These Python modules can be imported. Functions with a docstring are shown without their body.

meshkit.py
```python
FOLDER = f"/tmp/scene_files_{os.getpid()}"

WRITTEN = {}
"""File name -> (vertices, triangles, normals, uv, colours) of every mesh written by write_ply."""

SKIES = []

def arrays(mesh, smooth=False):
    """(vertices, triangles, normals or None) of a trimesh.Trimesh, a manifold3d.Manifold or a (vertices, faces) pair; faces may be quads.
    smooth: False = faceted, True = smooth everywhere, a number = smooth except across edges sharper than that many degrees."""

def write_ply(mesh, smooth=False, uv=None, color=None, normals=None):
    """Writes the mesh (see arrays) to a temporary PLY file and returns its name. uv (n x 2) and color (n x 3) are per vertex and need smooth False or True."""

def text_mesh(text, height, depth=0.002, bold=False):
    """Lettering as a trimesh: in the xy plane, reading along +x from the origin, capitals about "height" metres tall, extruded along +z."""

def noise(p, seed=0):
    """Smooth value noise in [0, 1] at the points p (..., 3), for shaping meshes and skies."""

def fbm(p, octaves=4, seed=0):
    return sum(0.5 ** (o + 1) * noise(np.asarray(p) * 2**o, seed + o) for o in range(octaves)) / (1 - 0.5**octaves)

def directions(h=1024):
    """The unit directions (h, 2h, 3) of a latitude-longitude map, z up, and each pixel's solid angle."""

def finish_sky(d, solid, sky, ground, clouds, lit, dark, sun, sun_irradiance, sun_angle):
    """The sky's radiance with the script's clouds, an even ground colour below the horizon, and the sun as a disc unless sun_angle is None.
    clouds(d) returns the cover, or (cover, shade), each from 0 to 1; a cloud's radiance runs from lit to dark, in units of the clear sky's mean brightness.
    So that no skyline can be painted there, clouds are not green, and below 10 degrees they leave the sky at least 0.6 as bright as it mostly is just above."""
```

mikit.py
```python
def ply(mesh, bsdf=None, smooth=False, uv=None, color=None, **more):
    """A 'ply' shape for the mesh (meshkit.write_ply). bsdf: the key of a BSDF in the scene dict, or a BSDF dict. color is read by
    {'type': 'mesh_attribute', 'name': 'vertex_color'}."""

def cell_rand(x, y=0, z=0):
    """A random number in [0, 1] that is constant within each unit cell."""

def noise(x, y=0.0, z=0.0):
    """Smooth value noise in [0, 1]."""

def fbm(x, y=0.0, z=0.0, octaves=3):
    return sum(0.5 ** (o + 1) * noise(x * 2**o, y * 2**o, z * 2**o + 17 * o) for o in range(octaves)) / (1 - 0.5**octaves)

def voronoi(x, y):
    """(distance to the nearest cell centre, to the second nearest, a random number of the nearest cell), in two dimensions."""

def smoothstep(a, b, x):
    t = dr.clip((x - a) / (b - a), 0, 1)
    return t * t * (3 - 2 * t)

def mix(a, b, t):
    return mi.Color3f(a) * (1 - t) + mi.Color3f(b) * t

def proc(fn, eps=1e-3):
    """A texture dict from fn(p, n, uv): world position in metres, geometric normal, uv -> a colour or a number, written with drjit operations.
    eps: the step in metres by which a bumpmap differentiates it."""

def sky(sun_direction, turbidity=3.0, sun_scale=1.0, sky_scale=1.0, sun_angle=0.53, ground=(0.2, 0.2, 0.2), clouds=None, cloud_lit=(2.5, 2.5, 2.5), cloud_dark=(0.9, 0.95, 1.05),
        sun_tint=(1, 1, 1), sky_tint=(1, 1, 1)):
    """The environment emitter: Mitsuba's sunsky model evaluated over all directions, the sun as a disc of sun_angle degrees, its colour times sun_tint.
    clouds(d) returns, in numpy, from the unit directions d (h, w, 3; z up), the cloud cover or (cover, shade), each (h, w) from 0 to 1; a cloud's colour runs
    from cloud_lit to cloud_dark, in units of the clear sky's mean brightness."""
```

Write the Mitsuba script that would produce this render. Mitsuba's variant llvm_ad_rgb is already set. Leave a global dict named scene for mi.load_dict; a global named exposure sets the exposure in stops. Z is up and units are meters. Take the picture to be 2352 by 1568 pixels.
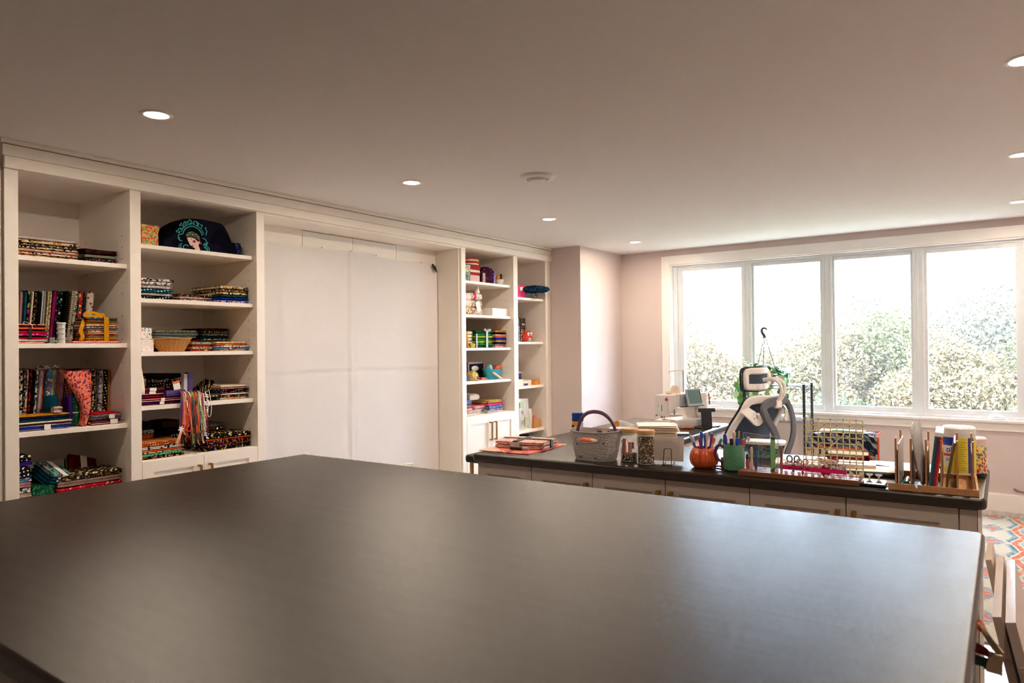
import math, random
import numpy as np, trimesh, drjit as dr, mitsuba as mi, mikit, meshkit
from mikit import noise, fbm, voronoi, cell_rand, smoothstep, mix

T = mi.ScalarTransform4f
scene, labels = {}, {}
PI = math.pi
V = np.array

# ------------------------------------------------------------------ camera, sky, lamps' strength, exposure
exposure = 0.06
CAM = V([3.933, 0.0, 1.411])
_yaw, _pitch, _roll = 0.62177, 0.00809, -0.01018
_fw = V([-math.sin(_yaw) * math.cos(_pitch), math.cos(_yaw) * math.cos(_pitch), math.sin(_pitch)])
_r = np.cross(_fw, [0, 0, 1]); _r /= np.linalg.norm(_r)
_up = -_r * math.sin(_roll) + np.cross(_r, _fw) * math.cos(_roll)
scene['camera'] = {'type': 'thinlens', 'fov': math.degrees(2 * math.atan(1176 / 1602.8)), 'fov_axis': 'x', 'near_clip': 0.05, 'far_clip': 200.0,
                   'aperture_radius': 0.0022, 'focus_distance': 3.6,
                   'to_world': T().look_at(origin=CAM.tolist(), target=(CAM + _fw).tolist(), up=_up.tolist())}
def _overcast(d):
    return np.ones(d.shape[:2]), 0.10 + 0.25 * meshkit.fbm(d * 2.2, 3, 5)
SKY = 220.0
scene['sky'] = mikit.sky((0.3, -0.6, 0.74), turbidity=4.0, sun_scale=0.0, sky_scale=1.0, ground=(0.30, 0.30, 0.28), clouds=_overcast,
                         cloud_lit=(SKY * .81, SKY, SKY * 1.24), cloud_dark=(SKY * .66, SKY * .82, SKY * 1.02))
LAMP = (640.0, 532.0, 415.0)     # radiance of the recessed lamps' lenses, warm white

# ------------------------------------------------------------------ helpers: colours, materials
def S(r, g, b):
    c = V([r, g, b], float) / 255
    return np.where(c < 0.04045, c / 12.92, ((c + 0.055) / 1.055) ** 2.4).round(4).tolist()
_mats = {}
def mat(name, rgb, rough=0.5, **k):
    """A plain principled material under the key 'm_<name>'."""
    key = 'm_' + name
    if key not in scene:
        tex = rgb if isinstance(rgb, dict) else {'type': 'rgb', 'value': S(*rgb)}
        scene[key] = {'type': 'twosided', 'bsdf': {'type': 'principled', 'base_color': tex, 'roughness': rough, **k}}
    return key
def matte(name, rgb):
    key = 'm_' + name
    if key not in scene:
        tex = rgb if isinstance(rgb, dict) else {'type': 'rgb', 'value': S(*rgb)}
        scene[key] = {'type': 'twosided', 'bsdf': {'type': 'diffuse', 'reflectance': tex}}
    return key
def numbered(name, has):
    if not has(name): return name
    i = 1
    while has(f'{name}_{i:03d}'): i += 1
    return f'{name}_{i:03d}'
_things = set()
def thing(name, label, cat, group=None):
    key = numbered(name, lambda k: k in _things); _things.add(key)
    labels[key] = {'label': label, 'category': cat}
    if group: labels[key]['group'] = group
    return key
def part(parent, name, mesh, m, smooth=False, label=None, kind=None, **more):
    key = numbered(parent + '__' + name, lambda k: k in scene)
    scene[key] = mikit.ply(mesh, m, smooth=smooth, **more)
    if label or kind:
        labels[key] = {}
        if label: labels[key]['label'] = label
        if kind: labels[key]['kind'] = kind
    return key
def single(name, mesh, m, label, cat, group=None, smooth=False, **more):
    key = thing(name, label, cat, group)
    scene[key] = mikit.ply(mesh, m, smooth=smooth, **more)
    return key
def struct(name, mesh, m, label=None, smooth=False):
    _things.add(name)
    if mesh is not None: scene[name] = mikit.ply(mesh, m, smooth=smooth)
    labels[name] = {'kind': 'structure'}
    if label: labels[name]['label'] = label
    return name

# ------------------------------------------------------------------ helpers: meshes
def cat(*ms):
    return trimesh.util.concatenate([m for m in ms])
def box(x0, x1, y0, y1, z0, z1, c=0.0):
    """Axis-aligned box, its edges chamfered by c."""
    if c <= 0:
        m = trimesh.creation.box([abs(x1 - x0), abs(y1 - y0), abs(z1 - z0)])
    else:
        hx, hy, hz = abs(x1 - x0) / 2, abs(y1 - y0) / 2, abs(z1 - z0) / 2
        c = min(c, .9 * hx, .9 * hy, .9 * hz)
        p = [(sx * (hx - c * (k != 0)), sy * (hy - c * (k != 1)), sz * (hz - c * (k != 2))) for sx in (-1, 1) for sy in (-1, 1) for sz in (-1, 1) for k in range(3)]
        m = trimesh.convex.convex_hull(V(p))
    m.apply_translation([(x0 + x1) / 2, (y0 + y1) / 2, (z0 + z1) / 2])
    return m
def move(m, loc=(0, 0, 0), rz=0.0, rx=0.0, ry=0.0):
    """Copy of m turned about x, y, z (radians) and moved."""
    m = m.copy()
    R = trimesh.transformations.euler_matrix(rx, ry, rz)
    R[:3, 3] = loc
    m.apply_transform(R)
    return m
def grid_faces(n, m, wrap_n=False, wrap_m=False):
    i, j = np.meshgrid(np.arange(n - (not wrap_n)), np.arange(m - (not wrap_m)), indexing='ij')
    i2, j2 = (i + 1) % n, (j + 1) % m
    q = np.stack([i * m + j, i2 * m + j, i2 * m + j2, i * m + j2], -1).reshape(-1, 4)
    return np.vstack([q[:, [0, 1, 2]], q[:, [0, 2, 3]]])
def tm(v, f):
    return trimesh.Trimesh(np.asarray(v, float), np.asarray(f), process=False)
def lathe(prof, n=32, loc=(0, 0, 0), sx=1.0, sy=1.0):
    """Profile [(r, z), ...] turned about z (outside on the right when z grows)."""
    prof = V(prof, float)
    a = np.arange(n) * 2 * PI / n
    v = np.stack([prof[:, 0][:, None] * np.cos(a) * sx, prof[:, 0][:, None] * np.sin(a) * sy, np.repeat(prof[:, 1][:, None], n, 1)], -1).reshape(-1, 3)
    m = tm(v + V(loc), grid_faces(len(prof), n, False, True)[:, ::-1])
    return m
def smooth_path(p, n=40):
    """Catmull-Rom through the points."""
    p = V(p, float)
    q = np.vstack([2 * p[0] - p[1], p, 2 * p[-1] - p[-2]])
    t = np.linspace(0, len(p) - 1 - 1e-9, n)
    i = t.astype(int); u = (t - i)[:, None]
    a, b, c, d = q[i], q[i + 1], q[i + 2], q[i + 3]
    return 0.5 * (2 * b + (c - a) * u + (2 * a - 5 * b + 4 * c - d) * u ** 2 + (3 * b - a - 3 * c + d) * u ** 3)
def frames(p, ref=(0, 0, 1)):
    t = np.gradient(p, axis=0); t /= np.linalg.norm(t, axis=1, keepdims=True) + 1e-12
    ref = np.broadcast_to(V(ref, float), p.shape)
    s = np.cross(ref, t); L = np.linalg.norm(s, axis=1, keepdims=True)
    s = np.where(L < 1e-3, np.cross([1.0, 0.1, 0], t), s); s /= np.linalg.norm(s, axis=1, keepdims=True) + 1e-12
    return t, s, np.cross(t, s)
def sweep(p, sect, ref=(0, 0, 1), closed=False, scale=None):
    """Section [(a, b), ...] (a along ref x tangent, b along the other) swept along the points p; capped unless closed."""
    p = V(p, float); sect = V(sect, float)
    if closed:
        t = np.roll(p, -1, 0) - np.roll(p, 1, 0); t /= np.linalg.norm(t, axis=1, keepdims=True)
        s = np.cross(np.broadcast_to(V(ref, float), p.shape), t); s /= np.linalg.norm(s, axis=1, keepdims=True) + 1e-9
        b = np.cross(t, s)
    else:
        t, s, b = frames(p, ref)
    k = np.ones(len(p)) if scale is None else np.broadcast_to(scale, (len(p),))
    v = p[:, None] + k[:, None, None] * (sect[None, :, :1] * s[:, None] + sect[None, :, 1:] * b[:, None])
    n, m = len(p), len(sect)
    f = grid_faces(n, m, closed, True)
    v = v.reshape(-1, 3)
    if not closed:
        v = np.vstack([v, p[0], p[-1]])
        j = np.arange(m); jn = (j + 1) % m
        f = np.vstack([f, np.stack([j * 0 + n * m, j, jn], 1), np.stack([j * 0 + n * m + 1, (n - 1) * m + jn, (n - 1) * m + j], 1)])
    out = tm(v, f)
    return out
def circ(r, n=8, ry=None):
    a = np.arange(n) * 2 * PI / n
    return np.stack([r * np.cos(a), (ry or r) * np.sin(a)], 1)
def rect(w, h, c=0.0):
    if c <= 0: return V([(-w / 2, -h / 2), (w / 2, -h / 2), (w / 2, h / 2), (-w / 2, h / 2)])
    x, y = w / 2, h / 2
    return V([(-x + c, -y), (x - c, -y), (x, -y + c), (x, y - c), (x - c, y), (-x + c, y), (-x, y - c), (-x, -y + c)])
def tube(p, r, n=8, ref=(0, 0, 1), closed=False):
    return sweep(p, circ(1.0 if not np.isscalar(r) else r, n), ref, closed, None if np.isscalar(r) else r)
def rod(a, b, r, n=8):
    a, b = V(a, float), V(b, float)
    d = b - a
    return sweep([a, (a + b) / 2, b], circ(r, n), (0, 0, 1) if abs(d[2]) < .9 * np.linalg.norm(d) else (1, 0, 0))
def poly(points, h, z0=0.0):
    """Polygon (x, y) extruded upwards from z0."""
    from shapely import Polygon
    m = trimesh.creation.extrude_polygon(Polygon(points), h, engine='earcut')
    m.apply_translation([0, 0, z0])
    return m
def rpoly(x0, x1, y0, y1, r, n=5):
    out = []
    for cx, cy, a0 in ((x1 - r, y1 - r, 0), (x0 + r, y1 - r, 1), (x0 + r, y0 + r, 2), (x1 - r, y0 + r, 3)):
        for k in range(n + 1):
            a = (a0 + k / n) * PI / 2
            out.append((cx + r * math.cos(a), cy + r * math.sin(a)))
    return out
def loft(rings, closed_ends=True):
    """Rings (k, m, 3) joined into a surface."""
    r = V(rings, float); n, m = r.shape[:2]
    v = r.reshape(-1, 3); f = grid_faces(n, m, False, True)
    if closed_ends:
        v = np.vstack([v, r[0].mean(0), r[-1].mean(0)]); j = np.arange(m); jn = (j + 1) % m
        f = np.vstack([f, np.stack([j * 0 + n * m, jn, j], 1), np.stack([j * 0 + n * m + 1, (n - 1) * m + j, (n - 1) * m + jn], 1)])
    return tm(v, f)

# ------------------------------------------------------------------ surfaces
def wall_paint(rgb, k=0.012):
    c = S(*rgb)
    return mikit.proc(lambda p, n, uv: mi.Color3f(c) * (1 - k + 2 * k * noise(p.x * 90, p.y * 90, p.z * 90)))
matte('wall', wall_paint((206, 190, 184)))
matte('ceiling', wall_paint((234, 229, 225), .02))
mat('trim', (240, 236, 232), .38, specular=.4)
mat('case', (236, 229, 220), .42, specular=.4)
mat('vinyl', (222, 227, 232), .35, specular=.5)
mat('greige', (172, 160, 152), .4, specular=.4)
def laminate(p, n, uv):
    g = fbm(p.x * 5.0, p.y * 70, p.z * 60, 3)
    return mix(S(24, 15, 9), S(38, 26, 17), g)
scene['m_laminate'] = {'type': 'twosided', 'bsdf': {'type': 'roughplastic', 'distribution': 'beckmann', 'alpha': .19, 'int_ior': 1.62, 'diffuse_reflectance': mikit.proc(laminate)}}
mat('brass', (150, 112, 62), .32, metallic=.9)
mat('black_metal', (20, 20, 22), .4, specular=.5)
mat('steel', (150, 152, 155), .25, metallic=1.0)
scene['m_sleeve'] = {'type': 'principledthin', 'base_color': {'type': 'rgb', 'value': [.82, .81, .80]}, 'roughness': .22, 'spec_trans': .55, 'diff_trans': .7, 'eta': 1.45}
scene['m_glass'] = {'type': 'thindielectric'}
def planks(p, n, uv):
    row = dr.floor(p.x / .18)
    g = fbm(p.x * 40 + row * 7, p.y * 2.5, row, 3)
    e = smoothstep(0.0, .012, dr.minimum(p.x / .18 - row, 1 - (p.x / .18 - row)))
    return mix(S(110, 98, 90), S(186, 178, 172), g * .8 + .2 * cell_rand(row, dr.floor(p.y / 1.2 + .37 * row))) * (.55 + .45 * e)
mat('floor', mikit.proc(planks), .35, specular=.5)

# ------------------------------------------------------------------ the room
H, YW, YB, XB, XR, YK = 2.44, 7.1226, 6.1975, 0.358, 4.9, -5.6
struct('floor', box(-.75, XR + .1, YK - .1, YW + .12, -.1, 0), 'm_floor')
struct('ceiling', box(-.75, XR + .1, YK - .1, YW + .12, H, H + .1), 'm_ceiling')
struct('wall_left', box(-.75, -.65, YK, YW, 0, H), 'm_wall')
struct('wall_right', box(XR, XR + .1, YK, YW, 0, H), 'm_wall')
struct('wall_back', box(-.75, XR + .1, YK - .1, YK, 0, H), 'm_wall')
struct('wall_corner', box(-.65, XB, YB, YW, 0, H), 'm_wall')
WX0, WX1, WZ0, WZ1 = .94, 4.07, .761, 2.28
struct('wall_window', cat(box(-.75, WX0, YW, YW + .16, 0, H), box(WX1, XR + .1, YW, YW + .16, 0, H), box(WX0, WX1, YW, YW + .16, 0, WZ0), box(WX0, WX1, YW, YW + .16, WZ1, H)), 'm_wall')
struct('baseboard_window', cat(box(XB, XR, YW - .014, YW, 0, .138), box(XB, XR, YW - .009, YW, .138, .148)), 'm_trim')
struct('baseboard_right', box(XR - .014, XR, YK, YW - .014, 0, .148), 'm_trim')
struct('baseboard_corner', box(XB, XB + .014, YB, YW - .014, 0, .148), 'm_trim')
# window casing, sill and apron
TW = .094
trim = struct('trim_1', None, None, 'white casing around the window')
part(trim, 'side_casing', box(WX0 - TW, WX0, YW - .02, YW, WZ0, WZ1 + TW, .002), 'm_trim')
part(trim, 'side_casing', box(WX1, WX1 + TW, YW - .02, YW, WZ0, WZ1 + TW, .002), 'm_trim')
part(trim, 'head_casing', box(WX0, WX1, YW - .02, YW, WZ1, WZ1 + TW, .002), 'm_trim')
part(trim, 'sill', box(WX0 - TW - .01, WX1 + TW + .01, YW - .045, YW + .1, WZ0 - .022, WZ0, .003), 'm_trim')
part(trim, 'apron', box(WX0 - TW, WX1 + TW, YW - .018, YW, .667, WZ0 - .022, .002), 'm_trim')
part(trim, 'jamb', cat(box(WX0, WX0 + .012, YW, YW + .14, WZ0, WZ1), box(WX1 - .012, WX1, YW, YW + .14, WZ0, WZ1), box(WX0 + .012, WX1 - .012, YW, YW + .14, WZ1 - .012, WZ1)), 'm_trim')
# four sashes: outer frame, sash frame, glass bead, pane
YG = YW + .09
edges = [.952, 1.741, 2.5, 3.258, 4.058]
glass = [(1.062, 1.684), (1.81, 2.436), (2.566, 3.196), (3.326, 3.962)]
GZ0, GZ1 = .828, 2.208
def ring_frame(x0, x1, z0, z1, a0, a1, b0, b1, y0, y1):
    O = [(x0, z0), (x1, z0), (x1, z1), (x0, z1)]; I = [(a0, b0), (a1, b0), (a1, b1), (a0, b1)]
    v = [(x, y, z) for y in (y0, y1) for r in (O, I) for x, z in r]
    f = []
    for k in range(4):
        n = (k + 1) % 4
        f += [(k, n, 4 + n, 4 + k), (8 + k, 12 + k, 12 + n, 8 + n), (k, 8 + k, 8 + n, n), (4 + k, 4 + n, 12 + n, 12 + k)]
    m = tm(*meshkit.arrays((v, f))[:2]); trimesh.repair.fix_normals(m)
    return m
def frame4(x0, x1, z0, z1, a0, a1, b0, b1, y0, y1, c=.002):
    """Rectangular frame: outer x0..x1, z0..z1, inner a0..a1, b0..b1."""
    return ring_frame(x0, x1, z0, z1, a0, a1, b0, b1, y0, y1)
for i in range(4):
    w = struct(f'window_{i + 1}', None, None, ['leftmost pane of the window, a casement', 'second pane from the left', 'third pane from the left', 'rightmost pane of the window, a casement'][i])
    x0, x1 = edges[i], edges[i + 1]
    g0, g1 = glass[i]
    z0, z1 = WZ0 + .001, WZ1 - .013
    part(w, 'outer_frame', frame4(x0, x1, z0, z1, x0 + .045, x1 - .045, z0 + .022, z1 - .022, YG - .035, YG + .04), 'm_vinyl')
    part(w, 'sash', frame4(x0 + .045, x1 - .045, z0 + .022, z1 - .022, g0, g1, GZ0, GZ1, YG - .02 if i in (0, 3) else YG - .012, YG + .03), 'm_vinyl')
    part(w, 'glazing_bead', frame4(g0 - .012, g1 + .012, GZ0 - .012, GZ1 + .012, g0, g1, GZ0, GZ1, YG - .026 if i in (0, 3) else YG - .018, YG - .012, 0), 'm_vinyl')
    gv = V([(g0 - .005, YG, GZ0 - .005), (g1 + .005, YG, GZ0 - .005), (g1 + .005, YG, GZ1 + .005), (g0 - .005, YG, GZ1 + .005)])
    part(w, 'pane', tm(gv, [[0, 1, 2], [0, 2, 3]]), 'm_glass')
    if i < 3:
        part(w, 'mullion_ribs', cat(*[box(x1 - .028 + .014 * k, x1 - .020 + .014 * k, YG - .04, YG - .035, z0 + .02, z1 - .02) for k in range(5) if k != 2]), 'm_vinyl')
for x in (3.83,):
    t = thing('window_crank', 'white folded window crank on the sill below the rightmost pane', 'window crank')
    part(t, 'cover', loft([[(x + s * .075 * math.cos(a), YG - .05 - .012 * k + .0 * a, WZ0 + .0 + s * .034 * max(0, math.sin(a))) for a in np.linspace(0, PI, 13)] for k, s in ((0, .8), (1, 1), (3, 1), (4, .85))]), 'm_vinyl', 40)
    part(t, 'handle', box(x - .06, x + .05, YG - .112, YG - .096, WZ0 + .002, WZ0 + .014, .003), 'm_vinyl')

# ------------------------------------------------------------------ recessed lamps and the air vent
mat('lamp_ring', (236, 232, 228), .4)
def pot(x, y, label):
    t = thing('recessed_light', label, 'ceiling light', 'recessed ceiling lights')
    part(t, 'trim_ring', lathe([(.050, H - .0005), (.050, H - .004), (.056, H - .006), (.064, H - .004), (.067, H - .0005)], 36, (x, y, 0)), 'm_lamp_ring', 40)
    k = part(t, 'lens', lathe([(1e-4, H - .0045), (.030, H - .0045), (.0495, H - .0035)], 32, (x, y, 0)), 'm_lamp_ring', False)
    scene[k]['emitter'] = {'type': 'area', 'radiance': {'type': 'rgb', 'value': list(LAMP)}}
ROW = [1.569, 3.158, 4.74, 6.317]
NTH = [ 'fourth', 'third', 'second', 'first']
for i, y in enumerate(ROW):
    pot(.915, y, f'round recessed ceiling lamp, {NTH[i]} from the window in the row along the bookcases')
    pot(3.985, y, f'round recessed ceiling lamp, {NTH[i]} from the window in the row at the right edge')
v = thing('ceiling_vent', 'round white air vent with slotted rings on the ceiling', 'vent')
vx, vy = 1.618, 3.514
mat('vent', (226, 222, 220), .4)
part(v, 'flange', lathe([(.066, H - .010), (.070, H - .020), (.088, H - .018), (.104, H - .008), (.107, H - .0005)], 48, (vx, vy, 0)), 'm_vent', 40)
part(v, 'throat', lathe([(.04, H - .003), (.068, H - .004)], 40, (vx, vy, 0)), 'm_vent')
part(v, 'ring', lathe([(.0545, H - .012), (.0555, H - .027), (.0595, H - .027), (.0605, H - .012)], 40, (vx, vy, 0)), 'm_vent', 40)
part(v, 'cone', lathe([(1e-4, H - .036), (.03, H - .035), (.048, H - .030), (.05, H - .022), (.046, H - .016)], 40, (vx, vy, 0)), 'm_vent', 40)

# ------------------------------------------------------------------ built-in bookcases along the left wall
ST = [(1.305, 1.364), (1.894, 1.953), (2.684, 2.742), (4.734, 4.792), (5.524, 5.594), (6.095, 6.193)]
XBK, ZT = -.62, 2.300
trim2 = struct('trim_2', None, None, 'white crown moulding over the built-in bookcases')
part(trim2, 'frieze_board', box(-.004, .020, 1.300, 6.195, ZT, 2.356, .0015), 'm_case')
part(trim2, 'fascia', box(-.02, .010, 1.296, 6.195, 2.3595, 2.4155, .0015), 'm_case')
part(trim2, 'crown', box(-.02, .024, 1.285, 6.195, 2.4195, H, .002), 'm_case')
part(trim2, 'top_board', box(-.65, -.02, 1.30, 6.195, 2.32, H - .002), 'm_case')
SHELF = {1: [1.890, 1.454, 1.014, .575], 2: [2.013, 1.707, 1.405, 1.100], 3: [2.013, 1.709, 1.408, 1.103], 4: [1.906, 1.463, 1.018, .574]}
BAY = {1: (1.364, 1.894), 2: (1.953, 2.684), 3: (4.792, 5.524), 4: (5.594, 6.095)}
BNAME = {1: 'tall white open bookcase at the left end of the wall', 2: 'white bookcase with cupboard doors, left of the white sheet', 3: 'white bookcase with brass-handled doors, right of the white sheet', 4: 'narrow white bookcase beside the pink wall corner'}
mat('peg', (70, 60, 52), .6)
def shaker(x, y0, y1, z0, z1, rail=.062, t=.02, facing=1):
    """Door with a recessed panel in the plane X = x, facing +X."""
    m = ring_frame(y0, y1, z0, z1, y0 + rail, y1 - rail, z0 + rail, z1 - rail, x - t, x)
    b = ring_frame(y0 + rail - .0001, y1 - rail + .0001, z0 + rail - .0001, z1 - rail + .0001, y0 + rail + .006, y1 - rail - .006, z0 + rail + .006, z1 - rail - .006, x - t, x - .006)
    m, b = (tm(q.vertices[:, [1, 0, 2]], q.faces[:, ::-1]) for q in (m, b))
    return cat(m, b), \
        box(x - t, x - .011, y0 + rail - .002, y1 - rail + .002, z0 + rail - .002, z1 - rail + .002)
for b, (y0, y1) in BAY.items():
    t = thing('bookcase', BNAME[b], 'bookcase')
    iL, iR = {1: (0, 1), 2: (1, 2), 3: (3, 4), 4: (4, 5)}[b]
    # each unit owns its left stile; the last of a run owns its right one too
    part(t, 'stile', box(-.022, 0, *ST[iL], 0.0, ZT, .0012), 'm_case')
    if b in (2, 4): part(t, 'stile', box(-.022, 0, *ST[iR], 0.0, ZT, .0012), 'm_case')
    part(t, 'side_panel', box(XBK, -.022, y0 - .016, y0, .0, ZT + .01), 'm_case')
    part(t, 'side_panel', box(XBK, -.022, y1, y1 + (.003 if b in (1, 3) else .016), .0, ZT + .01), 'm_case')
    part(t, 'back_panel', box(XBK - .012, XBK, y0 - .016, y1 + (.003 if b in (1, 3) else .016), .0, ZT + .01), 'm_case')
    part(t, 'top_panel', box(XBK, -.004, y0, y1 - .0, ZT - .004, ZT + .014), 'm_case')
    for z in SHELF[b]:
        part(t, 'shelf', box(XBK + .002, -.032, y0 + .002, y1 - .003, z - .024, z, .0012), 'm_case')
    pegs = []
    for x in (-.09, -.53):
        for z in np.arange(.9, 2.2, .064):
            if min(abs(z - s) for s in SHELF[b]) < .17:
                pegs.append(move(trimesh.creation.cylinder(.0028, .002, sections=6), (x, y1 - .0008, z), rx=PI / 2))
    part(t, 'peg_holes', cat(*pegs), 'm_peg', kind='stuff')
    if b in (2, 3):
        zb = .793
        part(t, 'base_top', box(XBK, -.004, y0, y1, zb - .02, zb, .001), 'm_case')
        ym = (y0 + y1) / 2
        for k, (a, c) in enumerate(((y0 + .002, ym - .0015), (ym + .0015, y1 - .002))):
            fr, pn = shaker(0.0, a, c, .11, zb - .002 if b == 2 else zb - .012)
            d = part(t, 'door', cat(fr, pn), 'm_case')
            yh = (ym - .034, ym + .034)[k]
            z1 = .735 if b == 2 else .725
            hd = cat(box(0, .030, yh - .006, yh + .006, z1 - .012, z1, .001), box(0, .030, yh - .006, yh + .006, z1 - .172, z1 - .160, .001), box(.022, .034, yh - .006, yh + .006, z1 - .172, z1, .001))
            part(t, 'door__handle' if False else d.split('__', 1)[1] + '__handle', hd, 'm_brass', label='brass bar handle')
        part(t, 'plinth', box(-.06, -.05, y0, y1, 0, .105), 'm_case')
single('end_panel', box(-.65, -.022, 1.283, 1.3045, 0, 2.318), 'm_case', 'white finished end panel at the left end of the bookcases', 'panel')
# alcove between the bookcases: cupboard fronts behind the pinned sheet
t = thing('wall_cupboard', 'row of flat white cupboard fronts in the alcove behind the sheet', 'cupboard')
XC = -.285
ys = [2.759, 3.261, 3.742, 4.221, 4.717]
for k in range(4):
    part(t, 'cupboard_front', box(XC - .018, XC, ys[k] + (.0015 if k else 0), ys[k + 1] - (.0015 if k < 3 else 0), .3, 2.281 if k in (1, 2) else 2.2848, .001), 'm_case')
part(t, 'cupboard_body', box(XBK, XC - .020, 2.76, 4.716, 0, 2.284), 'm_case')
part(t, 'soffit', box(XBK, -.004, 2.742, 4.734, 2.285, ZT + .014), 'm_case')
part(t, 'side_panel', box(XC - .03, -.0225, 2.7425, 2.757, 0, 2.2845), 'm_case')
part(t, 'side_panel', box(XC - .03, -.0225, 4.719, 4.7335, 0, 2.2845), 'm_case')
part(t, 'plinth_panel', box(XC - .018, XC - .004, 2.76, 4.716, 0, .297), 'm_case')

# the pinned white sheet: two flannel widths with fold creases
matte('sheet', mikit.proc(lambda p, n, uv: mi.Color3f(S(222, 217, 216)) * (.985 + .03 * noise(p.y * 160, p.z * 160, 1))))
ny, nz = 150, 110
yy = np.linspace(2.762, 4.714, ny); tt = np.linspace(0, 1, nz)
pins = V([2.78, 3.42, 3.70, 3.97, 4.50, 4.70])
topz = np.interp(yy, [2.76, 2.93, 3.24, 3.42, 3.50, 3.69, 3.95, 3.99, 4.2, 4.45, 4.6, 4.66, 4.714], [2.147, 2.149, 2.158, 2.170, 2.163, 2.172, 2.178, 2.160, 2.152, 2.157, 2.160, 2.128, 2.085])
yg, tg = np.meshgrid(yy, tt, indexing='ij')
zg = topz[:, None] * (1 - tg) + .32 * tg
xg = XC + .016 + .004 * meshkit.fbm(np.stack([yg * 3, zg * 1.2, yg * 0], -1), 3, 4)
xg += .007 * np.exp(-((yg - 3.70) / .018) ** 2) + .004 * np.exp(-((yg - 3.755) / .03) ** 2) - .003 * np.exp(-((yg - 3.66) / .03) ** 2)
zc = 1.225 + .012 * np.sin(yg * 2.2)
xg -= .005 * np.exp(-((zg - zc) / .010) ** 2) - .003 * np.exp(-((zg - zc - .03) / .02) ** 2)
xg += .006 * np.exp(-((yg - 3.76) / .05) ** 2 - ((zg - 1.16) / .06) ** 2)
xg += .005 * np.exp(-((yg - 4.692) / .010) ** 2)
sheet = thing('design_sheet', 'large white cotton sheet pinned flat over the alcove cupboards', 'sheet')
part(sheet, 'cloth', tm(np.stack([xg, yg, zg], -1).reshape(-1, 3), grid_faces(ny, nz)), 'm_sheet', True)
for y in pins[:-1]:
    z = np.interp(y, yy, topz)
    part(sheet, 'pin', rod((XC + .001, y, z - .004), (XC + .03, y, z + .004), .003, 6), 'm_steel')
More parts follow.
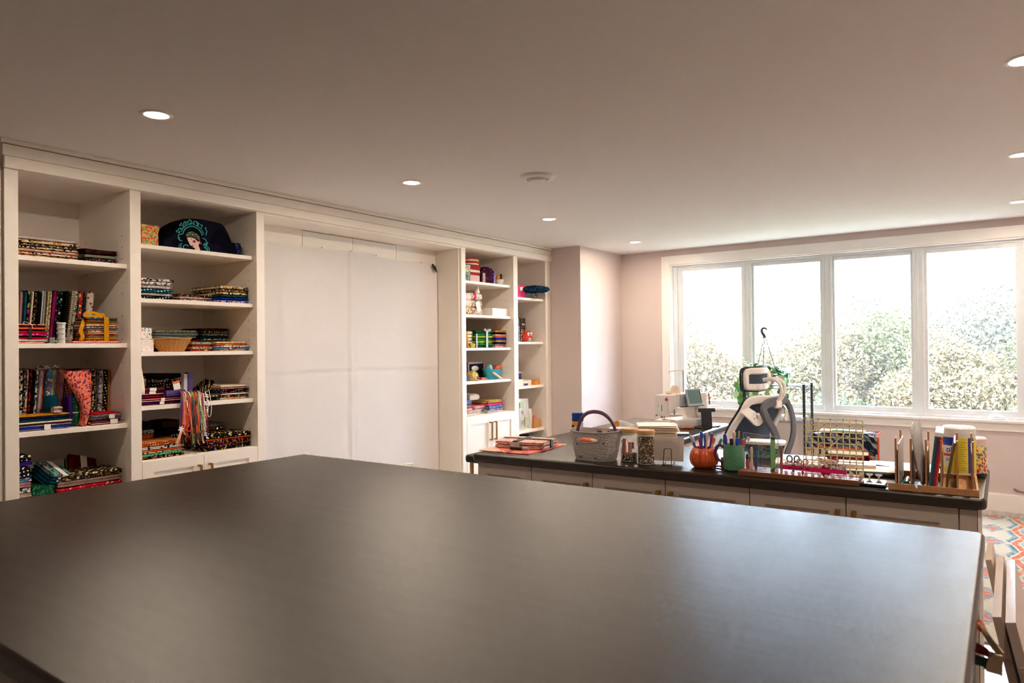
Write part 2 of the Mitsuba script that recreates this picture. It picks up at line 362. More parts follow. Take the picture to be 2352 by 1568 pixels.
single('black_clip', loft([[(XC + .030 + .004 * k, 4.66 + .030 * c * w + (z - 2.12) * -.5 , z + .004 * s) for c, s in ((-1, 0), (-.3, 1), (.6, .6), (1, 0), (.3, -1), (-.5, -.7))] for k, (z, w) in enumerate(((2.158, .3), (2.145, .75), (2.125, .8), (2.105, .5), (2.088, .18)))]), 'm_black_metal', 'small black bird-shaped scrap at the upper right corner of the white sheet', 'scrap', smooth=40)

# ------------------------------------------------------------------ island and desk
def edge_profile(t=.042):
    return t
ISL = V([(1.275, 2.055), (3.871, 2.137), (3.884, .4375), (1.262, .4385)])
def slab(pts, z0, z1, r=.012):
    """Worktop with rounded upper and lower edges."""
    from shapely import Polygon
    P = Polygon(pts)
    rings = []
    q = np.linspace(0, PI / 2, 6)
    prof = [(r - r * math.sin(a), z0 + r - r * math.cos(a)) for a in q] + [(r - r * math.cos(a), z1 - r + r * math.sin(a)) for a in q]
    base = P.buffer(-.02).buffer(.02, quad_segs=5)
    m0 = len(base.exterior.coords) - 1
    src = V(base.exterior.coords)[:-1]
    c = src.mean(0)
    nxt, prv = np.roll(src, -1, 0), np.roll(src, 1, 0)
    tn = nxt - prv; tn /= np.linalg.norm(tn, axis=1, keepdims=True)
    nn = np.stack([-tn[:, 1], tn[:, 0]], 1)
    if ((src + nn * .01 - c) ** 2).sum() > ((src - c) ** 2).sum(): nn = -nn
    for off, z in prof:
        q = src + nn * off
        rings.append(np.column_stack([q, np.full(m0, z)]))
    v = V(rings).reshape(-1, 3)
    f = grid_faces(len(prof), m0, False, True)
    cap = Polygon(rings[-1][:, :2])
    tv, tf = trimesh.creation.triangulate_polygon(cap, engine='earcut')
    parts = [tm(v, f), tm(np.column_stack([tv, np.full(len(tv), z1)]), tf), tm(np.column_stack([tv, np.full(len(tv), z0)]), tf[:, ::-1])]
    m = cat(*parts); m.merge_vertices(); trimesh.repair.fix_normals(m)
    return m
ZI = .93
isl = thing('cutting_table', 'large dark brown cutting table with a satin worktop in the foreground', 'table')
wt = slab(ISL, ZI - .045, ZI, .010)
part(isl, 'worktop', wt, 'm_laminate', 25)
ib = poly([(1.32, 2.02), (3.83, 2.10), (3.845, .47), (1.31, .475)], ZI - .045 - .10, .10)
part(isl, 'cabinet_body', ib, 'm_greige')
part(isl, 'plinth', poly([(1.38, 1.96), (3.77, 2.04), (3.785, .53), (1.37, .535)], .10, 0), 'm_greige')
part(isl, 'end_door', cat(box(3.842, 3.856, .50, 1.26, .12, ZI - .055, .002), box(3.834, 3.850, 1.27, 2.08, .12, ZI - .055, .002)), 'm_greige')

P0, DD = V([1.711, 2.741]), V([.99841, .05629])
NN = V([-DD[1], DD[0]])
ZD = .88
def dk(s, t, z=None):
    """Point of the front desk: s along its front edge from the left corner, t away from the edge."""
    q = P0 + s * DD + t * NN
    return (q[0], q[1]) if z is None else (q[0], q[1], z)
ANG = math.atan2(DD[1], DD[0])
desk = thing('desk', 'L-shaped sewing desk with a dark top and pale doors', 'desk')
top = [dk(0, 0), dk(2.149, 0), dk(2.182, .706), (2.41, 3.50), (2.373, 4.704), (1.656, 4.728), (1.690, 3.4)]
wt = slab(top, ZD - .042, ZD, .013)
part(desk, 'worktop', wt, 'm_laminate', 25)
part(desk, 'desk_body', poly([dk(.016, .05), dk(2.12, .05), dk(2.14, .62), dk(.016, .62)], .736, .10), 'm_greige')
part(desk, 'wing_cabinet', poly([(1.72, 3.42), (2.0, 3.42), (2.0, 4.66), (1.69, 4.68)], .756, .08), 'm_trim')
part(desk, 'wing_apron', poly([(2.345, 3.45), (2.365, 3.45), (2.345, 4.598), (2.325, 4.598)], .165, .672), 'm_trim')
part(desk, 'wing_leg', box(2.30, 2.345, 4.60, 4.665, 0, .838, .003), 'm_trim')
part(desk, 'plinth', poly([dk(.05, .10), dk(2.08, .10), dk(2.08, .58), dk(.05, .58)], .10, 0), 'm_greige')
ds = [.017, .333, .657, 1.003, 1.357, 1.710, 2.068]
for i in range(6):
    a, c = ds[i] + .0018, ds[i + 1] - .0018
    fr, pn = shaker(0, a, c, .115, .832, .056)
    # shaker() faces +X with its width along y: turn it to face the camera side
    R = V([[0, DD[0], 0], [0, DD[1], 0], [0, 0, 1]], float)
    def turn(m):
        v = m.vertices; q = P0 + v[:, 1:2] * DD + (.030 - v[:, :1]) * NN
        return tm(np.column_stack([q, v[:, 2]]), m.faces[:, ::-1])
    d = part(desk, 'door', cat(turn(fr), turn(pn)), 'm_greige')
    side = {1: c - .026, 2: c - .026, 3: a + .026, 4: c - .026, 5: a + .026}.get(i)
    if side:
        hd = cat(box(0, .028, side - .0085, side + .0085, .772, .786, .001), box(0, .028, side - .0085, side + .0085, .632, .646, .001), box(.018, .030, side - .0085, side + .0085, .632, .786, .001))
        part(desk, d.split('__', 1)[1] + '__handle', turn(hd), 'm_brass', label='brass bar pull')
part(desk, 'filler_strip', cat(*[turn(box(-.018, 0, 2.0705, 2.121, .115, .832, .001))]), 'm_greige')
part(desk, 'end_panel', poly([dk(2.123, .034), dk(2.135, .034), dk(2.15, .60), dk(2.138, .60)], .72, .115), 'm_trim')  # painted whiter than the doors to show window light on this end


# ------------------------------------------------------------------ printed cloth: one material; uv = (row of the table, seed)
PAL = {}
def pal(key, desc, base, c1=None, c2=None, kind=0, scale=.03, amt=.3):
    PAL[key] = (len(PAL), desc, S(*base), S(*(c1 or base)), S(*(c2 or c1 or base)), kind, scale, amt)
# kinds: 0 plain, 1 scattered motifs, 2 dots, 3 stripes, 4 check, 5 fine specks, 6 blotches
K, W_, CR = (16, 15, 17), (226, 220, 212), (222, 204, 172)
pal('lilac', 'pale lilac', (190, 176, 178), (120, 138, 168), None, 6, .12, .3)
pal('creamgold', 'cream and gold', CR, (178, 120, 40), (40, 34, 30), 1, .035, .34)
pal('whiteblack', 'white and black', W_, K, (60, 58, 60), 1, .032, .36)
pal('blackcream', 'black and cream', K, CR, (196, 150, 90), 1, .022, .34)
pal('peach', 'peach', (214, 160, 128), (40, 30, 28), (226, 200, 180), 1, .05, .16)
pal('whitered', 'white and red', W_, (178, 40, 36), (30, 30, 32), 1, .028, .32)
pal('gold', 'golden brown', (186, 120, 44), (232, 214, 180), (90, 52, 24), 1, .022, .32)
pal('choc', 'dark brown plush', (58, 28, 22), (40, 18, 14), None, 6, .02, .4)
pal('sage', 'grey sage', (134, 130, 110))
pal('blackmulti', 'black multicoloured', K, (200, 60, 66), (70, 110, 150), 1, .024, .32)
pal('taupe', 'brownish taupe', (150, 118, 104), (130, 100, 88), None, 5, .01, .3)
pal('greybrown', 'grey brown', (92, 76, 70))
pal('navy', 'dark navy', (26, 26, 52), (60, 56, 96), None, 5, .02, .1)
pal('inkblack', 'ink black', (14, 14, 24), (20, 20, 34), None, 6, .05, .3)
pal('teal', 'deep teal', (10, 92, 108), (8, 74, 92), None, 6, .03, .3)
pal('blackpink', 'black and magenta', (18, 12, 18), (190, 52, 130), (150, 180, 60), 1, .045, .3)
pal('cream', 'plain cream', (218, 202, 176), (196, 178, 150), None, 5, .012, .2)
pal('blackbrown', 'black and brown', (20, 14, 14), (96, 66, 40), (150, 140, 110), 1, .03, .22)
pal('black', 'plain black', (17, 15, 17))
pal('silver', 'silver grey', (176, 178, 184), (206, 206, 210), None, 5, .012, .3)
pal('grey', 'mid grey', (138, 136, 138), (176, 172, 170), None, 5, .014, .3)
pal('mossprint', 'sage green', (164, 160, 118), (106, 116, 66), (216, 206, 170), 1, .025, .3)
pal('creamred', 'cream and red', (216, 196, 166), (176, 44, 40), (120, 130, 70), 1, .026, .32)
pal('plum', 'plum pink', (132, 30, 84), (118, 24, 74), None, 6, .04, .4)
pal('aubergine', 'dark aubergine', (52, 18, 42), (150, 120, 140), (20, 12, 18), 1, .03, .2)
pal('blackteal', 'black and teal', (14, 14, 18), (24, 120, 124), (196, 186, 150), 1, .045, .26)
pal('newsprint', 'cream newsprint', (196, 186, 150), (60, 56, 50), None, 3, .012, .35)
pal('greyblack', 'grey and black', (150, 148, 146), K, (210, 206, 200), 1, .016, .4)
pal('redfloral', 'red floral', (170, 32, 36), (216, 190, 120), (60, 96, 70), 1, .036, .34)
pal('whitefigure', 'white figure-print', (208, 198, 186), (36, 30, 30), (150, 44, 50), 1, .05, .22)
pal('maroonfloral', 'maroon floral', (106, 22, 26), (176, 60, 54), (40, 12, 16), 1, .018, .4)
pal('salmon', 'salmon orange', (214, 104, 66), (226, 160, 120), None, 5, .02, .15)
pal('red', 'bright red', (196, 20, 32), (150, 10, 24), None, 6, .03, .25)
pal('magenta', 'magenta', (176, 24, 100), (96, 16, 92), (226, 140, 190), 1, .02, .34)
pal('mint', 'pale mint', (190, 204, 190), (160, 182, 170), None, 5, .012, .25)
pal('pinkcheck', 'pink and white', (230, 196, 186), (214, 90, 84), (240, 226, 220), 4, .014, .5)
pal('mustard', 'mustard', (196, 134, 30), (178, 116, 22), None, 6, .03, .3)
pal('rust', 'rust orange', (186, 74, 30), (222, 150, 80), (120, 36, 22), 1, .02, .3)
pal('greyblue', 'grey blue', (104, 120, 138), (60, 76, 98), (200, 196, 186), 1, .016, .3)
pal('tealprint', 'teal floral', (28, 92, 100), (216, 206, 180), (180, 70, 50), 1, .02, .34)
pal('orangecream', 'orange and cream', (224, 186, 130), (206, 96, 36), (232, 222, 196), 1, .018, .4)
pal('lavender', 'pale lavender', (178, 166, 186), (146, 134, 160), None, 6, .03, .3)
pal('orange', 'bright orange', (222, 84, 26), (236, 130, 50), None, 5, .014, .25)
pal('bluewhite', 'blue and white', (64, 128, 172), (226, 222, 218), (176, 50, 48), 1, .036, .3)
pal('paleyellow', 'pale yellow', (214, 202, 140), (196, 182, 116), None, 6, .03, .3)
pal('mauve', 'dusty mauve', (168, 122, 122), (150, 104, 106), None, 6, .03, .3)
pal('plaid', 'dark red plaid', (64, 22, 26), (170, 110, 100), None, 4, .018, .3)
pal('paisley', 'pink paisley', (220, 128, 112), (216, 84, 34), (120, 44, 70), 1, .024, .4)
pal('cocoa', 'mustard brown', (146, 90, 26))
pal('gingham', 'grey gingham', (176, 170, 168), (40, 38, 42), None, 4, .006, .5)
pal('maroonstripe', 'maroon striped', (104, 40, 44), (216, 176, 150), (60, 30, 60), 3, .010, .4)
pal('emerald', 'dark green', (22, 66, 44), (46, 104, 72), None, 5, .012, .3)
pal('purple', 'deep purple', (58, 28, 112), (46, 20, 92), None, 6, .03, .3)
pal('royal', 'royal blue', (22, 40, 150), (60, 86, 196), None, 5, .012, .25)
pal('rose', 'pink rose', (216, 128, 140), (176, 46, 80), (120, 168, 146), 1, .045, .38)
pal('tealgrey', 'teal and grey', (106, 112, 112), (60, 150, 142), (70, 56, 56), 1, .035, .42)
pal('petrol', 'dark petrol', (10, 50, 66), (20, 74, 90), None, 3, .008, .3)
pal('maroon', 'plain maroon', (88, 12, 26), (74, 8, 22), None, 6, .03, .4)
pal('lime', 'yellow green', (156, 156, 34))
pal('bootprint', 'black camouflage', (36, 30, 24), (216, 196, 160), (110, 84, 44), 1, .035, .36)
pal('redbow', 'red and white', (190, 20, 36), (232, 220, 214), None, 1, .05, .18)
pal('whitedash', 'teal dotted', (8, 70, 84), (220, 226, 224), None, 2, .022, .16)
pal('blackdot', 'black dotted', (20, 19, 22), (226, 222, 214), None, 2, .02, .16)
pal('leafwhite', 'white leaf-print', (226, 214, 204), (222, 120, 66), (20, 100, 100), 1, .030, .32)
pal('lavwhite', 'grey lilac', (178, 166, 172), (222, 214, 214), None, 2, .03, .2)
pal('lightgrey', 'light grey', (186, 182, 176), (160, 156, 150), None, 5, .01, .3)
pal('pinkgrey', 'pink and grey', (206, 160, 150), (120, 116, 112), (226, 210, 200), 1, .022, .36)
pal('whitemulti', 'white multicoloured', W_, (196, 46, 40), (60, 110, 160), 1, .026, .34)
pal('bluefloral', 'blue floral', (40, 60, 156), (226, 190, 206), (236, 232, 230), 1, .018, .4)
pal('palegreen', 'green and white', (186, 196, 176), (76, 120, 70), (206, 176, 70), 1, .026, .36)
pal('skyblue', 'pale blue', (150, 172, 184), (120, 144, 160), (206, 206, 200), 1, .02, .3)
pal('blackred', 'black and red', (22, 12, 14), (190, 28, 30), None, 1, .022, .34)
pal('brownpile', 'dark brown', (48, 26, 20), (70, 40, 28), None, 6, .02, .3)
pal('tealwhite', 'teal and white', (32, 82, 84), (196, 206, 200), None, 1, .02, .34)
pal('olive', 'olive yellow', (140, 120, 34), (60, 46, 20), None, 1, .02, .3)
pal('redstripe', 'red striped', (150, 30, 52), (220, 150, 150), (60, 36, 80), 3, .012, .4)
pal('blackorange', 'black and orange', (20, 16, 16), (214, 96, 26), (220, 200, 160), 1, .030, .32)
pal('orangedot', 'orange dotted', (170, 66, 20), (232, 196, 120), None, 2, .016, .2)
pal('ghost', 'white and black', W_, (26, 24, 26), (190, 184, 186), 1, .04, .34)
pal('mintblack', 'mint and black', (104, 196, 140), (18, 30, 24), None, 1, .035, .18)
pal('candy', 'black candy-print', (16, 14, 18), (226, 150, 40), (190, 70, 120), 1, .026, .30)
pal('yellowblack', 'black and yellow', (18, 16, 18), (230, 186, 40), (226, 220, 212), 1, .045, .26)
pal('ivory', 'plain ivory', (228, 218, 202), (206, 196, 180), None, 5, .012, .2)
pal('green', 'leaf green', (60, 128, 56), (36, 92, 48), None, 6, .02, .3)
pal('brightlime', 'lime green', (164, 196, 70), (130, 170, 50), None, 6, .02, .3)
pal('pink', 'hot pink', (224, 70, 124), (236, 130, 160), None, 6, .02, .25)
pal('palepink', 'pale pink', (226, 178, 176), (206, 150, 150), None, 6, .02, .25)
pal('rosewhite', 'white rose-print', (230, 214, 212), (196, 110, 120), (150, 160, 150), 1, .02, .34)
pal('slate', 'slate blue', (96, 108, 140))
pal('navyteal', 'navy floral', (18, 24, 52), (36, 110, 110), (50, 60, 120), 1, .03, .34)
pal('pastel', 'pastel floral', (190, 196, 190), (120, 156, 160), (206, 176, 110), 1, .022, .4)
pal('bookbrown', 'dark brown', (60, 46, 38), (90, 74, 62), None, 3, .02, .3)
pal('liberty', 'red and yellow floral', (206, 160, 70), (196, 40, 32), (110, 130, 90), 1, .026, .42)
pal('tinfloral', 'red flower-print', (226, 196, 120), (190, 32, 40), (60, 120, 120), 1, .024, .40)
pal('xmas', 'white red-print', (232, 224, 220), (184, 36, 40), (60, 90, 76), 1, .030, .24)
pal('snow', 'white pink-print', (234, 222, 218), (220, 120, 130), (130, 176, 180), 1, .040, .14)
pal('ringtin', 'red and cream striped', (222, 206, 176), (176, 28, 36), None, 3, .045, .5)
pal('tealtin', 'teal and yellow', (206, 206, 196), (40, 130, 136), (232, 186, 60), 1, .036, .36)
pal('pinkstar', 'pink star-print', (240, 196, 184), (40, 30, 36), (240, 208, 196), 1, .030, .16)
pal('matpink', 'coral printed', (232, 128, 104), (240, 196, 180), (200, 70, 80), 6, .05, .4)
pal('quilt', 'cream patchwork', (206, 182, 150), (150, 28, 30), (20, 60, 72), 6, .10, .45)
pal('tealflower', 'teal flowered', (10, 106, 110), (206, 140, 50), (150, 84, 40), 1, .030, .20)
pal('furgrey', 'grey fur', (84, 88, 100), (150, 152, 160), (36, 36, 44), 6, .012, .5)
pal('vest', 'green and pink', (130, 160, 90), (216, 60, 110), (240, 190, 60), 1, .03, .4)

_tab = list(PAL.values())
_cols = [[mi.Float([float(r[2 + c][k]) for r in _tab]) for k in range(3)] for c in range(3)]
_kind, _scale, _amt = (mi.Float([float(r[k]) for r in _tab]) for k in (5, 6, 7))
def cloth(p, n, uv):
    i = mi.UInt32(dr.clip(uv.x, 0, len(_tab) - 1) + .5)
    base, c1, c2 = (mi.Color3f(*[dr.gather(mi.Float, _cols[c][k], i) for k in range(3)]) for c in range(3))
    kind, sc, amt = (dr.gather(mi.Float, t, i) for t in (_kind, _scale, _amt))
    sc = sc * dr.select(kind == 1, .52, .85)
    a = (p.x * .83 + p.y * .95 + p.z * .21) / sc + uv.y * 13.7
    b = (p.z * .97 + p.x * .42 - p.y * .18) / sc + uv.y * 7.3
    d1, d2, w = voronoi(a, b)
    wob = noise(a * 3.1, b * 3.1, uv.y)
    motif = (d1 < amt * (.55 + .9 * wob)) & (w > .12)
    col = base
    second = dr.select(w < .55, c1, c2)
    f1, f2, fw = voronoi(a * 2.3 + 5.1, b * 2.3 + 1.7)
    col = dr.select((kind == 1) & (f1 < amt * .75) & (fw > .5), dr.select(fw < .75, c2, mix(c1, base, .4)), col)
    col = dr.select((kind == 1) & motif, second, col)
    fa, fb = a - dr.floor(a) - .5, b - dr.floor(b) - .5
    col = dr.select((kind == 2) & (dr.sqrt(fa * fa + fb * fb) < amt * 1.4), c1, col)
    st = p.z / sc + uv.y * 3.0
    si = dr.floor(st)
    col = dr.select((kind == 3) & ((st - si) < amt), dr.select(cell_rand(si, 3) < .5, c1, c2), col)
    col = dr.select(kind == 4, mix(base, c1, .5 * mi.Float(dr.select(fa > 0, 1.0, 0.0)) + .5 * mi.Float(dr.select(fb > 0, 1.0, 0.0))), col)
    col = dr.select((kind == 5) & (noise(a * 1.7, b * 1.7, 3.0) < amt), c1, col)
    bl = noise(a * .9, b * .9, uv.y)
    col = dr.select((kind == 6) & (bl < amt + .08), dr.select(noise(a * .5, b * .5, 9.0) < .5, c1, c2), col)
    return col * (.93 + .14 * noise(p.x * 420, p.y * 420, p.z * 420))
scene['m_cloth'] = {'type': 'twosided', 'bsdf': {'type': 'diffuse', 'reflectance': mikit.proc(cloth)}}
scene['m_gloss_print'] = {'type': 'twosided', 'bsdf': {'type': 'principled', 'base_color': mikit.proc(cloth), 'roughness': .35, 'specular': .5}}
_seed = [0]
def prt(m, key):
    """uv rows that give the mesh the print PAL[key]."""
    _seed[0] += 1
    return {'uv': np.tile([PAL[key][0], (_seed[0] * .37) % 5.0], (len(m.vertices), 1))}
def cl_part(parent, name, m, key, smooth=True, gloss=False, **k):
    return part(parent, name, m, 'm_gloss_print' if gloss else 'm_cloth', smooth, **prt(m, key), **k)
def cl_single(name, m, key, label, c, group=None, smooth=True, gloss=False):
    return single(name, m, 'm_gloss_print' if gloss else 'm_cloth', label, c, group, smooth, **prt(m, key))

# ------------------------------------------------------------------ folded and standing cloth
def folded(x0, x1, y0, y1, z0, z1, seed, crease=True):
    """A folded length of cloth: soft edges, uneven top, the folds showing as grooves at the front."""
    m = 18
    th = np.arange(m) * 2 * PI / m
    cx, cz = np.cos(th), np.sin(th)
    hx, hz = (x1 - x0) / 2, (z1 - z0) / 2
    X = hx * np.sign(cx) * np.abs(cx) ** .25
    Z = hz * np.sign(cz) * np.abs(cz) ** .55
    if crease and hz > .007:
        X = X - np.where((np.abs(cz) < .2) & (cx > 0), min(.010, hz), 0)
    n = 10
    s = np.linspace(-1, 1, n)
    rings = []
    for k, q in enumerate(s):
        e = .86 if k in (0, n - 1) else (.985 if k in (1, n - 2) else 1.0)
        yy = (y0 + y1) / 2 + q * (y1 - y0) / 2
        P = np.column_stack([X * (1 - (1 - e) * .25) + (x0 + x1) / 2, np.full(m, yy), Z * (e if e < .9 else 1)])
        wv = meshkit.noise(np.column_stack([P[:, 0] * 9, np.full(m, yy * 13), np.full(m, seed * 1.7)]), 3) - .5
        w2 = meshkit.noise(np.column_stack([np.full(m, seed * 2.3), np.full(m, yy * 17), Z * 60]), 5) - .5
        P[:, 2] += wv * hz * .45 * (Z > 0) + (z0 + z1) / 2
        P[:, 0] += w2 * .012
        rings.append(P)
    return loft(rings)
SHN = {1: ['top', 'second', 'third', 'lowest visible'], 2: ['top', 'second', 'third', 'fourth', 'lowest'], 3: ['top', 'second', 'third', 'fourth', 'lowest'], 4: ['top', 'second', 'third', 'lowest']}
BKN = {1: 'leftmost bookcase', 2: 'second bookcase', 3: 'third bookcase', 4: 'rightmost bookcase'}
ORD = ['first', 'second', 'third', 'fourth', 'fifth', 'sixth', 'seventh', 'eighth', 'ninth', 'tenth', 'eleventh', 'twelfth', 'thirteenth', 'fourteenth', 'fifteenth', 'sixteenth', 'seventeenth', 'eighteenth', 'nineteenth', 'twentieth', 'twenty-first', 'twenty-second']
def zshelf(b, s):
    return SHELF[b][s] if s < len(SHELF[b]) else .793
_ns = [100]
def FS(b, s, which, x, depth, y0, y1, layers, zb=0.0, wob=.012):
    """A stack of folded cloths, top first: layers = [(print, height), ...]; x = its front."""
    z = zshelf(b, s) + zb + .0004
    n = len(layers)
    for i, l in reversed(list(enumerate(layers))):
        key, h = l[:2]
        _ns[0] += 1
        g = np.random.default_rng(_ns[0])
        e = g.random(3) * wob
        a, c = (y0 + e[0], y1 - e[1]) if len(l) < 4 else (l[2], l[3])
        m = folded(x - depth, x - e[2], a, c, z, z + h, _ns[0])
        pos = 'only one' if n == 1 else ('topmost' if i == 0 else ('bottom' if i == n - 1 else ORD[i] + ' down'))
        lab = f'{PAL[key][1]} folded cloth, {pos} in {which}, {SHN[b][s]} shelf, {BKN[b]}'
        cl_single('folded_fabric', m, key, lab, 'folded fabric', f'folded cloths in the {BKN[b]}')
        z += h + .0003
    return z
def UP(b, s, x, depth, items, zb=0.0):
    """Cloths wrapped on boards and standing like books: items = [(print, y0 at foot, y1, height, lean in y)]."""
    z = zshelf(b, s) + zb + .0004
    for i, (key, y0, y1, h, lean) in enumerate(items):
        y1 = min(y1, BAY[b][1] - .004 - lean)
        _ns[0] += 1
        g = np.random.default_rng(_ns[0])
        m = folded(-h / 2, h / 2, -depth / 2, depth / 2, -(y1 - y0) / 2, (y1 - y0) / 2, _ns[0], False)
        v = m.vertices
        # x -> height, y -> depth, z -> thickness
        nv = np.column_stack([x - depth / 2 - g.random() * .02 + v[:, 1], (y0 + y1) / 2 + v[:, 2] * .97 + lean * (v[:, 0] + h / 2) / h, z + h / 2 + v[:, 0]])
        nv[:, 2] += z - nv[:, 2].min()
        mm = tm(nv, m.faces)
        lab = f'{PAL[key][1]} cloth on a board, standing {ORD[i]} from left, {SHN[b][s]} shelf, {BKN[b]}'
        cl_single('fabric_board', mm, key, lab, 'fabric board', f'standing cloths on the {SHN[b][s]} shelf of the {BKN[b]}')
def band(x, y0, y1, z0, z1, w=.004):
    """A strip round the front and top of a stack: front face at x."""
    return box(x, x + w, y0, y1, z0, z1, .0008)

# ------------------------------------------------------------------ the cloths on the shelves
FS(1, 0, 'left stack', -0.07, 0.4, 1.370, 1.672, [('lilac', 0.0153), ('creamgold', 0.0184), ('blackcream', 0.0138), ('whiteblack', 0.0122), ('peach', 0.0153), ('whitered', 0.0138), ('gold', 0.0122)])
FS(1, 0, 'right stack', -0.1, 0.36, 1.702, 1.886, [('choc', 0.0328), ('sage', 0.0205), ('blackmulti', 0.0267)])
UP(1, 1, -0.22, 0.2, [('greybrown', 1.424, 1.438, 0.272, 0.018), ('taupe', 1.435, 1.45, 0.272, 0.013), ('navy', 1.449, 1.458, 0.273, 0.014), ('teal', 1.457, 1.472, 0.274, 0.016), ('blackpink', 1.471, 1.484, 0.275, 0.017), ('cream', 1.48, 1.49, 0.276, 0.024), ('blackbrown', 1.49, 1.518, 0.276, 0.023), ('black', 1.518, 1.535, 0.278, 0.021), ('silver', 1.535, 1.546, 0.279, 0.02), ('grey', 1.545, 1.558, 0.279, 0.018), ('mossprint', 1.556, 1.569, 0.28, 0.023), ('creamred', 1.569, 1.581, 0.281, 0.022), ('plum', 1.578, 1.598, 0.282, 0.027), ('aubergine', 1.598, 1.61, 0.283, 0.025), ('blackteal', 1.608, 1.632, 0.283, 0.025), ('black', 1.632, 1.654, 0.285, 0.029), ('newsprint', 1.656, 1.675, 0.287, 0.034), ('greyblack', 1.675, 1.701, 0.288, 0.032), ('redfloral', 1.701, 1.73, 0.289, 0.027), ('navy', 1.73, 1.742, 0.29, 0.02), ('whitefigure', 1.742, 1.786, 0.292, 0.027)])
FS(1, 1, 'left stack', -0.06, 0.14, 1.370, 1.516, [('peach', 0.0073), ('maroonfloral', 0.0094), ('salmon', 0.0115), ('black', 0.0063), ('red', 0.0115), ('magenta', 0.0125), ('navy', 0.0073), ('red', 0.0084), ('mint', 0.0115), ('pinkcheck', 0.0094)])
FS(1, 1, 'ribbon bundle', -0.06, 0.15, 1.694, 1.865, [('tealprint', 0.0106), ('teal', 0.0074), ('rust', 0.0074), ('mustard', 0.0117), ('orangecream', 0.0117), ('greyblue', 0.0128), ('orange', 0.0074), ('creamred', 0.0117), ('cream', 0.0074), ('rust', 0.0106), ('newsprint', 0.0064), ('mustard', 0.0128), ('rust', 0.0074)], zb=0.012)
FS(1, 1, 'under the ribbon bundle', -0.045, 0.2, 1.622, 1.881, [('pinkcheck', 0.013)])
UP(1, 2, -0.22, 0.2, [('whiteblack', 1.44, 1.453, 0.306, 0.006), ('blackcream', 1.452, 1.462, 0.305, 0.014), ('whitemulti', 1.462, 1.475, 0.305, 0.02), ('blackred', 1.473, 1.487, 0.304, 0.022), ('black', 1.487, 1.5, 0.304, 0.022), ('whiteblack', 1.5, 1.513, 0.303, 0.023), ('lavender', 1.512, 1.529, 0.303, 0.026), ('orange', 1.528, 1.542, 0.302, 0.026), ('bluewhite', 1.542, 1.573, 0.302, 0.027), ('paleyellow', 1.573, 1.59, 0.301, 0.024), ('skyblue', 1.59, 1.604, 0.301, 0.02), ('mauve', 1.604, 1.636, 0.3, 0.019), ('plaid', 1.636, 1.687, 0.299, 0.019), ('brownpile', 1.687, 1.772, 0.297, 0.02), ('blackcream', 1.772, 1.811, 0.295, 0.016), ('greyblack', 1.811, 1.844, 0.294, 0.014), ('blackdot', 1.843, 1.866, 0.293, 0.01), ('cocoa', 1.866, 1.897, 0.292, 0.007)])
FS(1, 2, 'left stack', -0.06, 0.15, 1.370, 1.626, [('mustard', 0.0071), ('navy', 0.0122), ('petrol', 0.0132), ('cream', 0.0101), ('maroon', 0.0051), ('mint', 0.0101), ('royal', 0.0081), ('lavender', 0.0101)])
FS(1, 2, 'right stack', -0.06, 0.16, 1.718, 1.886, [('red', 0.0071), ('gingham', 0.0142), ('gingham', 0.0142), ('maroonstripe', 0.0142), ('maroonstripe', 0.0128)])
FS(1, 3, 'left stack', -0.07, 0.22, 1.370, 1.450, [('yellowblack', 0.0334), ('purple', 0.02), ('blackdot', 0.0601), ('bluewhite', 0.02), ('mauve', 0.0267), ('whiteblack', 0.0267), ('cream', 0.0234), ('brownpile', 0.0267), ('bluefloral', 0.0267), ('rose', 0.0534)])
FS(1, 3, 'right stack', -0.06, 0.26, 1.550, 1.886, [('bootprint', 0.0328), ('taupe', 0.0296), ('redbow', 0.0328), ('creamgold', 0.0296), ('black', 0.0328), ('petrol', 0.0328)])
FS(1, 3, 'middle stack', -0.06, 0.2, 1.435, 1.549, [('emerald', 0.0551), ('royal', 0.0551), ('rose', 0.0459)])
FS(2, 1, 'left stack', -0.06, 0.36, 1.959, 2.184, [('whiteblack', 0.0194), ('leafwhite', 0.0212), ('lavwhite', 0.0194), ('whitedash', 0.0229), ('lightgrey', 0.0176), ('blackdot', 0.0194)])
FS(2, 1, 'middle stack', -0.16, 0.3, 2.254, 2.515, [('blackcream', 0.0158), ('pinkgrey', 0.0158), ('whitemulti', 0.0189)])
FS(2, 1, 'right stack', -0.06, 0.36, 2.463, 2.676, [('creamgold', 0.0201), ('blackcream', 0.0181), ('creamgold', 0.0181), ('emerald', 0.0141), ('royal', 0.0161), ('bluefloral', 0.0201)])
FS(2, 2, 'back left stack', -0.26, 0.28, 2.158, 2.446, [('palegreen', 0.0179), ('skyblue', 0.0179), ('skyblue', 0.0144), ('black', 0.0144), ('red', 0.0126), ('black', 0.0162), ('redfloral', 0.0197), ('blackred', 0.0179)])
FS(2, 2, 'back right stack', -0.28, 0.25, 2.470, 2.676, [('brownpile', 0.0164), ('blackcream', 0.0164), ('tealwhite', 0.0164), ('petrol', 0.018), ('creamgold', 0.0098)], zb=0.07)
FS(2, 2, 'middle stack', -0.1, 0.16, 2.299, 2.442, [('palegreen', 0.0147), ('red', 0.0128), ('creamred', 0.0147), ('redfloral', 0.0128)])
FS(2, 2, 'right stack', -0.07, 0.19, 2.443, 2.676, [('orangecream', 0.0129), ('gold', 0.0103), ('whitemulti', 0.0129), ('bluewhite', 0.0116), ('creamred', 0.0103)])
FS(2, 3, 'front left stack', -0.05, 0.2, 1.959, 2.221, [('redstripe', 0.0097), ('maroonstripe', 0.0097), ('purple', 0.0078), ('maroonstripe', 0.0097)])
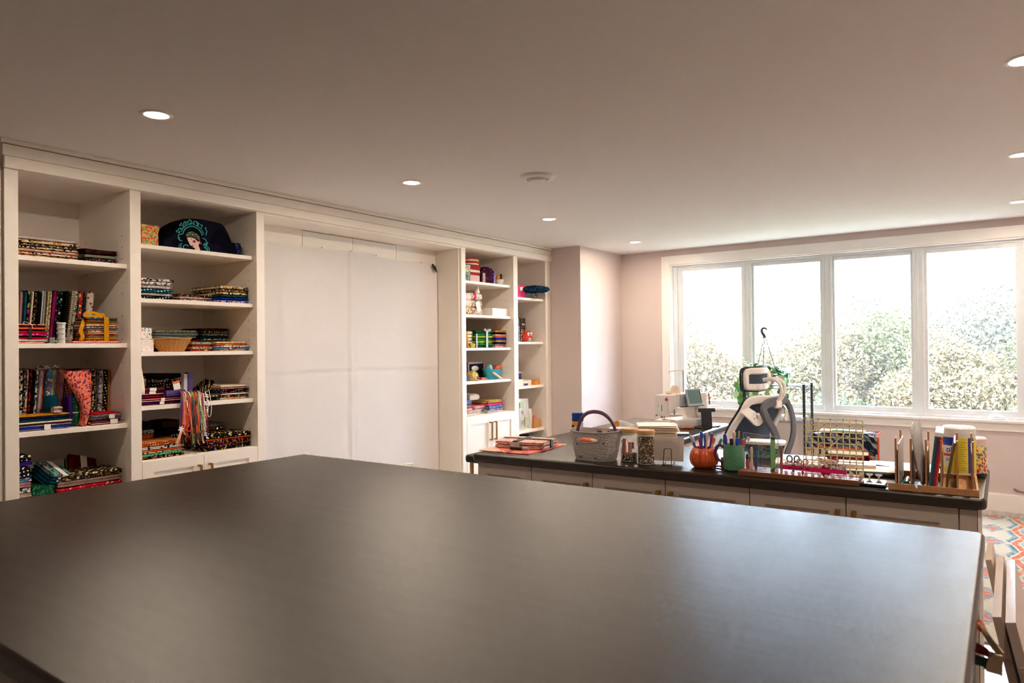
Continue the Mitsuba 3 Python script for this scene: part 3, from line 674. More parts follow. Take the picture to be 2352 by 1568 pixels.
FS(2, 3, 'label stack', -0.08, 0.16, 1.959, 2.134, [('maroonstripe', 0.0131), ('redstripe', 0.0131), ('maroonstripe', 0.0131), ('redstripe', 0.0118)], zb=0.041)
FS(2, 3, 'back black pile', -0.28, 0.22, 2.147, 2.354, [('black', 0.0292), ('blackcream', 0.0243), ('blackdot', 0.0243), ('blackorange', 0.0219), ('olive', 0.0195), ('black', 0.0243), ('black', 0.0243)])
FS(2, 3, 'right stack', -0.07, 0.24, 2.467, 2.676, [('cream', 0.0134), ('mauve', 0.0107), ('blackdot', 0.0134), ('blackmulti', 0.0107), ('cream', 0.012), ('blackorange', 0.012), ('leafwhite', 0.0147)])
FS(2, 4, 'front left stack', -0.05, 0.22, 1.959, 2.234, [('orangedot', 0.0251), ('ghost', 0.0185), ('orange', 0.0119), ('whitered', 0.0066), ('mintblack', 0.0172), ('blackorange', 0.0158)])
FS(2, 4, 'back left stack', -0.3, 0.2, 1.959, 2.189, [('black', 0.044), ('greyblack', 0.0293), ('rust', 0.0293), ('black', 0.0367), ('petrol', 0.0477)])
FS(2, 4, 'back middle stack', -0.34, 0.2, 2.253, 2.382, [('brownpile', 0.0467), ('black', 0.0389), ('blackdot', 0.0467), ('black', 0.0467)])
FS(2, 4, 'back right stack', -0.34, 0.24, 2.522, 2.676, [('greyblue', 0.0218), ('rust', 0.0191), ('black', 0.0272), ('black', 0.0381), ('black', 0.0272)])
FS(2, 4, 'front right stack', -0.05, 0.26, 2.355, 2.676, [('yellowblack', 0.0269), ('orange', 0.0108), ('candy', 0.0216), ('candy', 0.0198), ('yellowblack', 0.018)])
FS(3, 2, 'cream bundle', -0.12, 0.25, 4.798, 5.055, [('ivory', 0.0308), ('ivory', 0.0308), ('ivory', 0.0308), ('ivory', 0.0308), ('ivory', 0.0308)])
FS(3, 2, 'green bundle', -0.1, 0.25, 5.049, 5.336, [('emerald', 0.0278), ('green', 0.0223), ('brightlime', 0.0195), ('green', 0.0251), ('brightlime', 0.0223), ('green', 0.0223), ('emerald', 0.0223)])
FS(3, 2, 'rainbow stack', -0.07, 0.22, 5.317, 5.516, [('mustard', 0.0208), ('black', 0.0145), ('palepink', 0.0187), ('salmon', 0.0166), ('royal', 0.0208), ('gold', 0.0228), ('navy', 0.0166), ('mauve', 0.0166), ('palepink', 0.0166)])
FS(3, 4, 'left stack', -0.1, 0.25, 4.798, 5.020, [('slate', 0.0438), ('mauve', 0.0255), ('palepink', 0.0292), ('rosewhite', 0.0365)])
FS(3, 4, 'front stack', -0.05, 0.16, 4.798, 5.094, [('rosewhite', 0.0195), ('ivory', 0.0195)])
FS(3, 4, 'middle stack', -0.12, 0.25, 5.054, 5.318, [('palepink', 0.023), ('rosewhite', 0.0204), ('mauve', 0.0256)])
FS(3, 4, 'right stack', -0.08, 0.25, 5.215, 5.481, [('vest', 0.0256), ('pink', 0.0256), ('bluewhite', 0.0235), ('bluefloral', 0.0213), ('rosewhite', 0.0171)])
FS(3, 4, 'back pile', -0.32, 0.22, 5.398, 5.516, [('vest', 0.0335), ('maroonfloral', 0.0335), ('olive', 0.0335)])
FS(4, 0, 'under the navy cloth', -0.1, 0.25, 5.891, 6.087, [('navyteal', 0.0215), ('pastel', 0.0215), ('skyblue', 0.0189), ('pastel', 0.0215)])

# ------------------------------------------------------------------ other things on the shelves
def yz_prism(pts, x0, x1, c=.003):
    """Outline in (y, z) with depth x0..x1, front edge eased."""
    p = V(pts, float); m = p.mean(0)
    rings = []
    for x, k in ((x0, 0), (x1 - c, 0), (x1 - c * .3, .35), (x1, 1)):
        q = p + (m - p) / np.linalg.norm(m - p, axis=1, keepdims=True) * c * k
        rings.append(np.column_stack([np.full(len(p), x), q]))
    from shapely import Polygon
    P = Polygon(p)
    tv, tf = trimesh.creation.triangulate_polygon(P, engine='earcut')
    n = len(p)
    v = np.vstack(rings); f = grid_faces(4, n, False, True)
    last = np.column_stack([np.full(len(tv), x1), m + (tv - m) * (1 - c / .08) if False else tv])
    A = tm(v, f)
    caps = []
    for x, flip in ((x0, True), (x1, False)):
        q = p if x == x0 else rings[-1][:, 1:]
        tv, tf = trimesh.creation.triangulate_polygon(Polygon(q), engine='earcut')
        caps.append(tm(np.column_stack([np.full(len(tv), x), tv]), tf[:, ::-1] if flip else tf))
    out = cat(A, *caps); out.merge_vertices(); trimesh.repair.fix_normals(out)
    return out
def ribbon(path, w, t=.0012, ref=(0, 1, 0)):
    return sweep(smooth_path(path, 36), rect(w, t), ref)
mat('white_plastic', (232, 230, 228), .35, specular=.5)
mat('label_white', (228, 224, 218), .5)
mat('wicker', (186, 128, 62), .6)
mat('tan_card', (186, 132, 78), .7)
mat('cream_card', (226, 210, 188), .6)
mat('paper', (236, 232, 226), .7)
def M(name, rgb, r=.5, **k): return mat('c_' + name, rgb, r, **k)

# leftmost bookcase
t = thing('ribbon', 'mustard ribbon tied round the cloth bundle on the leftmost bookcase', 'ribbon')
cl_part(t, 'band', cat(box(-.0595, -.056, 1.782, 1.808, 1.466, 1.594, .0008), box(-.18, -.058, 1.782, 1.808, 1.5935, 1.596)), 'mustard', False)
cl_part(t, 'bow', cat(ribbon([(-.07, 1.792, 1.597), (-.075, 1.74, 1.618), (-.075, 1.695, 1.612), (-.075, 1.70, 1.598), (-.07, 1.75, 1.600), (-.07, 1.792, 1.598)], .015, ref=(1, 0, .2)), ribbon([(-.07, 1.792, 1.597), (-.07, 1.782, 1.612), (-.075, 1.765, 1.607), (-.07, 1.775, 1.598)], .012, ref=(1, 0, .2))), 'mustard')
cl_part(t, 'tail', ribbon([(-.10, 1.70, 1.585), (-.066, 1.678, 1.55), (-.062, 1.668, 1.52), (-.06, 1.676, 1.49), (-.064, 1.668, 1.469)], .020, ref=(1, 0, 0)), 'mustard')
t = thing('thread_tower', 'clear plastic tower of white thread reels on the leftmost bookcase', 'thread')
for i in range(4):
    part(t, 'reel', lathe([(.001, 0), (.021, 0), (.021, .003), (.0185, .004), (.0185, .021), (.021, .022), (.021, .0245), (.001, .0245)], 20, (-.075, 1.580, 1.4545 + .0255 * i)), M('frosted', (196, 192, 192), .25), 40)
part(t, 'cap', lathe([(.0222, .0), (.0226, .004), (.020, .006), (.001, .006)], 20, (-.075, 1.580, 1.5567)), 'm_white_plastic', 40)
single('small_grey_box', box(-.085, -.055, 1.519, 1.544, 1.4545, 1.485, .002), M('grey', (116, 108, 106)), 'tiny grey box left of the clear thread tower on the leftmost bookcase', 'box')
t = thing('lace_tie', 'black lace tied round the left folded stack on the leftmost bookcase', 'ribbon')
part(t, 'band', box(-.0600, -.056, 1.426, 1.440, 1.478, 1.530, .0008), M('lace', (14, 12, 14), .8))
part(t, 'white_loop', tube(smooth_path([(-.055, 1.443, 1.53), (-.05, 1.436, 1.548), (-.06, 1.412, 1.562), (-.07, 1.407, 1.553), (-.06, 1.425, 1.548)], 20), .0016, 6), 'm_white_plastic', True, label='white cord loop')
cl_single('fabric_roll', tube(smooth_path([(-.25, 1.53, 1.325), (-.25, 1.58, 1.328), (-.25, 1.635, 1.334)], 10), .011, 10, (1, 0, 0)), 'greyblack', 'grey fabric roll lying on the standing cloths, third shelf, leftmost bookcase', 'fabric roll')
# the pink paisley cloth hanging as a cone
rr = []
for k, (z, ya, yb_, xo) in enumerate(((1.310, 1.592, 1.742, -.11), (1.285, 1.604, 1.741, -.088), (1.24, 1.622, 1.738, -.078), (1.18, 1.652, 1.733, -.072), (1.12, 1.676, 1.727, -.068), (1.06, 1.680, 1.716, -.066), (1.016, 1.672, 1.705, -.066))):
    s = np.linspace(0, 1, 24)
    a = s * 2 * PI
    y = (ya + yb_) / 2 + (yb_ - ya) / 2 * np.cos(a)
    x = xo - .03 + (.030 + .007 * np.sin(3 * a + k * .4)) * np.sin(a)
    rr.append(np.column_stack([x, y, np.full(24, z) + .006 * np.cos(2 * a)]))
cl_single('draped_cloth', loft(rr), 'paisley', 'pink and orange paisley cloth draped down to a point on the leftmost bookcase', 'fabric')
cl_single('fabric_roll', lathe([(.001, 0), (.030, 0), (.033, .03), (.032, .068), (.026, .078), (.001, .078)], 24, (-.155, 1.562, 1.1045)), 'petrol', 'dark teal rolled cloth behind the left stack, third shelf, leftmost bookcase', 'fabric roll')
cl_single('scrap_bundle', folded(-.10, -.06, 1.540, 1.580, 1.0962, 1.128, 41), 'pinkgrey', 'small pinkish scrap bundle on the left stack, third shelf, leftmost bookcase', 'fabric')
cl_single('fabric_board', folded(-.2, -.11, 1.628, 1.646, 1.0145, 1.180, 42, False), 'purple', 'deep purple folded cloth standing beside the green one, third shelf, leftmost bookcase', 'fabric board')
t = thing('fabric_roll', 'dark green glitter cloth roll with a white band, third shelf, leftmost bookcase', 'fabric roll')
cl_part(t, 'cloth', lathe([(.001, 0), (.0175, 0), (.0185, .004), (.0185, .16), (.017, .163), (.001, .163)], 20, (-.13, 1.6655, 1.0145), 1.0, 1.05), 'emerald')
part(t, 'white_band', lathe([(.0188, .07), (.0195, .071), (.0195, .074), (.0188, .075)], 20, (-.13, 1.6655, 1.0145), 1.0, 1.05), 'm_label_white', True)
cl_single('cloth_bunch', folded(-.20, -.09, 1.712, 1.768, 1.0145, 1.076, 44), 'blackcream', 'crumpled black cloth left of the gingham stack, third shelf, leftmost bookcase', 'fabric')
single('paper_band', band(-.0602, 1.493, 1.523, 1.016, 1.044), 'm_label_white', 'white paper band on the left folded stack, third shelf, leftmost bookcase', 'label')
t = thing('paper_band', 'white paper bands on the gingham stack, third shelf, leftmost bookcase', 'label')
for bb in (band(-.0600, 1.806, 1.835, 1.046, 1.068), band(-.0592, 1.812, 1.850, 1.017, 1.042)): part(t, 'band', bb, 'm_label_white')
def tilted_bundle(label, tops, sides, loc, size, rx, ry, rz, name='fabric_bundle', lab=True):
    t = thing(name, label, 'fabric bundle')
    w, d, h = size
    n = len(sides); hh = h / n
    for i, key in enumerate(sides):
        m = folded(-d / 2, d / 2, -w / 2, w / 2, i * hh, (i + 1) * hh * .98, 60 + i, False)
        cl_part(t, 'fold', move(m, loc, rz, rx, ry), key)
    if lab:
        part(t, 'label_band', move(cat(box(-d * .48, d * .485, -.012, .022, h + .0006, h + .0016), box(d * .488, d * .495, -.012, .022, h * .2, h + .001)), loc, rz, rx, ry), 'm_label_white')
    return t
tilted_bundle('teal and grey banded cloth bundle tipped on its side, lowest visible shelf, leftmost bookcase', None, ['petrol', 'petrol', 'petrol', 'tealgrey'], (-.17, 1.555, .735), (.13, .16, .075), -.28, .42, .2)
tilted_bundle('maroon and yellow-green banded cloth bundle leaning upright, lowest visible shelf, leftmost bookcase', None, ['petrol', 'lime', 'maroon'], (-.33, 1.765, .735), (.15, .16, .05), -.42, .75, -.35)
FS(1, 3, 'back stack', -.25, .25, 1.56, 1.86, [('black', .05), ('petrol', .05), ('brownpile', .05)])

# second bookcase
t = thing('floral_box', 'small red and yellow floral lidded box, top shelf, second bookcase', 'box')
cl_part(t, 'box_body', box(-.16, -.063, 1.990, 2.085, 2.0135, 2.10, .002), 'liberty', False, True)
cl_part(t, 'lid', box(-.163, -.060, 1.987, 2.088, 2.098, 2.130, .002), 'liberty', False, True)
t = thing('tote_bag', 'large black bag printed with a pale lady and teal scrollwork, top shelf, second bookcase', 'bag')
ol = smooth_path([(2.106, 2.016), (2.110, 2.045), (2.14, 2.075), (2.176, 2.098), (2.212, 2.15), (2.254, 2.199), (2.33, 2.214), (2.41, 2.214), (2.48, 2.210), (2.515, 2.198), (2.548, 2.150), (2.572, 2.100), (2.592, 2.084), (2.606, 2.055), (2.612, 2.016)], 60)
c0 = V([2.36, 2.0136])
cl_part(t, 'bag_body', loft([np.column_stack([np.full(60, x), c0 + (ol - c0) * k]) for x, k in ((-.36, .80), (-.34, .93), (-.24, .99), (-.14, 1.0), (-.095, .985), (-.085, .95))]), 'inkblack')
labels[t + '__bag_body'] = {'label': 'dark navy-black bag body'}
XF = -.0846
def flat(pts, off=.0, h=.0014):
    from shapely import Polygon
    m = trimesh.creation.extrude_polygon(Polygon(pts), h, engine='earcut')
    v = m.vertices
    return tm(np.column_stack([XF + off + v[:, 2], v[:, 0], v[:, 1]]), m.faces)
def ell(y, z, ry, rz, n=20, rot=0.0):
    a = np.arange(n) * 2 * PI / n
    u, w = ry * np.cos(a), rz * np.sin(a)
    return np.column_stack([y + u * math.cos(rot) - w * math.sin(rot), z + u * math.sin(rot) + w * math.cos(rot)])
def arc(y, z, r, a0, a1, w, n=16, ky=1.0):
    a = np.linspace(a0, a1, n)
    o = np.column_stack([y + (r + w / 2) * ky * np.cos(a), z + (r + w / 2) * np.sin(a)])
    i = np.column_stack([y + (r - w / 2) * ky * np.cos(a), z + (r - w / 2) * np.sin(a)])
    return np.vstack([o, i[::-1]])
teal_bits = [flat(arc(2.304, 2.098, .062, .2, 3.0, .006, 24)), flat(arc(2.304, 2.098, .074, .3, 1.35, .004)), flat(arc(2.304, 2.098, .074, 1.8, 2.9, .004)), flat(arc(2.232, 2.085, .020, 1.2, 5.0, .005)), flat(arc(2.372, 2.075, .020, -1.8, 1.9, .005)), flat(arc(2.286, 2.181, .014, 0, 4.2, .004)), flat(arc(2.322, 2.181, .014, -1.1, 3.1, .004)), flat(arc(2.262, 2.026, .018, .6, 3.9, .005)), flat(arc(2.392, 2.030, .018, -.8, 2.6, .005)), flat(arc(2.345, 2.165, .016, -1, 2.4, .004)), flat(arc(2.262, 2.165, .016, .8, 4.2, .004))]
g = np.random.default_rng(3)
for k in range(46):
    a = g.random() * 2.9 + .1; r = .082 + .030 * g.random()
    y, z = 2.306 + r * 1.0 * math.cos(a), 2.090 + r * .98 * math.sin(a)
    if z < 2.2: teal_bits.append(flat(ell(y, z, .0062, .0028, 8, a + g.random())))
for k in range(26):
    s = g.random(); side = g.random() < .5
    y = (2.222 if side else 2.388) + .022 * (g.random() - .5); z = 2.022 + .075 * s
    teal_bits.append(flat(ell(y, z, .006, .0028, 8, g.random() * 3)))
part(t, 'teal_scrollwork', cat(*teal_bits), M('scroll', (20, 148, 140), .7))
part(t, 'lady_face', cat(flat([(2.268, 2.088), (2.290, 2.092), (2.316, 2.088), (2.338, 2.070), (2.342, 2.045), (2.352, 2.018), (2.318, 2.018), (2.316, 2.030), (2.300, 2.036), (2.286, 2.046), (2.280, 2.058), (2.272, 2.074)], .0004), flat(ell(2.344, 2.066, .006, .009, 12), .0004)), M('skin', (226, 190, 180), .7))
part(t, 'face_marks', cat(flat(ell(2.312, 2.070, .010, .0085, 14), .002), flat(ell(2.294, 2.082, .003, .003, 8), .002), flat(ell(2.352, 2.064, .008, .007, 10), .002), flat(ell(2.34, 2.090, .006, .005, 9), .002)), M('mark', (150, 40, 76), .7))
part(t, 'lips_and_eye', cat(flat(ell(2.300, 2.042, .008, .0032, 12, .25), .0024), flat(ell(2.312, 2.071, .004, .003, 10), .0034)), M('ink', (40, 18, 26), .7))
part(t, 'hair', cat(flat([(2.262, 2.090), (2.258, 2.104), (2.272, 2.122), (2.300, 2.130), (2.330, 2.120), (2.350, 2.098), (2.350, 2.074), (2.338, 2.080), (2.318, 2.092), (2.290, 2.096)], .0008)), M('hair', (34, 60, 40), .7))
part(t, 'hair_flowers', cat(*[flat(ell(y, z, .006, .005, 9), .0026) for y, z in ((2.272, 2.106), (2.285, 2.118), (2.302, 2.110), (2.322, 2.112), (2.338, 2.102))]), M('flower', (120, 140, 60), .7))
cl_single('blue_pouch', folded(-.22, -.10, 2.598, 2.640, 2.0135, 2.095, 71, False), 'navyteal', 'dark blue cloth pouch right of the large black bag, second bookcase', 'pouch')
cl_single('gift_box', box(-.15, -.055, 1.981, 2.050, 1.4055, 1.4755, .002), 'snow', 'white pink-printed box, lower of two, third shelf, second bookcase', 'box', None, False, True)
cl_single('gift_box', box(-.15, -.062, 1.981, 2.043, 1.4760, 1.5425, .002), 'xmas', 'white red-printed box, upper of two, third shelf, second bookcase', 'box', None, False, True)
# wicker basket: stakes and woven rows
t = thing('wicker_basket', 'honey wicker basket with flared sides, third shelf, second bookcase', 'basket')
by, bx = 2.196, -.135
def bpt(a, u, o=0.0):
    ry, rx = .068 + .042 * u + o, .050 + .028 * u + o
    return (bx + rx * math.sin(a), by + ry * math.cos(a), 1.4065 + .074 * u)
part(t, 'wall', loft([[bpt(a, u, -.002) for a in np.linspace(0, 2 * PI, 40, endpoint=False)] for u in (0, .5, 1)], True), M('wicker_dark', (150, 98, 46), .7), 40)
part(t, 'woven_rows', cat(*[tube([bpt(a, u, .0008 + .0011 * math.sin(a * 15 + PI * k)) for a in np.linspace(0, 2 * PI, 60, endpoint=False)], .0021, 5, closed=True) for k, u in enumerate(np.linspace(.04, .96, 17))]), 'm_wicker', True, kind='stuff')
part(t, 'stakes', cat(*[tube([bpt(a, u, .0030) for u in (0, .5, 1.0)], .0024, 5, (1, 0, .1)) for a in np.linspace(0, 2 * PI, 22, endpoint=False)]), 'm_wicker', True, kind='stuff')
part(t, 'rim', tube([bpt(a, 1.02 + .03 * math.sin(4 * a), .002) for a in np.linspace(0, 2 * PI, 60, endpoint=False)], .0042, 7, closed=True), 'm_wicker', True)
t = thing('cloth_doll', 'tall cream cloth cone with a pink tip at the left, fourth shelf, second bookcase', 'doll')
cl_part(t, 'cloth_body', lathe([(.001, 0), (.026, .002), (.027, .03), (.020, .09), (.011, .15), (.008, .158), (.001, .159)], 20, (-.085, 1.984, 1.162)), 'ivory')
cl_part(t, 'pink_tip', lathe([(.0082, .157), (.0088, .162), (.006, .166), (.001, .167)], 12, (-.085, 1.984, 1.162)), 'pink')
FS(2, 3, 'small doll-side stack', -.15, .1, 2.036, 2.062, [('rust', .016), ('cream', .014), ('gingham', .016), ('mauve', .014)], zb=.105)
FS(2, 3, 'base of the small stack', -.15, .1, 2.03, 2.07, [('brownpile', .05), ('black', .054)])
t = thing('booklet', 'white and purple booklet standing at the back, fourth shelf, second bookcase', 'booklet')
part(t, 'white_cover', box(-.20, -.165, 2.288, 2.312, 1.1005, 1.268, .001), M('greywhite', (196, 190, 196)))
part(t, 'purple_cover', box(-.20, -.16, 2.3125, 2.342, 1.1005, 1.276, .001), M('violet', (54, 30, 100)))
cl_single('leaning_cloth', move(folded(-.07, .07, -.012, .012, -.065, .065, 77, False), (-.24, 2.45, 1.168), 0, -.85, .1), 'blackcream', 'black print cloth leaning at a slant behind the ribbons, fourth shelf, second bookcase', 'fabric')
FS(2, 3, 'pile under the ribbons', -.07, .2, 2.25, 2.46, [('blackcream', .012), ('black', .020)])
t = thing('hang_tag', 'white and orange paper tag on the ribbon bunch, second bookcase', 'tag')
tg = move(box(-.002, 0, -.021, .021, -.026, .026, .0006), (-.066, 2.188, 1.206), 0, .2)
part(t, 'card', tg, 'm_paper')
part(t, 'orange_band', move(box(-.0005, .0012, -.021, .021, .012, .026), (-.066, 2.188, 1.206), 0, .2), M('tag_orange', (206, 96, 44), .6))
t = thing('paper_bands', 'white paper bands on the striped stacks at the left, fourth shelf, second bookcase', 'label')
for bb in (band(-.0800, 2.037, 2.075, 1.180, 1.199), band(-.0798, 2.034, 2.070, 1.162, 1.178), band(-.0500, 2.086, 2.108, 1.120, 1.140), band(-.0500, 2.078, 2.104, 1.103, 1.119)): part(t, 'band', bb, 'm_label_white')
# the bunch of ribbons hanging over the shelf edge
t = thing('ribbon_bunch', 'bunch of orange, white, green and purple ribbons hanging over the fourth shelf', 'ribbons')
g = np.random.default_rng(11)
rc = {'orange_ribbon': (216, 70, 22), 'white_ribbon': (232, 226, 222), 'green_ribbon': (116, 170, 80), 'purple_ribbon': (56, 28, 92), 'black_ribbon': (24, 22, 24), 'lilac_ribbon': (150, 116, 170), 'rust_ribbon': (130, 46, 18)}
seq = ['orange_ribbon', 'white_ribbon', 'orange_ribbon', 'black_ribbon', 'rust_ribbon', 'green_ribbon', 'orange_ribbon', 'black_ribbon', 'orange_ribbon', 'black_ribbon', 'rust_ribbon', 'green_ribbon', 'orange_ribbon', 'black_ribbon', 'white_ribbon', 'lilac_ribbon', 'orange_ribbon', 'rust_ribbon', 'white_ribbon', 'black_ribbon', 'orange_ribbon', 'green_ribbon', 'purple_ribbon', 'white_ribbon', 'orange_ribbon', 'rust_ribbon', 'green_ribbon', 'black_ribbon', 'orange_ribbon', 'white_ribbon', 'lilac_ribbon', 'orange_ribbon', 'white_ribbon', 'rust_ribbon']
seq = seq + ['orange_ribbon', 'black_ribbon', 'rust_ribbon', 'white_ribbon', 'orange_ribbon', 'green_ribbon', 'black_ribbon', 'orange_ribbon', 'rust_ribbon', 'black_ribbon', 'lilac_ribbon', 'orange_ribbon', 'white_ribbon', 'rust_ribbon', 'orange_ribbon', 'black_ribbon', 'green_ribbon', 'orange_ribbon', 'rust_ribbon', 'white_ribbon']
for i, nm in enumerate(seq):
    u = ((i * 7) % len(seq) + .5) / len(seq)
    y0 = 2.205 + .125 * u + .01 * (g.random() - .5)
    y1 = 2.195 + .155 * u + .03 * (g.random() - .5)
    zb = .83 + .16 * g.random() + .06 * abs(u - .55)
    x = -.028 + .018 * g.random()
    loop = g.random() < .45
    pts = [(-.10, y0 + .01, 1.118), (-.05, y0, 1.150 + .02 * g.random()), (-.022, y0, 1.140), (x, (2 * y0 + y1) / 3 + .012 * (g.random() - .5), 1.06), (x, (y0 + y1) / 2 + .02 * (g.random() - .5), .98), (x - .004, y1, zb + .02), (x, y1 + .006, zb)]
    if loop: pts += [(x + .008, y1 + .016, zb + .012), (x + .01, y1 + .018, zb + .07), (x + .006, y1 + .005, zb + .16)]
    part(t, nm, sweep(smooth_path(pts, 44), rect(.003 + .0055 * g.random(), .0012), (1, .35 * g.normal(), .05)), M(nm, rc[nm], .45))
zz = []
for k in range(34):
    z = 1.150 - .0082 * k
    zz.append((-.013 + .003 * math.sin(k), 2.340 + .014 * math.sin(k * .21) + (.006 if k % 2 else -.006), z))
part(t, 'rickrack', sweep(V(zz), rect(.009, .0014), (1, 0, 0)), M('white_ribbon', (232, 226, 222), .45), label='white zigzag trim')
part(t, 'purple_gauze', cat(move(folded(-.10, -.05, 2.118, 2.235, 1.142, 1.180, 91, False)), ribbon([(-.04, 2.205, 1.16), (-.020, 2.196, 1.13), (-.018, 2.190, 1.05), (-.018, 2.186, .96), (-.02, 2.190, .93)], .020, ref=(1, .1, 0))), M('gauze', (56, 24, 92), .6), True)
part(t, 'white_bow', cat(*[move(box(-.002, .002, -.018, .018, -.004, .004, .001), (-.016, 2.186, .952), 0, a) for a in (.2, 1.2, 2.2)]), M('white_ribbon', (232, 226, 222), .45))
part(t, 'stitched_loop', ribbon([(-.016, 2.186, .948), (-.014, 2.170, .91), (-.016, 2.160, .882), (-.016, 2.166, .876), (-.014, 2.176, .90), (-.016, 2.190, .945)], .010, ref=(1, 0, 0)), M('stitch', (220, 150, 120), .5))
cl_single('patch_label', box(-.052, -.0485, 2.415, 2.466, .925, .935), 'yellowblack', 'small framed print patch on the black and orange folded stack, second bookcase', 'label', None, False)

# third bookcase
def tin(label, key, y0, y1, z0, z1, xf, lid=True):
    r = (y1 - y0) / 2
    t = thing('tin', label, 'tin')
    h = z1 - z0
    loc = (xf - r, (y0 + y1) / 2, z0)
    cl_part(t, 'tin_body', lathe([(.001, 0), (r * .96, 0), (r * .98, .003), (r * .98, h * .7), (.001, h * .7)], 32, loc), key, 40 and True, True)
    cl_part(t, 'lid', lathe([(r, h * .66), (r, h - .003), (r - .003, h), (.001, h)], 32, loc), key, True, True)
    return t
tin('round red and cream tin on the striped boxes, top shelf, third bookcase', 'ringtin', 4.985, 5.175, 2.180, 2.238, -.10)
tin('teal and yellow tin, upper of two at the left, top shelf, third bookcase', 'tealtin', 4.86, 4.970, 2.096, 2.160, -.06)
tin('teal and white tin, lower of two at the left, top shelf, third bookcase', 'tealwhite', 4.86, 4.970, 2.0135, 2.0955, -.06)
for k, (c, z0, z1, y1, nm) in enumerate((((150, 10, 20), 2.135, 2.179, 5.170, 'red box at the top of the striped pile'), ((226, 214, 204), 2.112, 2.1345, 5.165, 'white box, second in the striped pile'), ((150, 10, 20), 2.086, 2.1115, 5.168, 'red box, third in the striped pile'), ((222, 190, 190), 2.0135, 2.0855, 5.160, 'pink and white box at the bottom of the striped pile'))):
    single('keepsake_box', box(-.26, -.13, 5.02, y1, z0, z1 - .0005, .002), M(f'kb{k}', c, .8), nm + ', top shelf, third bookcase', 'box')
t = thing('handbag', 'purple domed bag with floral ends, top shelf, third bookcase', 'bag')
ol = smooth_path([(5.170, 2.015), (5.172, 2.10), (5.20, 2.160), (5.26, 2.180), (5.33, 2.172), (5.385, 2.130), (5.402, 2.07), (5.400, 2.015)], 40)
c0 = V([5.29, 2.0136])
cl_part(t, 'bag_body', loft([np.column_stack([np.full(40, x), c0 + (ol - c0) * k]) for x, k in ((-.30, .9), (-.28, .99), (-.14, 1.0), (-.12, .96))]), 'aubergine')
cl_part(t, 'floral_end', box(-.128, -.116, 5.19, 5.232, 2.02, 2.115, .004), 'pinkgrey', False)
cl_part(t, 'floral_end', box(-.128, -.116, 5.362, 5.396, 2.02, 2.130, .004), 'bluefloral', False)
t = thing('teacup', 'small white teacup on a saucer, top shelf, third bookcase', 'teacup')
part(t, 'saucer', lathe([(.001, 0), (.03, 0), (.062, .008), (.064, .010), (.03, .004), (.001, .004)], 28, (-.12, 5.49, 2.0135)), 'm_white_plastic', 40)
part(t, 'cup', lathe([(.001, .004), (.026, .004), (.040, .02), (.046, .055), (.044, .055), (.038, .022), (.001, .010)], 28, (-.12, 5.455, 2.0135)), 'm_white_plastic', 40)
part(t, 'handle', tube(smooth_path([(-.12, 5.499, 2.062), (-.12, 5.522, 2.060), (-.12, 5.522, 2.038), (-.12, 5.495, 2.034)], 14), .004, 6, (1, 0, 0)), 'm_white_plastic', True)
single('felt_orange', trimesh.creation.icosphere(2, .024).apply_translation([-.125, 5.435, 2.085]), M('felt_orange', (220, 130, 40), .8), 'small orange ball in the white teacup, third bookcase', 'ball', smooth=True)
single('felt_bird', cat(trimesh.creation.icosphere(2, .018).apply_translation([-.12, 5.472, 2.092]), trimesh.creation.icosphere(2, .011).apply_translation([-.115, 5.478, 2.116])), M('felt_black', (40, 36, 38), .8), 'small black and white bird in the white teacup, third bookcase', 'ornament', smooth=True)
for k, (y0, y1, z0, z1, key, lab) in enumerate(((4.86, 5.005, 1.846, 1.910, 'snow', 'white printed box, top of the left three, second shelf, third bookcase'), (4.86, 5.010, 1.783, 1.8455, 'ivory', 'cream box, middle of the left three, second shelf, third bookcase'), (4.86, 5.012, 1.7095, 1.7825, 'creamgold', 'cream and gold box, lowest of the left three, second shelf, third bookcase'))):
    cl_single('paper_roll', box(-.24, -.10, y0, y1, z0, z1 - .0005, .012), key, lab, 'box', None, False)
for k, (z0, z1, key, lab) in enumerate(((1.850, 1.918, 'xmas', 'white fabric roll with red rings, topmost of three, second shelf, third bookcase'), (1.783, 1.8495, 'leafwhite', 'white leafy fabric roll, middle of three, second shelf, third bookcase'), (1.7095, 1.7825, 'whitered', 'red and white fabric roll, lowest of three, second shelf, third bookcase'))):
    t = thing('fabric_roll', lab, 'fabric roll')
    r = (z1 - z0) / 2 - .0006
    a = tube([(-.13 - .14 * (5.15 - 5.15), y, (z0 + z1) / 2) for y in (5.016, 5.06, 5.10, 5.15)], r, 18, (1, 0, 0))
    cl_part(t, 'roll', a, key)
    if k == 0: part(t, 'ring', tube([(-.13, y, (z0 + z1) / 2) for y in (5.030, 5.045, 5.062)], r + .0008, 18, (1, 0, 0)), M('ringred', (206, 40, 76), .6), True)
t = thing('price_tag', 'white paper tag hanging from the fabric rolls, third bookcase', 'tag')
part(t, 'card', move(box(-.001, .001, -.030, .030, -.05, .05, .0005), (-.091, 5.085, 1.79), 0, .35), 'm_paper')
single('felt_horn', lathe([(.001, 0), (.024, .0), (.020, .03), (.008, .07), (.001, .078)], 14, (-.13, 5.12, 1.9185)), 'm_label_white', 'white felt cone standing on the fabric rolls, third bookcase', 'ornament', smooth=40)
single('white_box', box(-.36, -.06, 5.26, 5.505, 1.7095, 1.784, .002), M('boxwhite', (232, 226, 220), .5), 'flat white cardboard box at the right, second shelf, third bookcase', 'box')
t = thing('ribbon', 'grey ribbon tied round the green cloth bundle, third bookcase', 'ribbon')
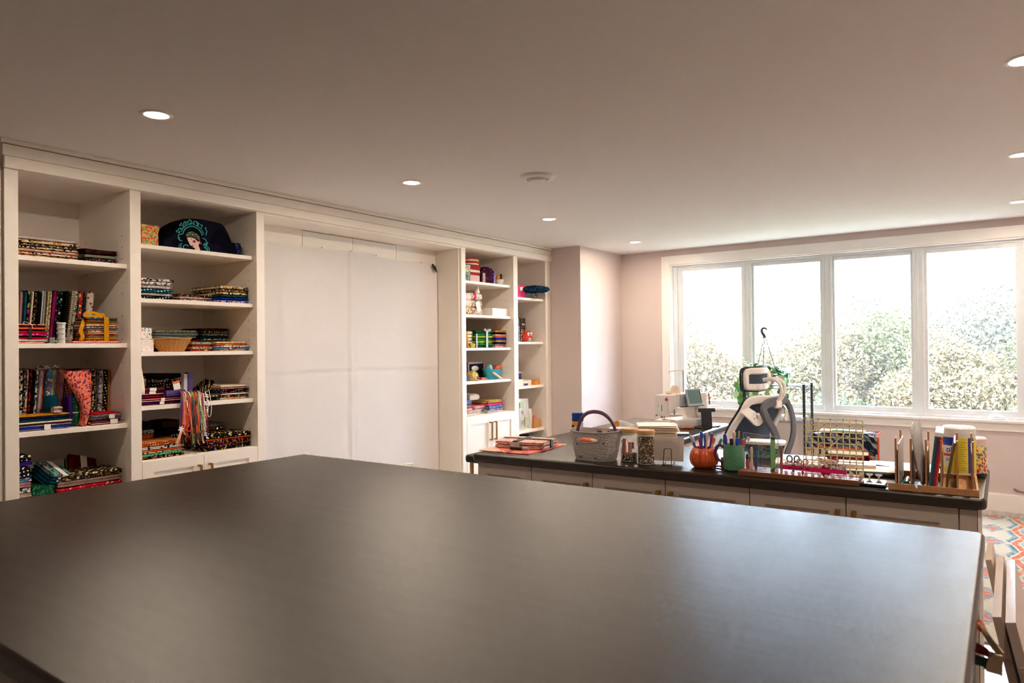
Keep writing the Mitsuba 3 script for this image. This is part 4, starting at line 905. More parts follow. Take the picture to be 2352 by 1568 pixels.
for bb in (box(-.0995, -.096, 5.205, 5.236, 1.410, 1.566, .0008), box(-.0990, -.0965, 5.055, 5.076, 1.410, 1.54, .0008)): part(t, 'band', bb, M('grey_ribbon', (150, 146, 150), .4))
part(t, 'bow', cat(ribbon([(-.10, 5.215, 1.567), (-.09, 5.185, 1.580), (-.09, 5.175, 1.572), (-.10, 5.21, 1.567)], .018, ref=(1, 0, 0)), ribbon([(-.10, 5.22, 1.567), (-.09, 5.255, 1.578), (-.09, 5.262, 1.570), (-.10, 5.225, 1.567)], .018, ref=(1, 0, 0))), M('grey_ribbon', (150, 146, 150), .4), True)
t = thing('ribbon', 'orange ribbon tied round the cream cloth bundle, third bookcase', 'ribbon')
cl_part(t, 'band', move(box(-.1195, -.115, -.010, .010, -.075, .075, .0008), (0, 4.950, 1.486), 0, .10), 'mustard', False)
cl_single('fabric_scrap', folded(-.18, -.10, 4.98, 5.05, 1.409, 1.45, 93, False), 'vest', 'small bright floral scrap in front of the cream bundle, third bookcase', 'fabric')
t = thing('framed_panel', 'black panel in a reddish wooden frame with an oval plaque, third bookcase', 'picture frame')
part(t, 'frame', cat(box(-.245, -.22, 5.085, 5.100, 1.1035, 1.272), box(-.245, -.22, 5.318, 5.333, 1.1035, 1.272), box(-.245, -.22, 5.100, 5.318, 1.257, 1.272)), M('redwood', (104, 52, 40), .4))
part(t, 'backing', box(-.245, -.232, 5.100, 5.318, 1.1035, 1.257), M('matteblack', (16, 15, 16), .9, specular=.15))
part(t, 'oval_plaque', (lambda m: tm(np.column_stack([-.232 + m.vertices[:, 2], 5.200 + m.vertices[:, 0], 1.213 + m.vertices[:, 1]]), m.faces))(poly(ell(0, 0, .054, .024, 28), .004)), M('plaque', (214, 206, 176), .4))
t = thing('painted_beehive', 'little beehive-shaped ornament painted with bright flowers, third bookcase', 'ornament')
cl_part(t, 'dome', lathe([(.001, 0), (.058, 0), (.062, .012), (.060, .04), (.048, .07), (.028, .088), (.001, .094)], 28, (-.16, 5.072, 1.1035)), 'vest', True, True)
part(t, 'doorway', lathe([(.001, .006), (.016, .004), (.018, .0)], 18).apply_transform(trimesh.transformations.rotation_matrix(PI / 2, [0, 1, 0])).apply_translation([-.1000, 5.078, 1.132]), M('doorway', (110, 54, 40), .7), True)
single('felt_ball', trimesh.creation.icosphere(2, .030).apply_transform(np.diag([1, 1.1, .75, 1])).apply_translation([-.14, 4.955, 1.126]), M('blueball', (30, 70, 130), .7), 'small blue dome beside the painted beehive, third bookcase', 'ornament', smooth=True)
single('flat_box', box(-.28, -.16, 5.215, 5.38, 1.1035, 1.124, .002), M('terracotta', (160, 84, 72), .5), 'low terracotta box behind the painted beehive, third bookcase', 'box')
t = thing('teal_basket', 'teal oval basket holding coral craft pieces, fourth shelf, third bookcase', 'basket')
def bk(u, o=0):
    return [(-.17 + (.050 + .024 * u + o) * math.sin(a), 5.388 + (.082 + .046 * u + o) * math.cos(a), 1.104 + .092 * u + .014 * u * abs(math.cos(a))) for a in np.linspace(0, 2 * PI, 36, endpoint=False)]
part(t, 'basket_wall', loft([bk(0), bk(.5), bk(1), bk(1, -.004), bk(.5, -.004), bk(.1, -.004)], True), M('tealbasket', (18, 150, 170), .45), 40)
single('mint_cup', lathe([(.001, 0), (.03, 0), (.034, .03), (.031, .03), (.001, .006)], 20, (0, 0, 0)).apply_transform(trimesh.transformations.euler_matrix(0, 1.2, .3)).apply_translation([-.155, 5.315, 1.205]), M('mintcup', (110, 190, 186), .4), 'mint cup lying in the teal basket, third bookcase', 'cup', smooth=40)
cl_single('craft_roll', move(folded(-.03, .03, -.06, .06, -.02, .02, 95, False), (-.17, 5.45, 1.205), 0, .25), 'matpink', 'coral patterned roll in the teal basket, third bookcase', 'fabric roll')
single('paper_roll_pink', rod((-.10, 5.31, 1.17), (-.085, 5.43, 1.106), .012, 10), M('shellpink', (222, 176, 166), .6), 'pale pink stick leaning on the teal basket, third bookcase', 'stick', smooth=40)
cl_single('plush_roll', folded(-.34, -.14, 5.005, 5.155, .918, .978, 97, False), 'ivory', 'pale plush roll on the left stack, lowest shelf, third bookcase', 'fabric roll')
cl_single('fabric_roll', tube([(-.15, y, .818) for y in (5.44, 5.47, 5.51)], .024, 14, (1, 0, 0)), 'rose', 'rose print roll at the right end, lowest shelf, third bookcase', 'fabric roll')
cl_single('fabric_fold', folded(-.14, -.06, 5.17, 5.33, .7935, .815, 98), 'lightgrey', 'grey striped cloth at the front middle, lowest shelf, third bookcase', 'fabric')

# rightmost bookcase
t = thing('pink_box', 'bright pink box with a white emblem, top shelf, rightmost bookcase', 'box')
part(t, 'box_body', box(-.22, -.10, 5.70, 5.880, 1.9065, 2.034, .002), M('hotpink', (222, 40, 110), .5))
part(t, 'stripes', cat(*[box(-.1002, -.0990, 5.702, 5.878, z, z + .003) for z in (1.93, 1.952, 1.974, 1.996)]), M('deeppink', (170, 20, 80), .5))
part(t, 'emblem', cat(*[(lambda m: tm(np.column_stack([-.100 + m.vertices[:, 2], m.vertices[:, 0], m.vertices[:, 1]]), m.faces))(poly(e, .002)) for e in (ell(5.800, 2.002, .026, .018, 18), ell(5.822, 2.010, .010, .012, 12), [(5.782, 1.978), (5.790, 1.978), (5.790, 1.995), (5.782, 1.995)], [(5.808, 1.978), (5.816, 1.978), (5.816, 1.995), (5.808, 1.995)])]), 'm_paper')
rr = []
for k, (x, w, z, h) in enumerate(((-.30, .16, 1.985, .022), (-.12, .17, 1.990, .034), (-.03, .165, 1.992, .036), (.02, .16, 1.990, .034), (.07, .13, 1.985, .030), (.10, .06, 1.978, .014))):
    a = np.arange(20) * 2 * PI / 20
    rr.append(np.column_stack([np.full(20, x) + .008 * np.sin(3 * a), 5.945 + .02 * (k > 2) + w * np.cos(a) * .72, z + .010 + h * np.sin(a) + .006 * np.sin(4 * a + k)]))
t = thing('navy_cloth', 'dark navy floral cloth bunched over the shelf front, rightmost bookcase', 'fabric')
cl_part(t, 'bunch', loft(rr), 'navyteal')
part(t, 'white_label', move(box(-.001, .001, -.018, .018, -.005, .005), (.085, 5.97, 1.963), 0, .3), 'm_label_white')
for k, (z0, z1, c) in enumerate(((1.4635, 1.525, (44, 34, 30)), (1.5255, 1.566, (70, 54, 44)), (1.5665, 1.604, (50, 38, 32)), (1.6045, 1.632, (84, 66, 54)), (1.6325, 1.668, (58, 44, 36)), (1.6685, 1.716, (66, 52, 42)))):
    t = thing('box_file', f'dark brown box file, {["bottom", "second", "third", "fourth", "fifth", "top"][k]} of the pile, second shelf, rightmost bookcase', 'box', 'dark brown box files in the rightmost bookcase')
    part(t, 'box_body', box(-.46, -.25, 5.985 + .012 * (k % 2), 6.085, z0, z1 - .0006, .002), M(f'bf{k}', c, .5))
    if k in (2, 4): part(t, 'label_card', box(-.2502, -.2485, 6.02, 6.07, z0 + .008, z1 - .010), 'm_label_white')
for k, (key, z0, z1, y1) in enumerate((('greyblack', 1.640, 1.700, 5.83), ('bluewhite', 1.565, 1.639, 5.835), ('tealwhite', 1.4635, 1.564, 5.84))):
    cl_single('storage_tin', box(-.30, -.15, 5.66, y1, z0, z1 - .0005, .003), key, ['grey', 'blue', 'teal'][k] + f' patterned tin, {["upper", "middle", "lower"][k]} at the left, second shelf, rightmost bookcase', 'tin', None, False, True)
cl_single('storage_tin', box(-.24, -.14, 5.842, 5.915, 1.4635, 1.592, .003), 'blackorange', 'black and orange tin behind the red owl, rightmost bookcase', 'tin', None, False, True)
t = thing('owl_figure', 'red plush owl with big white eyes, second shelf, rightmost bookcase', 'owl')
oy, ox, oz = 5.945, -.135, 1.4635
part(t, 'body', lathe([(.001, 0), (.040, 0), (.056, .02), (.058, .055), (.050, .085), (.040, .100), (.024, .108), (.001, .108)], 24, (ox, oy, oz), .7, 1.15), M('owlred', (186, 40, 26), .7), 40)
part(t, 'belly', lathe([(.001, 0), (.034, .004), (.040, .03), (.030, .055), (.001, .062)], 20, (ox + .018, oy, oz + .003), .62, 1.0), M('owlgrey', (170, 164, 160), .7), 40)
for s in (-1, 1):
    e = part(t, 'eye', trimesh.creation.icosphere(2, .019).apply_transform(np.diag([.35, 1, 1, 1])).apply_translation([ox + .034, oy + s * .026 + .004, oz + .080]), 'm_white_plastic', True)
    part(t, e.split('__', 1)[1] + '__pupil', trimesh.creation.icosphere(1, .008).apply_transform(np.diag([.4, 1, 1, 1])).apply_translation([ox + .040, oy + s * .026 + .004, oz + .078]), 'm_black_metal', True)
    part(t, 'ear', lathe([(.012, 0), (.009, .012), (.001, .026)], 8, (ox, oy + s * .042, oz + .098)), M('owlred', (186, 40, 26), .7), 40)
    part(t, 'wing', trimesh.creation.icosphere(2, .03).apply_transform(np.diag([.4, .45, 1, 1])).apply_translation([ox, oy + s * .066, oz + .042]), M('owlred', (186, 40, 26), .7), True)
t = thing('jar', 'small purple jar with a pale lid, third shelf, rightmost bookcase', 'jar')
part(t, 'jar_body', lathe([(.001, 0), (.038, 0), (.041, .006), (.041, .066), (.001, .066)], 24, (-.24, 5.915, 1.0185 + .057)), M('purplejar', (64, 36, 84), .3), 40)
part(t, 'lid', lathe([(.043, .066), (.043, .080), (.001, .082)], 24, (-.24, 5.915, 1.0185 + .057)), M('lilaclid', (176, 160, 176), .4), 40)
single('card_box', box(-.32, -.18, 5.85, 5.97, 1.0185, 1.0748, .002), 'm_cream_card', 'cream box carrying the purple jar, rightmost bookcase', 'box')
single('black_bottle', lathe([(.001, 0), (.022, 0), (.022, .2), (.012, .23), (.012, .27), (.001, .27)], 16, (-.33, 6.02, 1.0185)), 'm_black_metal', 'tall thin black bottle at the left, third shelf, rightmost bookcase', 'bottle', smooth=40)
single('card_box', box(-.20, -.10, 5.735, 5.823, 1.0185, 1.083, .002), 'm_cream_card', 'cream box at the left front, third shelf, rightmost bookcase', 'box')
t = thing('yarn_box', 'white box with a purple lower half, third shelf, rightmost bookcase', 'box')
part(t, 'box_body', box(-.20, -.10, 5.826, 5.898, 1.0185, 1.064, .002), M('boxwhite', (232, 226, 220), .5))
part(t, 'purple_band', box(-.1003, -.0985, 5.8265, 5.8975, 1.020, 1.040), M('purplejar', (64, 36, 84), .3))
single('white_carton', box(-.22, -.12, 5.934, 5.995, 1.0185, 1.070, .002), M('boxwhite', (232, 226, 220), .5), 'small white carton between cream and orange boxes, rightmost bookcase', 'box')
t = thing('orange_box', 'shallow orange-brown open box at the right, third shelf, rightmost bookcase', 'box')
part(t, 'box_body', cat(box(-.20, -.08, 5.998, 6.088, 1.0185, 1.022), box(-.084, -.08, 5.998, 6.088, 1.022, 1.066), box(-.20, -.196, 5.998, 6.088, 1.022, 1.066), box(-.196, -.084, 5.998, 6.002, 1.022, 1.066), box(-.196, -.084, 6.084, 6.088, 1.022, 1.066)), M('orangecard', (206, 132, 56), .6))
mat('sachet', (206, 204, 200), .25, specular=.6)
def sachet(y0, y1, h, x, label, strip=None):
    t = thing('interfacing_pack', label, 'packet')
    a = np.arange(28) * 2 * PI / 28
    rr = []
    for u in np.linspace(0, 1, 9):
        th = .020 * math.sin(PI * min(1, max(.06, u * .94 + .03))) ** .6
        rr.append(np.column_stack([x - .022 + th * np.sign(np.sin(a)) * np.abs(np.sin(a)) ** .7, (y0 + y1) / 2 + (y1 - y0) / 2 * np.cos(a), np.full(28, .5745 + h * u)]))
    part(t, 'wrapper', loft(rr), 'm_sachet', True)
    if strip: part(t, 'printed_strip', box(x - .004, x + .001, y0 + .012, y1 - .014, .5745 + h * strip[0], .5745 + h * strip[1]), M(strip[3], strip[2], .4), label='coloured print strip')
    return t
t = sachet(5.70, 5.800, .318, -.07, 'white packet with a green strip, leftmost on the lowest shelf, rightmost bookcase', (.72, .90, (164, 186, 140), 'stripgreen'))
for k, (w, z) in enumerate((('IX', .73), ('2E', .63))):
    m = meshkit.text_mesh(w[:3], .032, .001); v = m.vertices
    part(t, 'lettering', tm(np.column_stack([-.0688 + v[:, 2], 5.735 + v[:, 0] * .75, .5 + z - .41 + v[:, 1] * 1.0 - .08]), m.faces), M('inkgrey', (120, 112, 112), .6))
sachet(5.815, 5.915, .312, -.09, 'silvery clear packet, second on the lowest shelf, rightmost bookcase', (.12, .4, (190, 196, 160), 'stripolive'))
sachet(5.912, 5.968, .205, -.085, 'short silvery packet beside the cardboard box, rightmost bookcase')
single('cardboard_box', box(-.20, -.07, 5.972, 6.088, .5745, .655, .002), 'm_tan_card', 'tan cardboard box on the lowest shelf, rightmost bookcase', 'box')
t = thing('tape_dispenser', 'small orange dispenser on the tan cardboard box, rightmost bookcase', 'dispenser')
part(t, 'frame', cat(box(-.16, -.10, 6.0, 6.055, .6556, .665, .002), box(-.15, -.14, 6.0, 6.055, .665, .70, .002), box(-.15, -.105, 6.0, 6.055, .692, .702, .002)), M('tangerine', (230, 110, 30), .4))
t = thing('black_bag', 'black bag below the lowest shelf of the rightmost bookcase', 'bag')
part(t, 'bag_body', loft([[(-.19 + .11 * k * math.sin(a), 5.90 + .19 * k * math.cos(a), z) for a in np.linspace(0, 2 * PI, 20, endpoint=False)] for z, k in ((.001, .8), (.1, .95), (.36, 1.0), (.47, .9), (.50, .55))]), M('bagblack', (20, 20, 22), .7), True)

# ------------------------------------------------------------------ things on the desk
ZT_ = ZD + .0006
def D(m, s, t, z=0.0, rot=0.0, rx=0.0, ry=0.0):
    x, y = dk(s, t)
    return move(m, (x, y, ZT_ + z), ANG + rot, rx, ry)
def DW(m, x, y, z=0.0, rot=0.0, rx=0.0, ry=0.0):
    return move(m, (x, y, ZT_ + z), rot, rx, ry)
def bx(w, d, h, c=0.0):
    return box(-w / 2, w / 2, -d / 2, d / 2, 0, h, c)

t = thing('cutting_mat', 'thin coral and white printed board at the left end of the desk', 'board')
cl_part(t, 'board', D(bx(.295, .40, .005, .001), .140, .276, 0, .0), 'matpink', False, True)
t = thing('fabric_bundle', 'pink star-print cloth bundle with a dark ribbon on the coral board', 'fabric bundle')
for k in range(2):
    cl_part(t, 'fold', D(folded(-.11, .11, -.135, .135, .0056 + .019 * k, .0238 + .019 * k, 120 + k), .142, .305, 0, .12 - PI / 2), 'pinkstar')
part(t, 'ribbon', cat(D(box(-.014, .014, -.112, .112, .0445, .0462, .0005), .125, .305, 0, .12), D(box(-.014, .014, -.118, -.113, .006, .045, .0008), .125, .305, 0, .12), D(box(-.138, .138, -.014, .014, .0446, .0464, .0005), .142, .31, 0, .12), D(box(.134, .141, -.014, .014, .006, .045, .0008), .142, .31, 0, .12)), M('bundleribbon', (44, 42, 44), .5))
part(t, 'paper_label', D(box(-.026, .026, -.1195, -.1165, .008, .040, .0006), .125, .305, 0, .12), M('bundlelabel', (206, 186, 176), .5))
t = thing('marker_pen', 'black marker pen lying on the coral board by the bundle', 'pen')
part(t, 'barrel', D(lathe([(.001, -.045), (.009, -.044), (.0095, .02), (.007, .024), (.001, .025)], 14), .178, .160, .0152, .15, 0, PI / 2), 'm_black_metal', 40)
part(t, 'cap', D(lathe([(.001, .022), (.0075, .023), (.0085, .028), (.0085, .055), (.001, .056)], 14), .178, .160, .0152, .15, 0, PI / 2), M('penclear', (170, 160, 168), .3), 40)

# grey embossed plastic basket with a purple handle
t = thing('tote_basket', 'grey embossed plastic basket with a purple arched handle on the desk', 'basket')
gS, gT = .630, .128
def bas(a, u, o=0.0):
    k = u ** .8
    rx = .096 + .026 * k + o; ry = .066 + .020 * k + o
    e = .8
    ca, sa = math.cos(a), math.sin(a)
    x = rx * math.copysign(abs(ca) ** e, ca); y = ry * math.copysign(abs(sa) ** e, sa)
    return x, y, .004 + .128 * u + .006 * u * (ca * ca)
na, nu = 120, 40
hole = lambda a, u: ((((a + PI / 2 + PI) % (2 * PI)) - PI) / .42 + .35) ** 2 + ((u - .74) / .105) ** 2 < 1 or ((((a - PI / 2 + PI) % (2 * PI)) - PI) / .42) ** 2 + ((u - .74) / .105) ** 2 < 1
aa = np.linspace(0, 2 * PI, na, endpoint=False); uu = np.linspace(0, 1, nu)
V_, F_ = [], []
for o in (0.0, -.004):
    for u in uu:
        for a in aa:
            x, y, z = bas(a, u, o)
            if o == 0.0 and .06 < u < .94:
                P = V([a * 9.0, u * 8.0, 0.0])
                w = math.sin(14 * meshkit.fbm(P * .55, 3, 8) + 3 * math.sin(P[0] * .7))
                k = 1 + .006 * max(0, w) ** 2
                x *= k; y *= k
            V_.append((x, y, z))
def vid(l, i, j): return l * na * nu + i * na + j % na
for i in range(nu - 1):
    for j in range(na):
        am, um = aa[j] + PI / na, (uu[i] + uu[i + 1]) / 2
        if hole(am, um): continue
        F_ += [(vid(0, i, j), vid(0, i, j + 1), vid(0, i + 1, j + 1)), (vid(0, i, j), vid(0, i + 1, j + 1), vid(0, i + 1, j)),
               (vid(1, i, j), vid(1, i + 1, j + 1), vid(1, i, j + 1)), (vid(1, i, j), vid(1, i + 1, j), vid(1, i + 1, j + 1))]
bm = tm(V_, F_)
_bc = dk(gS, gT)
def swirls(p, n, uv):
    a = dr.atan2(p.y - _bc[1], p.x - _bc[0]) * .105
    d1, d2, w = voronoi(a / .026, p.z / .026)
    d3, d4, w3 = voronoi(a / .011 + 3.0, p.z / .011)
    return .5 + .35 * dr.sin(d1 * 17 + 6 * w) + .15 * smoothstep(.0, .25, d4 - d3)
scene['m_basketgrey'] = {'type': 'twosided', 'bsdf': {'type': 'bumpmap', 'arbitrary': mikit.proc(swirls, 4e-4), 'scale': .0032, 'bsdf': {'type': 'principled', 'base_color': {'type': 'rgb', 'value': S(182, 177, 175)}, 'roughness': .36, 'specular': .5}}}
part(t, 'wall', D(bm, gS, gT, 0, .06), 'm_basketgrey', True)
part(t, 'rim', D(tube([(lambda q: (q[0], q[1], q[2]))(bas(a, 1.0, .001)) for a in aa[::2]], .0035, 7, closed=True), gS, gT, 0, .06), 'm_basketgrey', True)
part(t, 'hole_rim', D(tube([bas(-PI / 2 - .147 + .42 * 1.02 * math.cos(q), .74 + .105 * 1.05 * math.sin(q), .001) for q in np.linspace(0, 2 * PI, 36, endpoint=False)], .0026, 6, closed=True), gS, gT, 0, .06), 'm_basketgrey', True)
part(t, 'base', D(poly([bas(a, 0)[:2] for a in aa[::3]], .005), gS, gT, 0, .06), 'm_basketgrey')
part(t, 'dots', D(cat(*[move(trimesh.creation.cylinder(.0036, .003, sections=10), (lambda q: (q[0], q[1], q[2]))(bas(a, u, .0015)), a + PI / 2, PI / 2) for a, u in ((-2.1, .55), (-1.05, .62), (-1.4, .09), (-2.0, .10))]), gS, gT, 0, .06), M('dot', (50, 36, 34), .6))
mat('purple_handle', (86, 58, 88), .45)
hp = smooth_path([(-.096, 0, .118), (-.088, 0, .15), (-.072, 0, .188), (-.045, 0, .213), (-.010, 0, .222), (.030, 0, .217), (.064, 0, .196), (.090, 0, .16), (.100, 0, .122)], 40)
part(t, 'handle', D(sweep(hp, circ(.0075, 12, .0062), (0, 1, 0)), gS, gT, 0, .06), 'm_purple_handle', True)
part(t, 'handle_grip', D(sweep(hp[11:30], circ(.0088, 12, .0075), (0, 1, 0)), gS, gT, 0, .06), M('grip', (112, 82, 112), .45), True)
cl_single('fabric_scrap', D(folded(-.05, .05, -.07, .07, .0, .09, 131, False), gS, gT, .012, .06 - PI / 2), 'matpink', 'coral cloth inside the grey embossed basket', 'fabric')
single('purple_pouch', D(bx(.06, .02, .03, .004), gS + .035, gT + .01, .105), M('pouchpurple', (92, 56, 92), .6), 'purple pouch showing over the rim of the grey basket', 'pouch')
single('spool_card', D(bx(.026, .004, .04, .0006), gS + .048, gT - .008, .100, .1, -.15), M('cardcream', (214, 184, 156), .6), 'cream card standing up in the grey basket', 'card')
t = thing('blue_packet', 'blue-topped packet with a yellow label standing behind the grey basket', 'packet')
q = (1.728, 3.772)
part(t, 'blue_top', DW(bx(.070, .045, .052, .004), q[0], q[1], .066, .45), M('packblue', (16, 58, 138), .4))
part(t, 'yellow_label', DW(box(-.035, .004, -.0225, .0225, 0, .0655, .003), q[0], q[1], 0, .45), M('packyellow', (226, 160, 56), .5))
part(t, 'white_label', DW(box(.0045, .035, -.0225, .0225, 0, .0655, .003), q[0], q[1], 0, .45), M('packwhite', (214, 218, 228), .5))
part(t, 'black_figure', DW(box(-.0355, -.022, -.0232, -.0222, .012, .044), q[0], q[1], 0, .45), M('packblack', (40, 20, 40), .5))

# glass jars with bamboo lids
mat('bamboo', (196, 150, 98), .5)
def jar(s, t_, r, h, label, fill, stuff):
    t = thing('glass_jar', label, 'jar')
    part(t, 'glass', D(lathe([(.001, .002), (r * .94, .002), (r, .008), (r, h - .024)], 36), s, t_), 'm_glass', 40)
    part(t, 'foot', D(lathe([(r * .9, .0), (r * .98, .003), (r * .985, .006), (r * .9, .004)], 36), s, t_), M('glassfoot', (170, 180, 186), .12), 40)
    part(t, 'lid', D(lathe([(.001, h - .016), (r * 1.02, h - .016), (r * 1.04, h - .012), (r * 1.04, h - .003), (r, h), (.001, h)], 36), s, t_), 'm_bamboo', 40)
    part(t, 'lid_plug', D(lathe([(r * .95, h - .026), (r * .95, h - .0165), (r * .5, h - .0165)], 36), s, t_), M('seal', (206, 196, 180), .4), 40)
    g = np.random.default_rng(int(s * 1000))
    cols = {'gold': (186, 140, 66), 'black': (30, 26, 28), 'white': (214, 206, 196), 'brown': (104, 78, 52)}
    ms = {k: [] for k in cols}
    for k in range(stuff):
        a = g.random() * 2 * PI; rr_ = (r - .006) * (1 - .18 * g.random() ** 2); z = .006 + (fill - .008) * g.random()
        top = g.random() < .16
        if top: rr_ = (r - .006) * math.sqrt(g.random()); z = fill
        m = trimesh.creation.cylinder(.0036, .0016, sections=7)
        ms[['gold', 'black', 'black', 'white', 'brown', 'gold', 'white', 'brown', 'black'][g.integers(9)]].append(move(m, (rr_ * math.cos(a), rr_ * math.sin(a), z), a, g.normal() * .9, PI / 2 + g.normal() * .9))
    return t, ms
def beads(t, ms, s, t_, r, fill, lab):
    k = thing('buttons', lab, 'buttons'); labels[k]['kind'] = 'stuff'
    part(k, 'core', D(lathe([(.001, .004), (r - .009, .004), (r - .009, fill - .002), (.001, fill)], 24), s, t_), M('beadcore', (72, 58, 44), .7), True)
    for c, l in ms.items():
        part(k, c + '_buttons', D(cat(*l), s, t_), M('bead' + c, {'gold': (186, 140, 66), 'black': (30, 26, 28), 'white': (214, 206, 196), 'brown': (104, 78, 52)}[c], .35), False, kind='stuff')
t, ms = jar(.790, .150, .0385, .150, 'glass jar with a wooden lid, part filled with buttons and reels', .034, 380)
beads(t, ms, .790, .150, .0385, .034, 'mixed small buttons in the bottom of the part-filled jar')
single('thread_reel', D(lathe([(.001, 0), (.0095, 0), (.0095, .003), (.0085, .004), (.0085, .050), (.0095, .051), (.0095, .054), (.001, .054)], 16), .800, .132, .036), M('reelgold', (196, 150, 96), .5), 'tan thread reel standing in the part-filled glass jar', 'thread reel', smooth=40)
single('thread_reel', D(lathe([(.001, 0), (.006, 0), (.006, .058), (.008, .06), (.008, .068), (.001, .068)], 14), .772, .135, .036), M('reelred', (206, 86, 70), .4), 'red-capped tube standing in the part-filled glass jar', 'thread reel', smooth=40)
single('thread_reel', D(lathe([(.001, 0), (.012, 0), (.012, .03), (.001, .03)], 14), .792, .168, .055), M('reelpurple', (140, 52, 130), .5), 'purple reel inside the part-filled glass jar', 'thread reel', smooth=40)
t, ms = jar(.885, .112, .0395, .152, 'tall glass jar with a wooden lid, filled with buttons', .118, 1150)
beads(t, ms, .885, .112, .0395, .118, 'gold, black and white buttons filling the tall glass jar')
t = thing('glitter_bottle', 'small clear bottle with pink glitter between basket and jar', 'bottle')
part(t, 'bottle', D(lathe([(.001, 0), (.011, 0), (.012, .05), (.006, .06), (.006, .075), (.001, .076)], 16), .742, .19), M('glitter', (206, 90, 150), .2), 40)
part(t, 'cap', D(lathe([(.001, .074), (.008, .075), (.008, .09), (.001, .09)], 14), .742, .19), 'm_white_plastic', 40)
# wing: box with handle, patterns, machine
t = thing('tissue_box', 'white box with blue print lying on the desk wing behind the jars', 'box')
part(t, 'box_body', DW(bx(.15, .10, .030, .003), 1.985, 3.86, 0, .35), M('boxprint', (226, 228, 234), .4))
part(t, 'blue_print', DW(box(-.05, .06, -.0508, -.0500, .008, .020), 1.985, 3.86, 0, .35), M('blueprint', (96, 130, 186), .5))
t = thing('rotary_cutter', 'white-handled rotary cutter lying on the blue-printed white box', 'cutter')
part(t, 'handle', DW(sweep(smooth_path([(-.035, 0, .062), (-.01, 0, .060), (.03, 0, .044), (.055, 0, .034)], 16), circ(.010, 10, .008), (0, 1, 0)), 2.0, 3.87, .004, .5), 'm_white_plastic', True)
part(t, 'blade_guard', DW(move(trimesh.creation.cylinder(.018, .006, sections=20), (-.048, 0, .050), 0, PI / 2), 2.0, 3.87, .004, .5), M('cutterorange', (226, 140, 60), .4), 40)
# a thick stack of sewing pattern sheets
t = thing('pattern_stack', 'thick stack of cream paper patterns at the front of the desk wing', 'paper stack')
g = np.random.default_rng(5)
z = 0
for k in range(17):
    h = .0042
    w, d = .205 + .012 * g.random(), .20 + .012 * g.random()
    m = bx(w, d, h * .86)
    part(t, 'sheet', DW(m, 2.262 + .006 * g.normal(), 3.775 + .006 * g.normal(), z, .42 + .04 * g.normal()), [M('pat0', (214, 192, 158), .7), M('pat1', (230, 218, 200), .7), M('pat2', (222, 206, 178), .7)][k % 3 if k > 4 else 1])
    z += h
part(t, 'loose_sheet', DW(tm(*(lambda n: (np.column_stack([np.repeat(np.linspace(-.11, .11, n), n), np.tile(np.linspace(-.10, .10, n), n), .003 + .004 * meshkit.noise(np.column_stack([np.repeat(np.linspace(0, 3, n), n), np.tile(np.linspace(0, 3, n), n), np.zeros(n * n)]), 3)]), grid_faces(n, n)))(9)), 2.255, 3.77, z, .5), 'm_paper', True)

# sewing machine: long axis along the wing, head towards the camera, front towards the chair
mc = thing('sewing_machine', 'white computerised sewing machine with a grey touch screen on the desk wing', 'sewing machine')
mat('machine', (238, 232, 226), .32, specular=.5)
mat('machine_grey', (176, 184, 192), .35)
def MC(m, x=0.0, y=0.0, z=0.0, rz=0.0, rx=0.0, ry=0.0):
    """x towards the chair, y along the machine from the head, z up."""
    m = move(m, (x, y, z), rz, rx, ry)
    m.vertices = m.vertices * V([1, .76, .90])
    return move(m, (2.088, 4.225, ZT_), -.40)
def rbx(x0, x1, y0, y1, z0, z1, r):
    """Box with rounded vertical edges."""
    m = poly(rpoly(x0, x1, y0, y1, r, 4), z1 - z0 - 2 * r * .35, z0 + r * .35)
    top_ = poly(rpoly(x0 + r * .3, x1 - r * .3, y0 + r * .3, y1 - r * .3, r * .7, 4), z1 - z0, z0)
    return trimesh.convex.convex_hull(np.vstack([m.vertices, top_.vertices]))
part(mc, 'bed', MC(rbx(-.085, .085, .05, .47, 0, .058, .02)), 'm_machine', 40)
part(mc, 'free_arm', MC(rbx(-.05, .04, -.03, .09, .012, .056, .015)), 'm_machine', 40)
part(mc, 'head', MC(rbx(-.062, .058, 0, .115, .105, .236, .018)), 'm_machine', 40)
part(mc, 'face_cover', MC(rbx(-.056, .052, -.006, .02, .085, .228, .006)), 'm_machine', 40)
part(mc, 'slot', MC(box(.006, .011, -.0068, -.0055, .118, .165)), 'm_black_metal')
part(mc, 'screw', MC(move(trimesh.creation.cylinder(.005, .002, sections=12), (-.026, -.0066, .155), 0, PI / 2)), 'm_steel')
part(mc, 'arm', MC(rbx(-.060, .060, .10, .47, .150, .240, .018)), 'm_machine', 40)
part(mc, 'column', MC(rbx(-.070, .066, .32, .47, .05, .17, .02)), 'm_machine', 40)
part(mc, 'control_panel', MC(box(.060, .066, .135, .235, .150, .236, .002)), 'm_machine_grey')
part(mc, 'buttons', MC(cat(*[box(.0655, .0685, .150 + .018 * i, .160 + .018 * i, .168 + .018 * k, .174 + .018 * k, .001) for i in range(4) for k in range(3)])), M('mbtn', (120, 124, 132), .5), kind='stuff')
part(mc, 'dark_edge', MC(box(.0605, .0675, .135, .42, .145, .1495)), 'm_black_metal')
s_ = MC(box(-.006, .006, -.088, .084, -.064, .062, .004), .088, .265, .214, 0, 0, -.22)
part(mc, 'screen_frame', s_, 'm_machine_grey')
part(mc, 'screen', MC(box(.0058, .0070, -.072, .062, -.046, .053, .0005), .088, .265, .214, 0, 0, -.22), M('lcd', (104, 136, 132), .2), label='grey-green touch screen')
part(mc, 'stylus', MC(box(.0062, .0082, .066, .073, -.044, .053), .088, .265, .214, 0, 0, -.22), M('stylus', (60, 44, 36), .5))
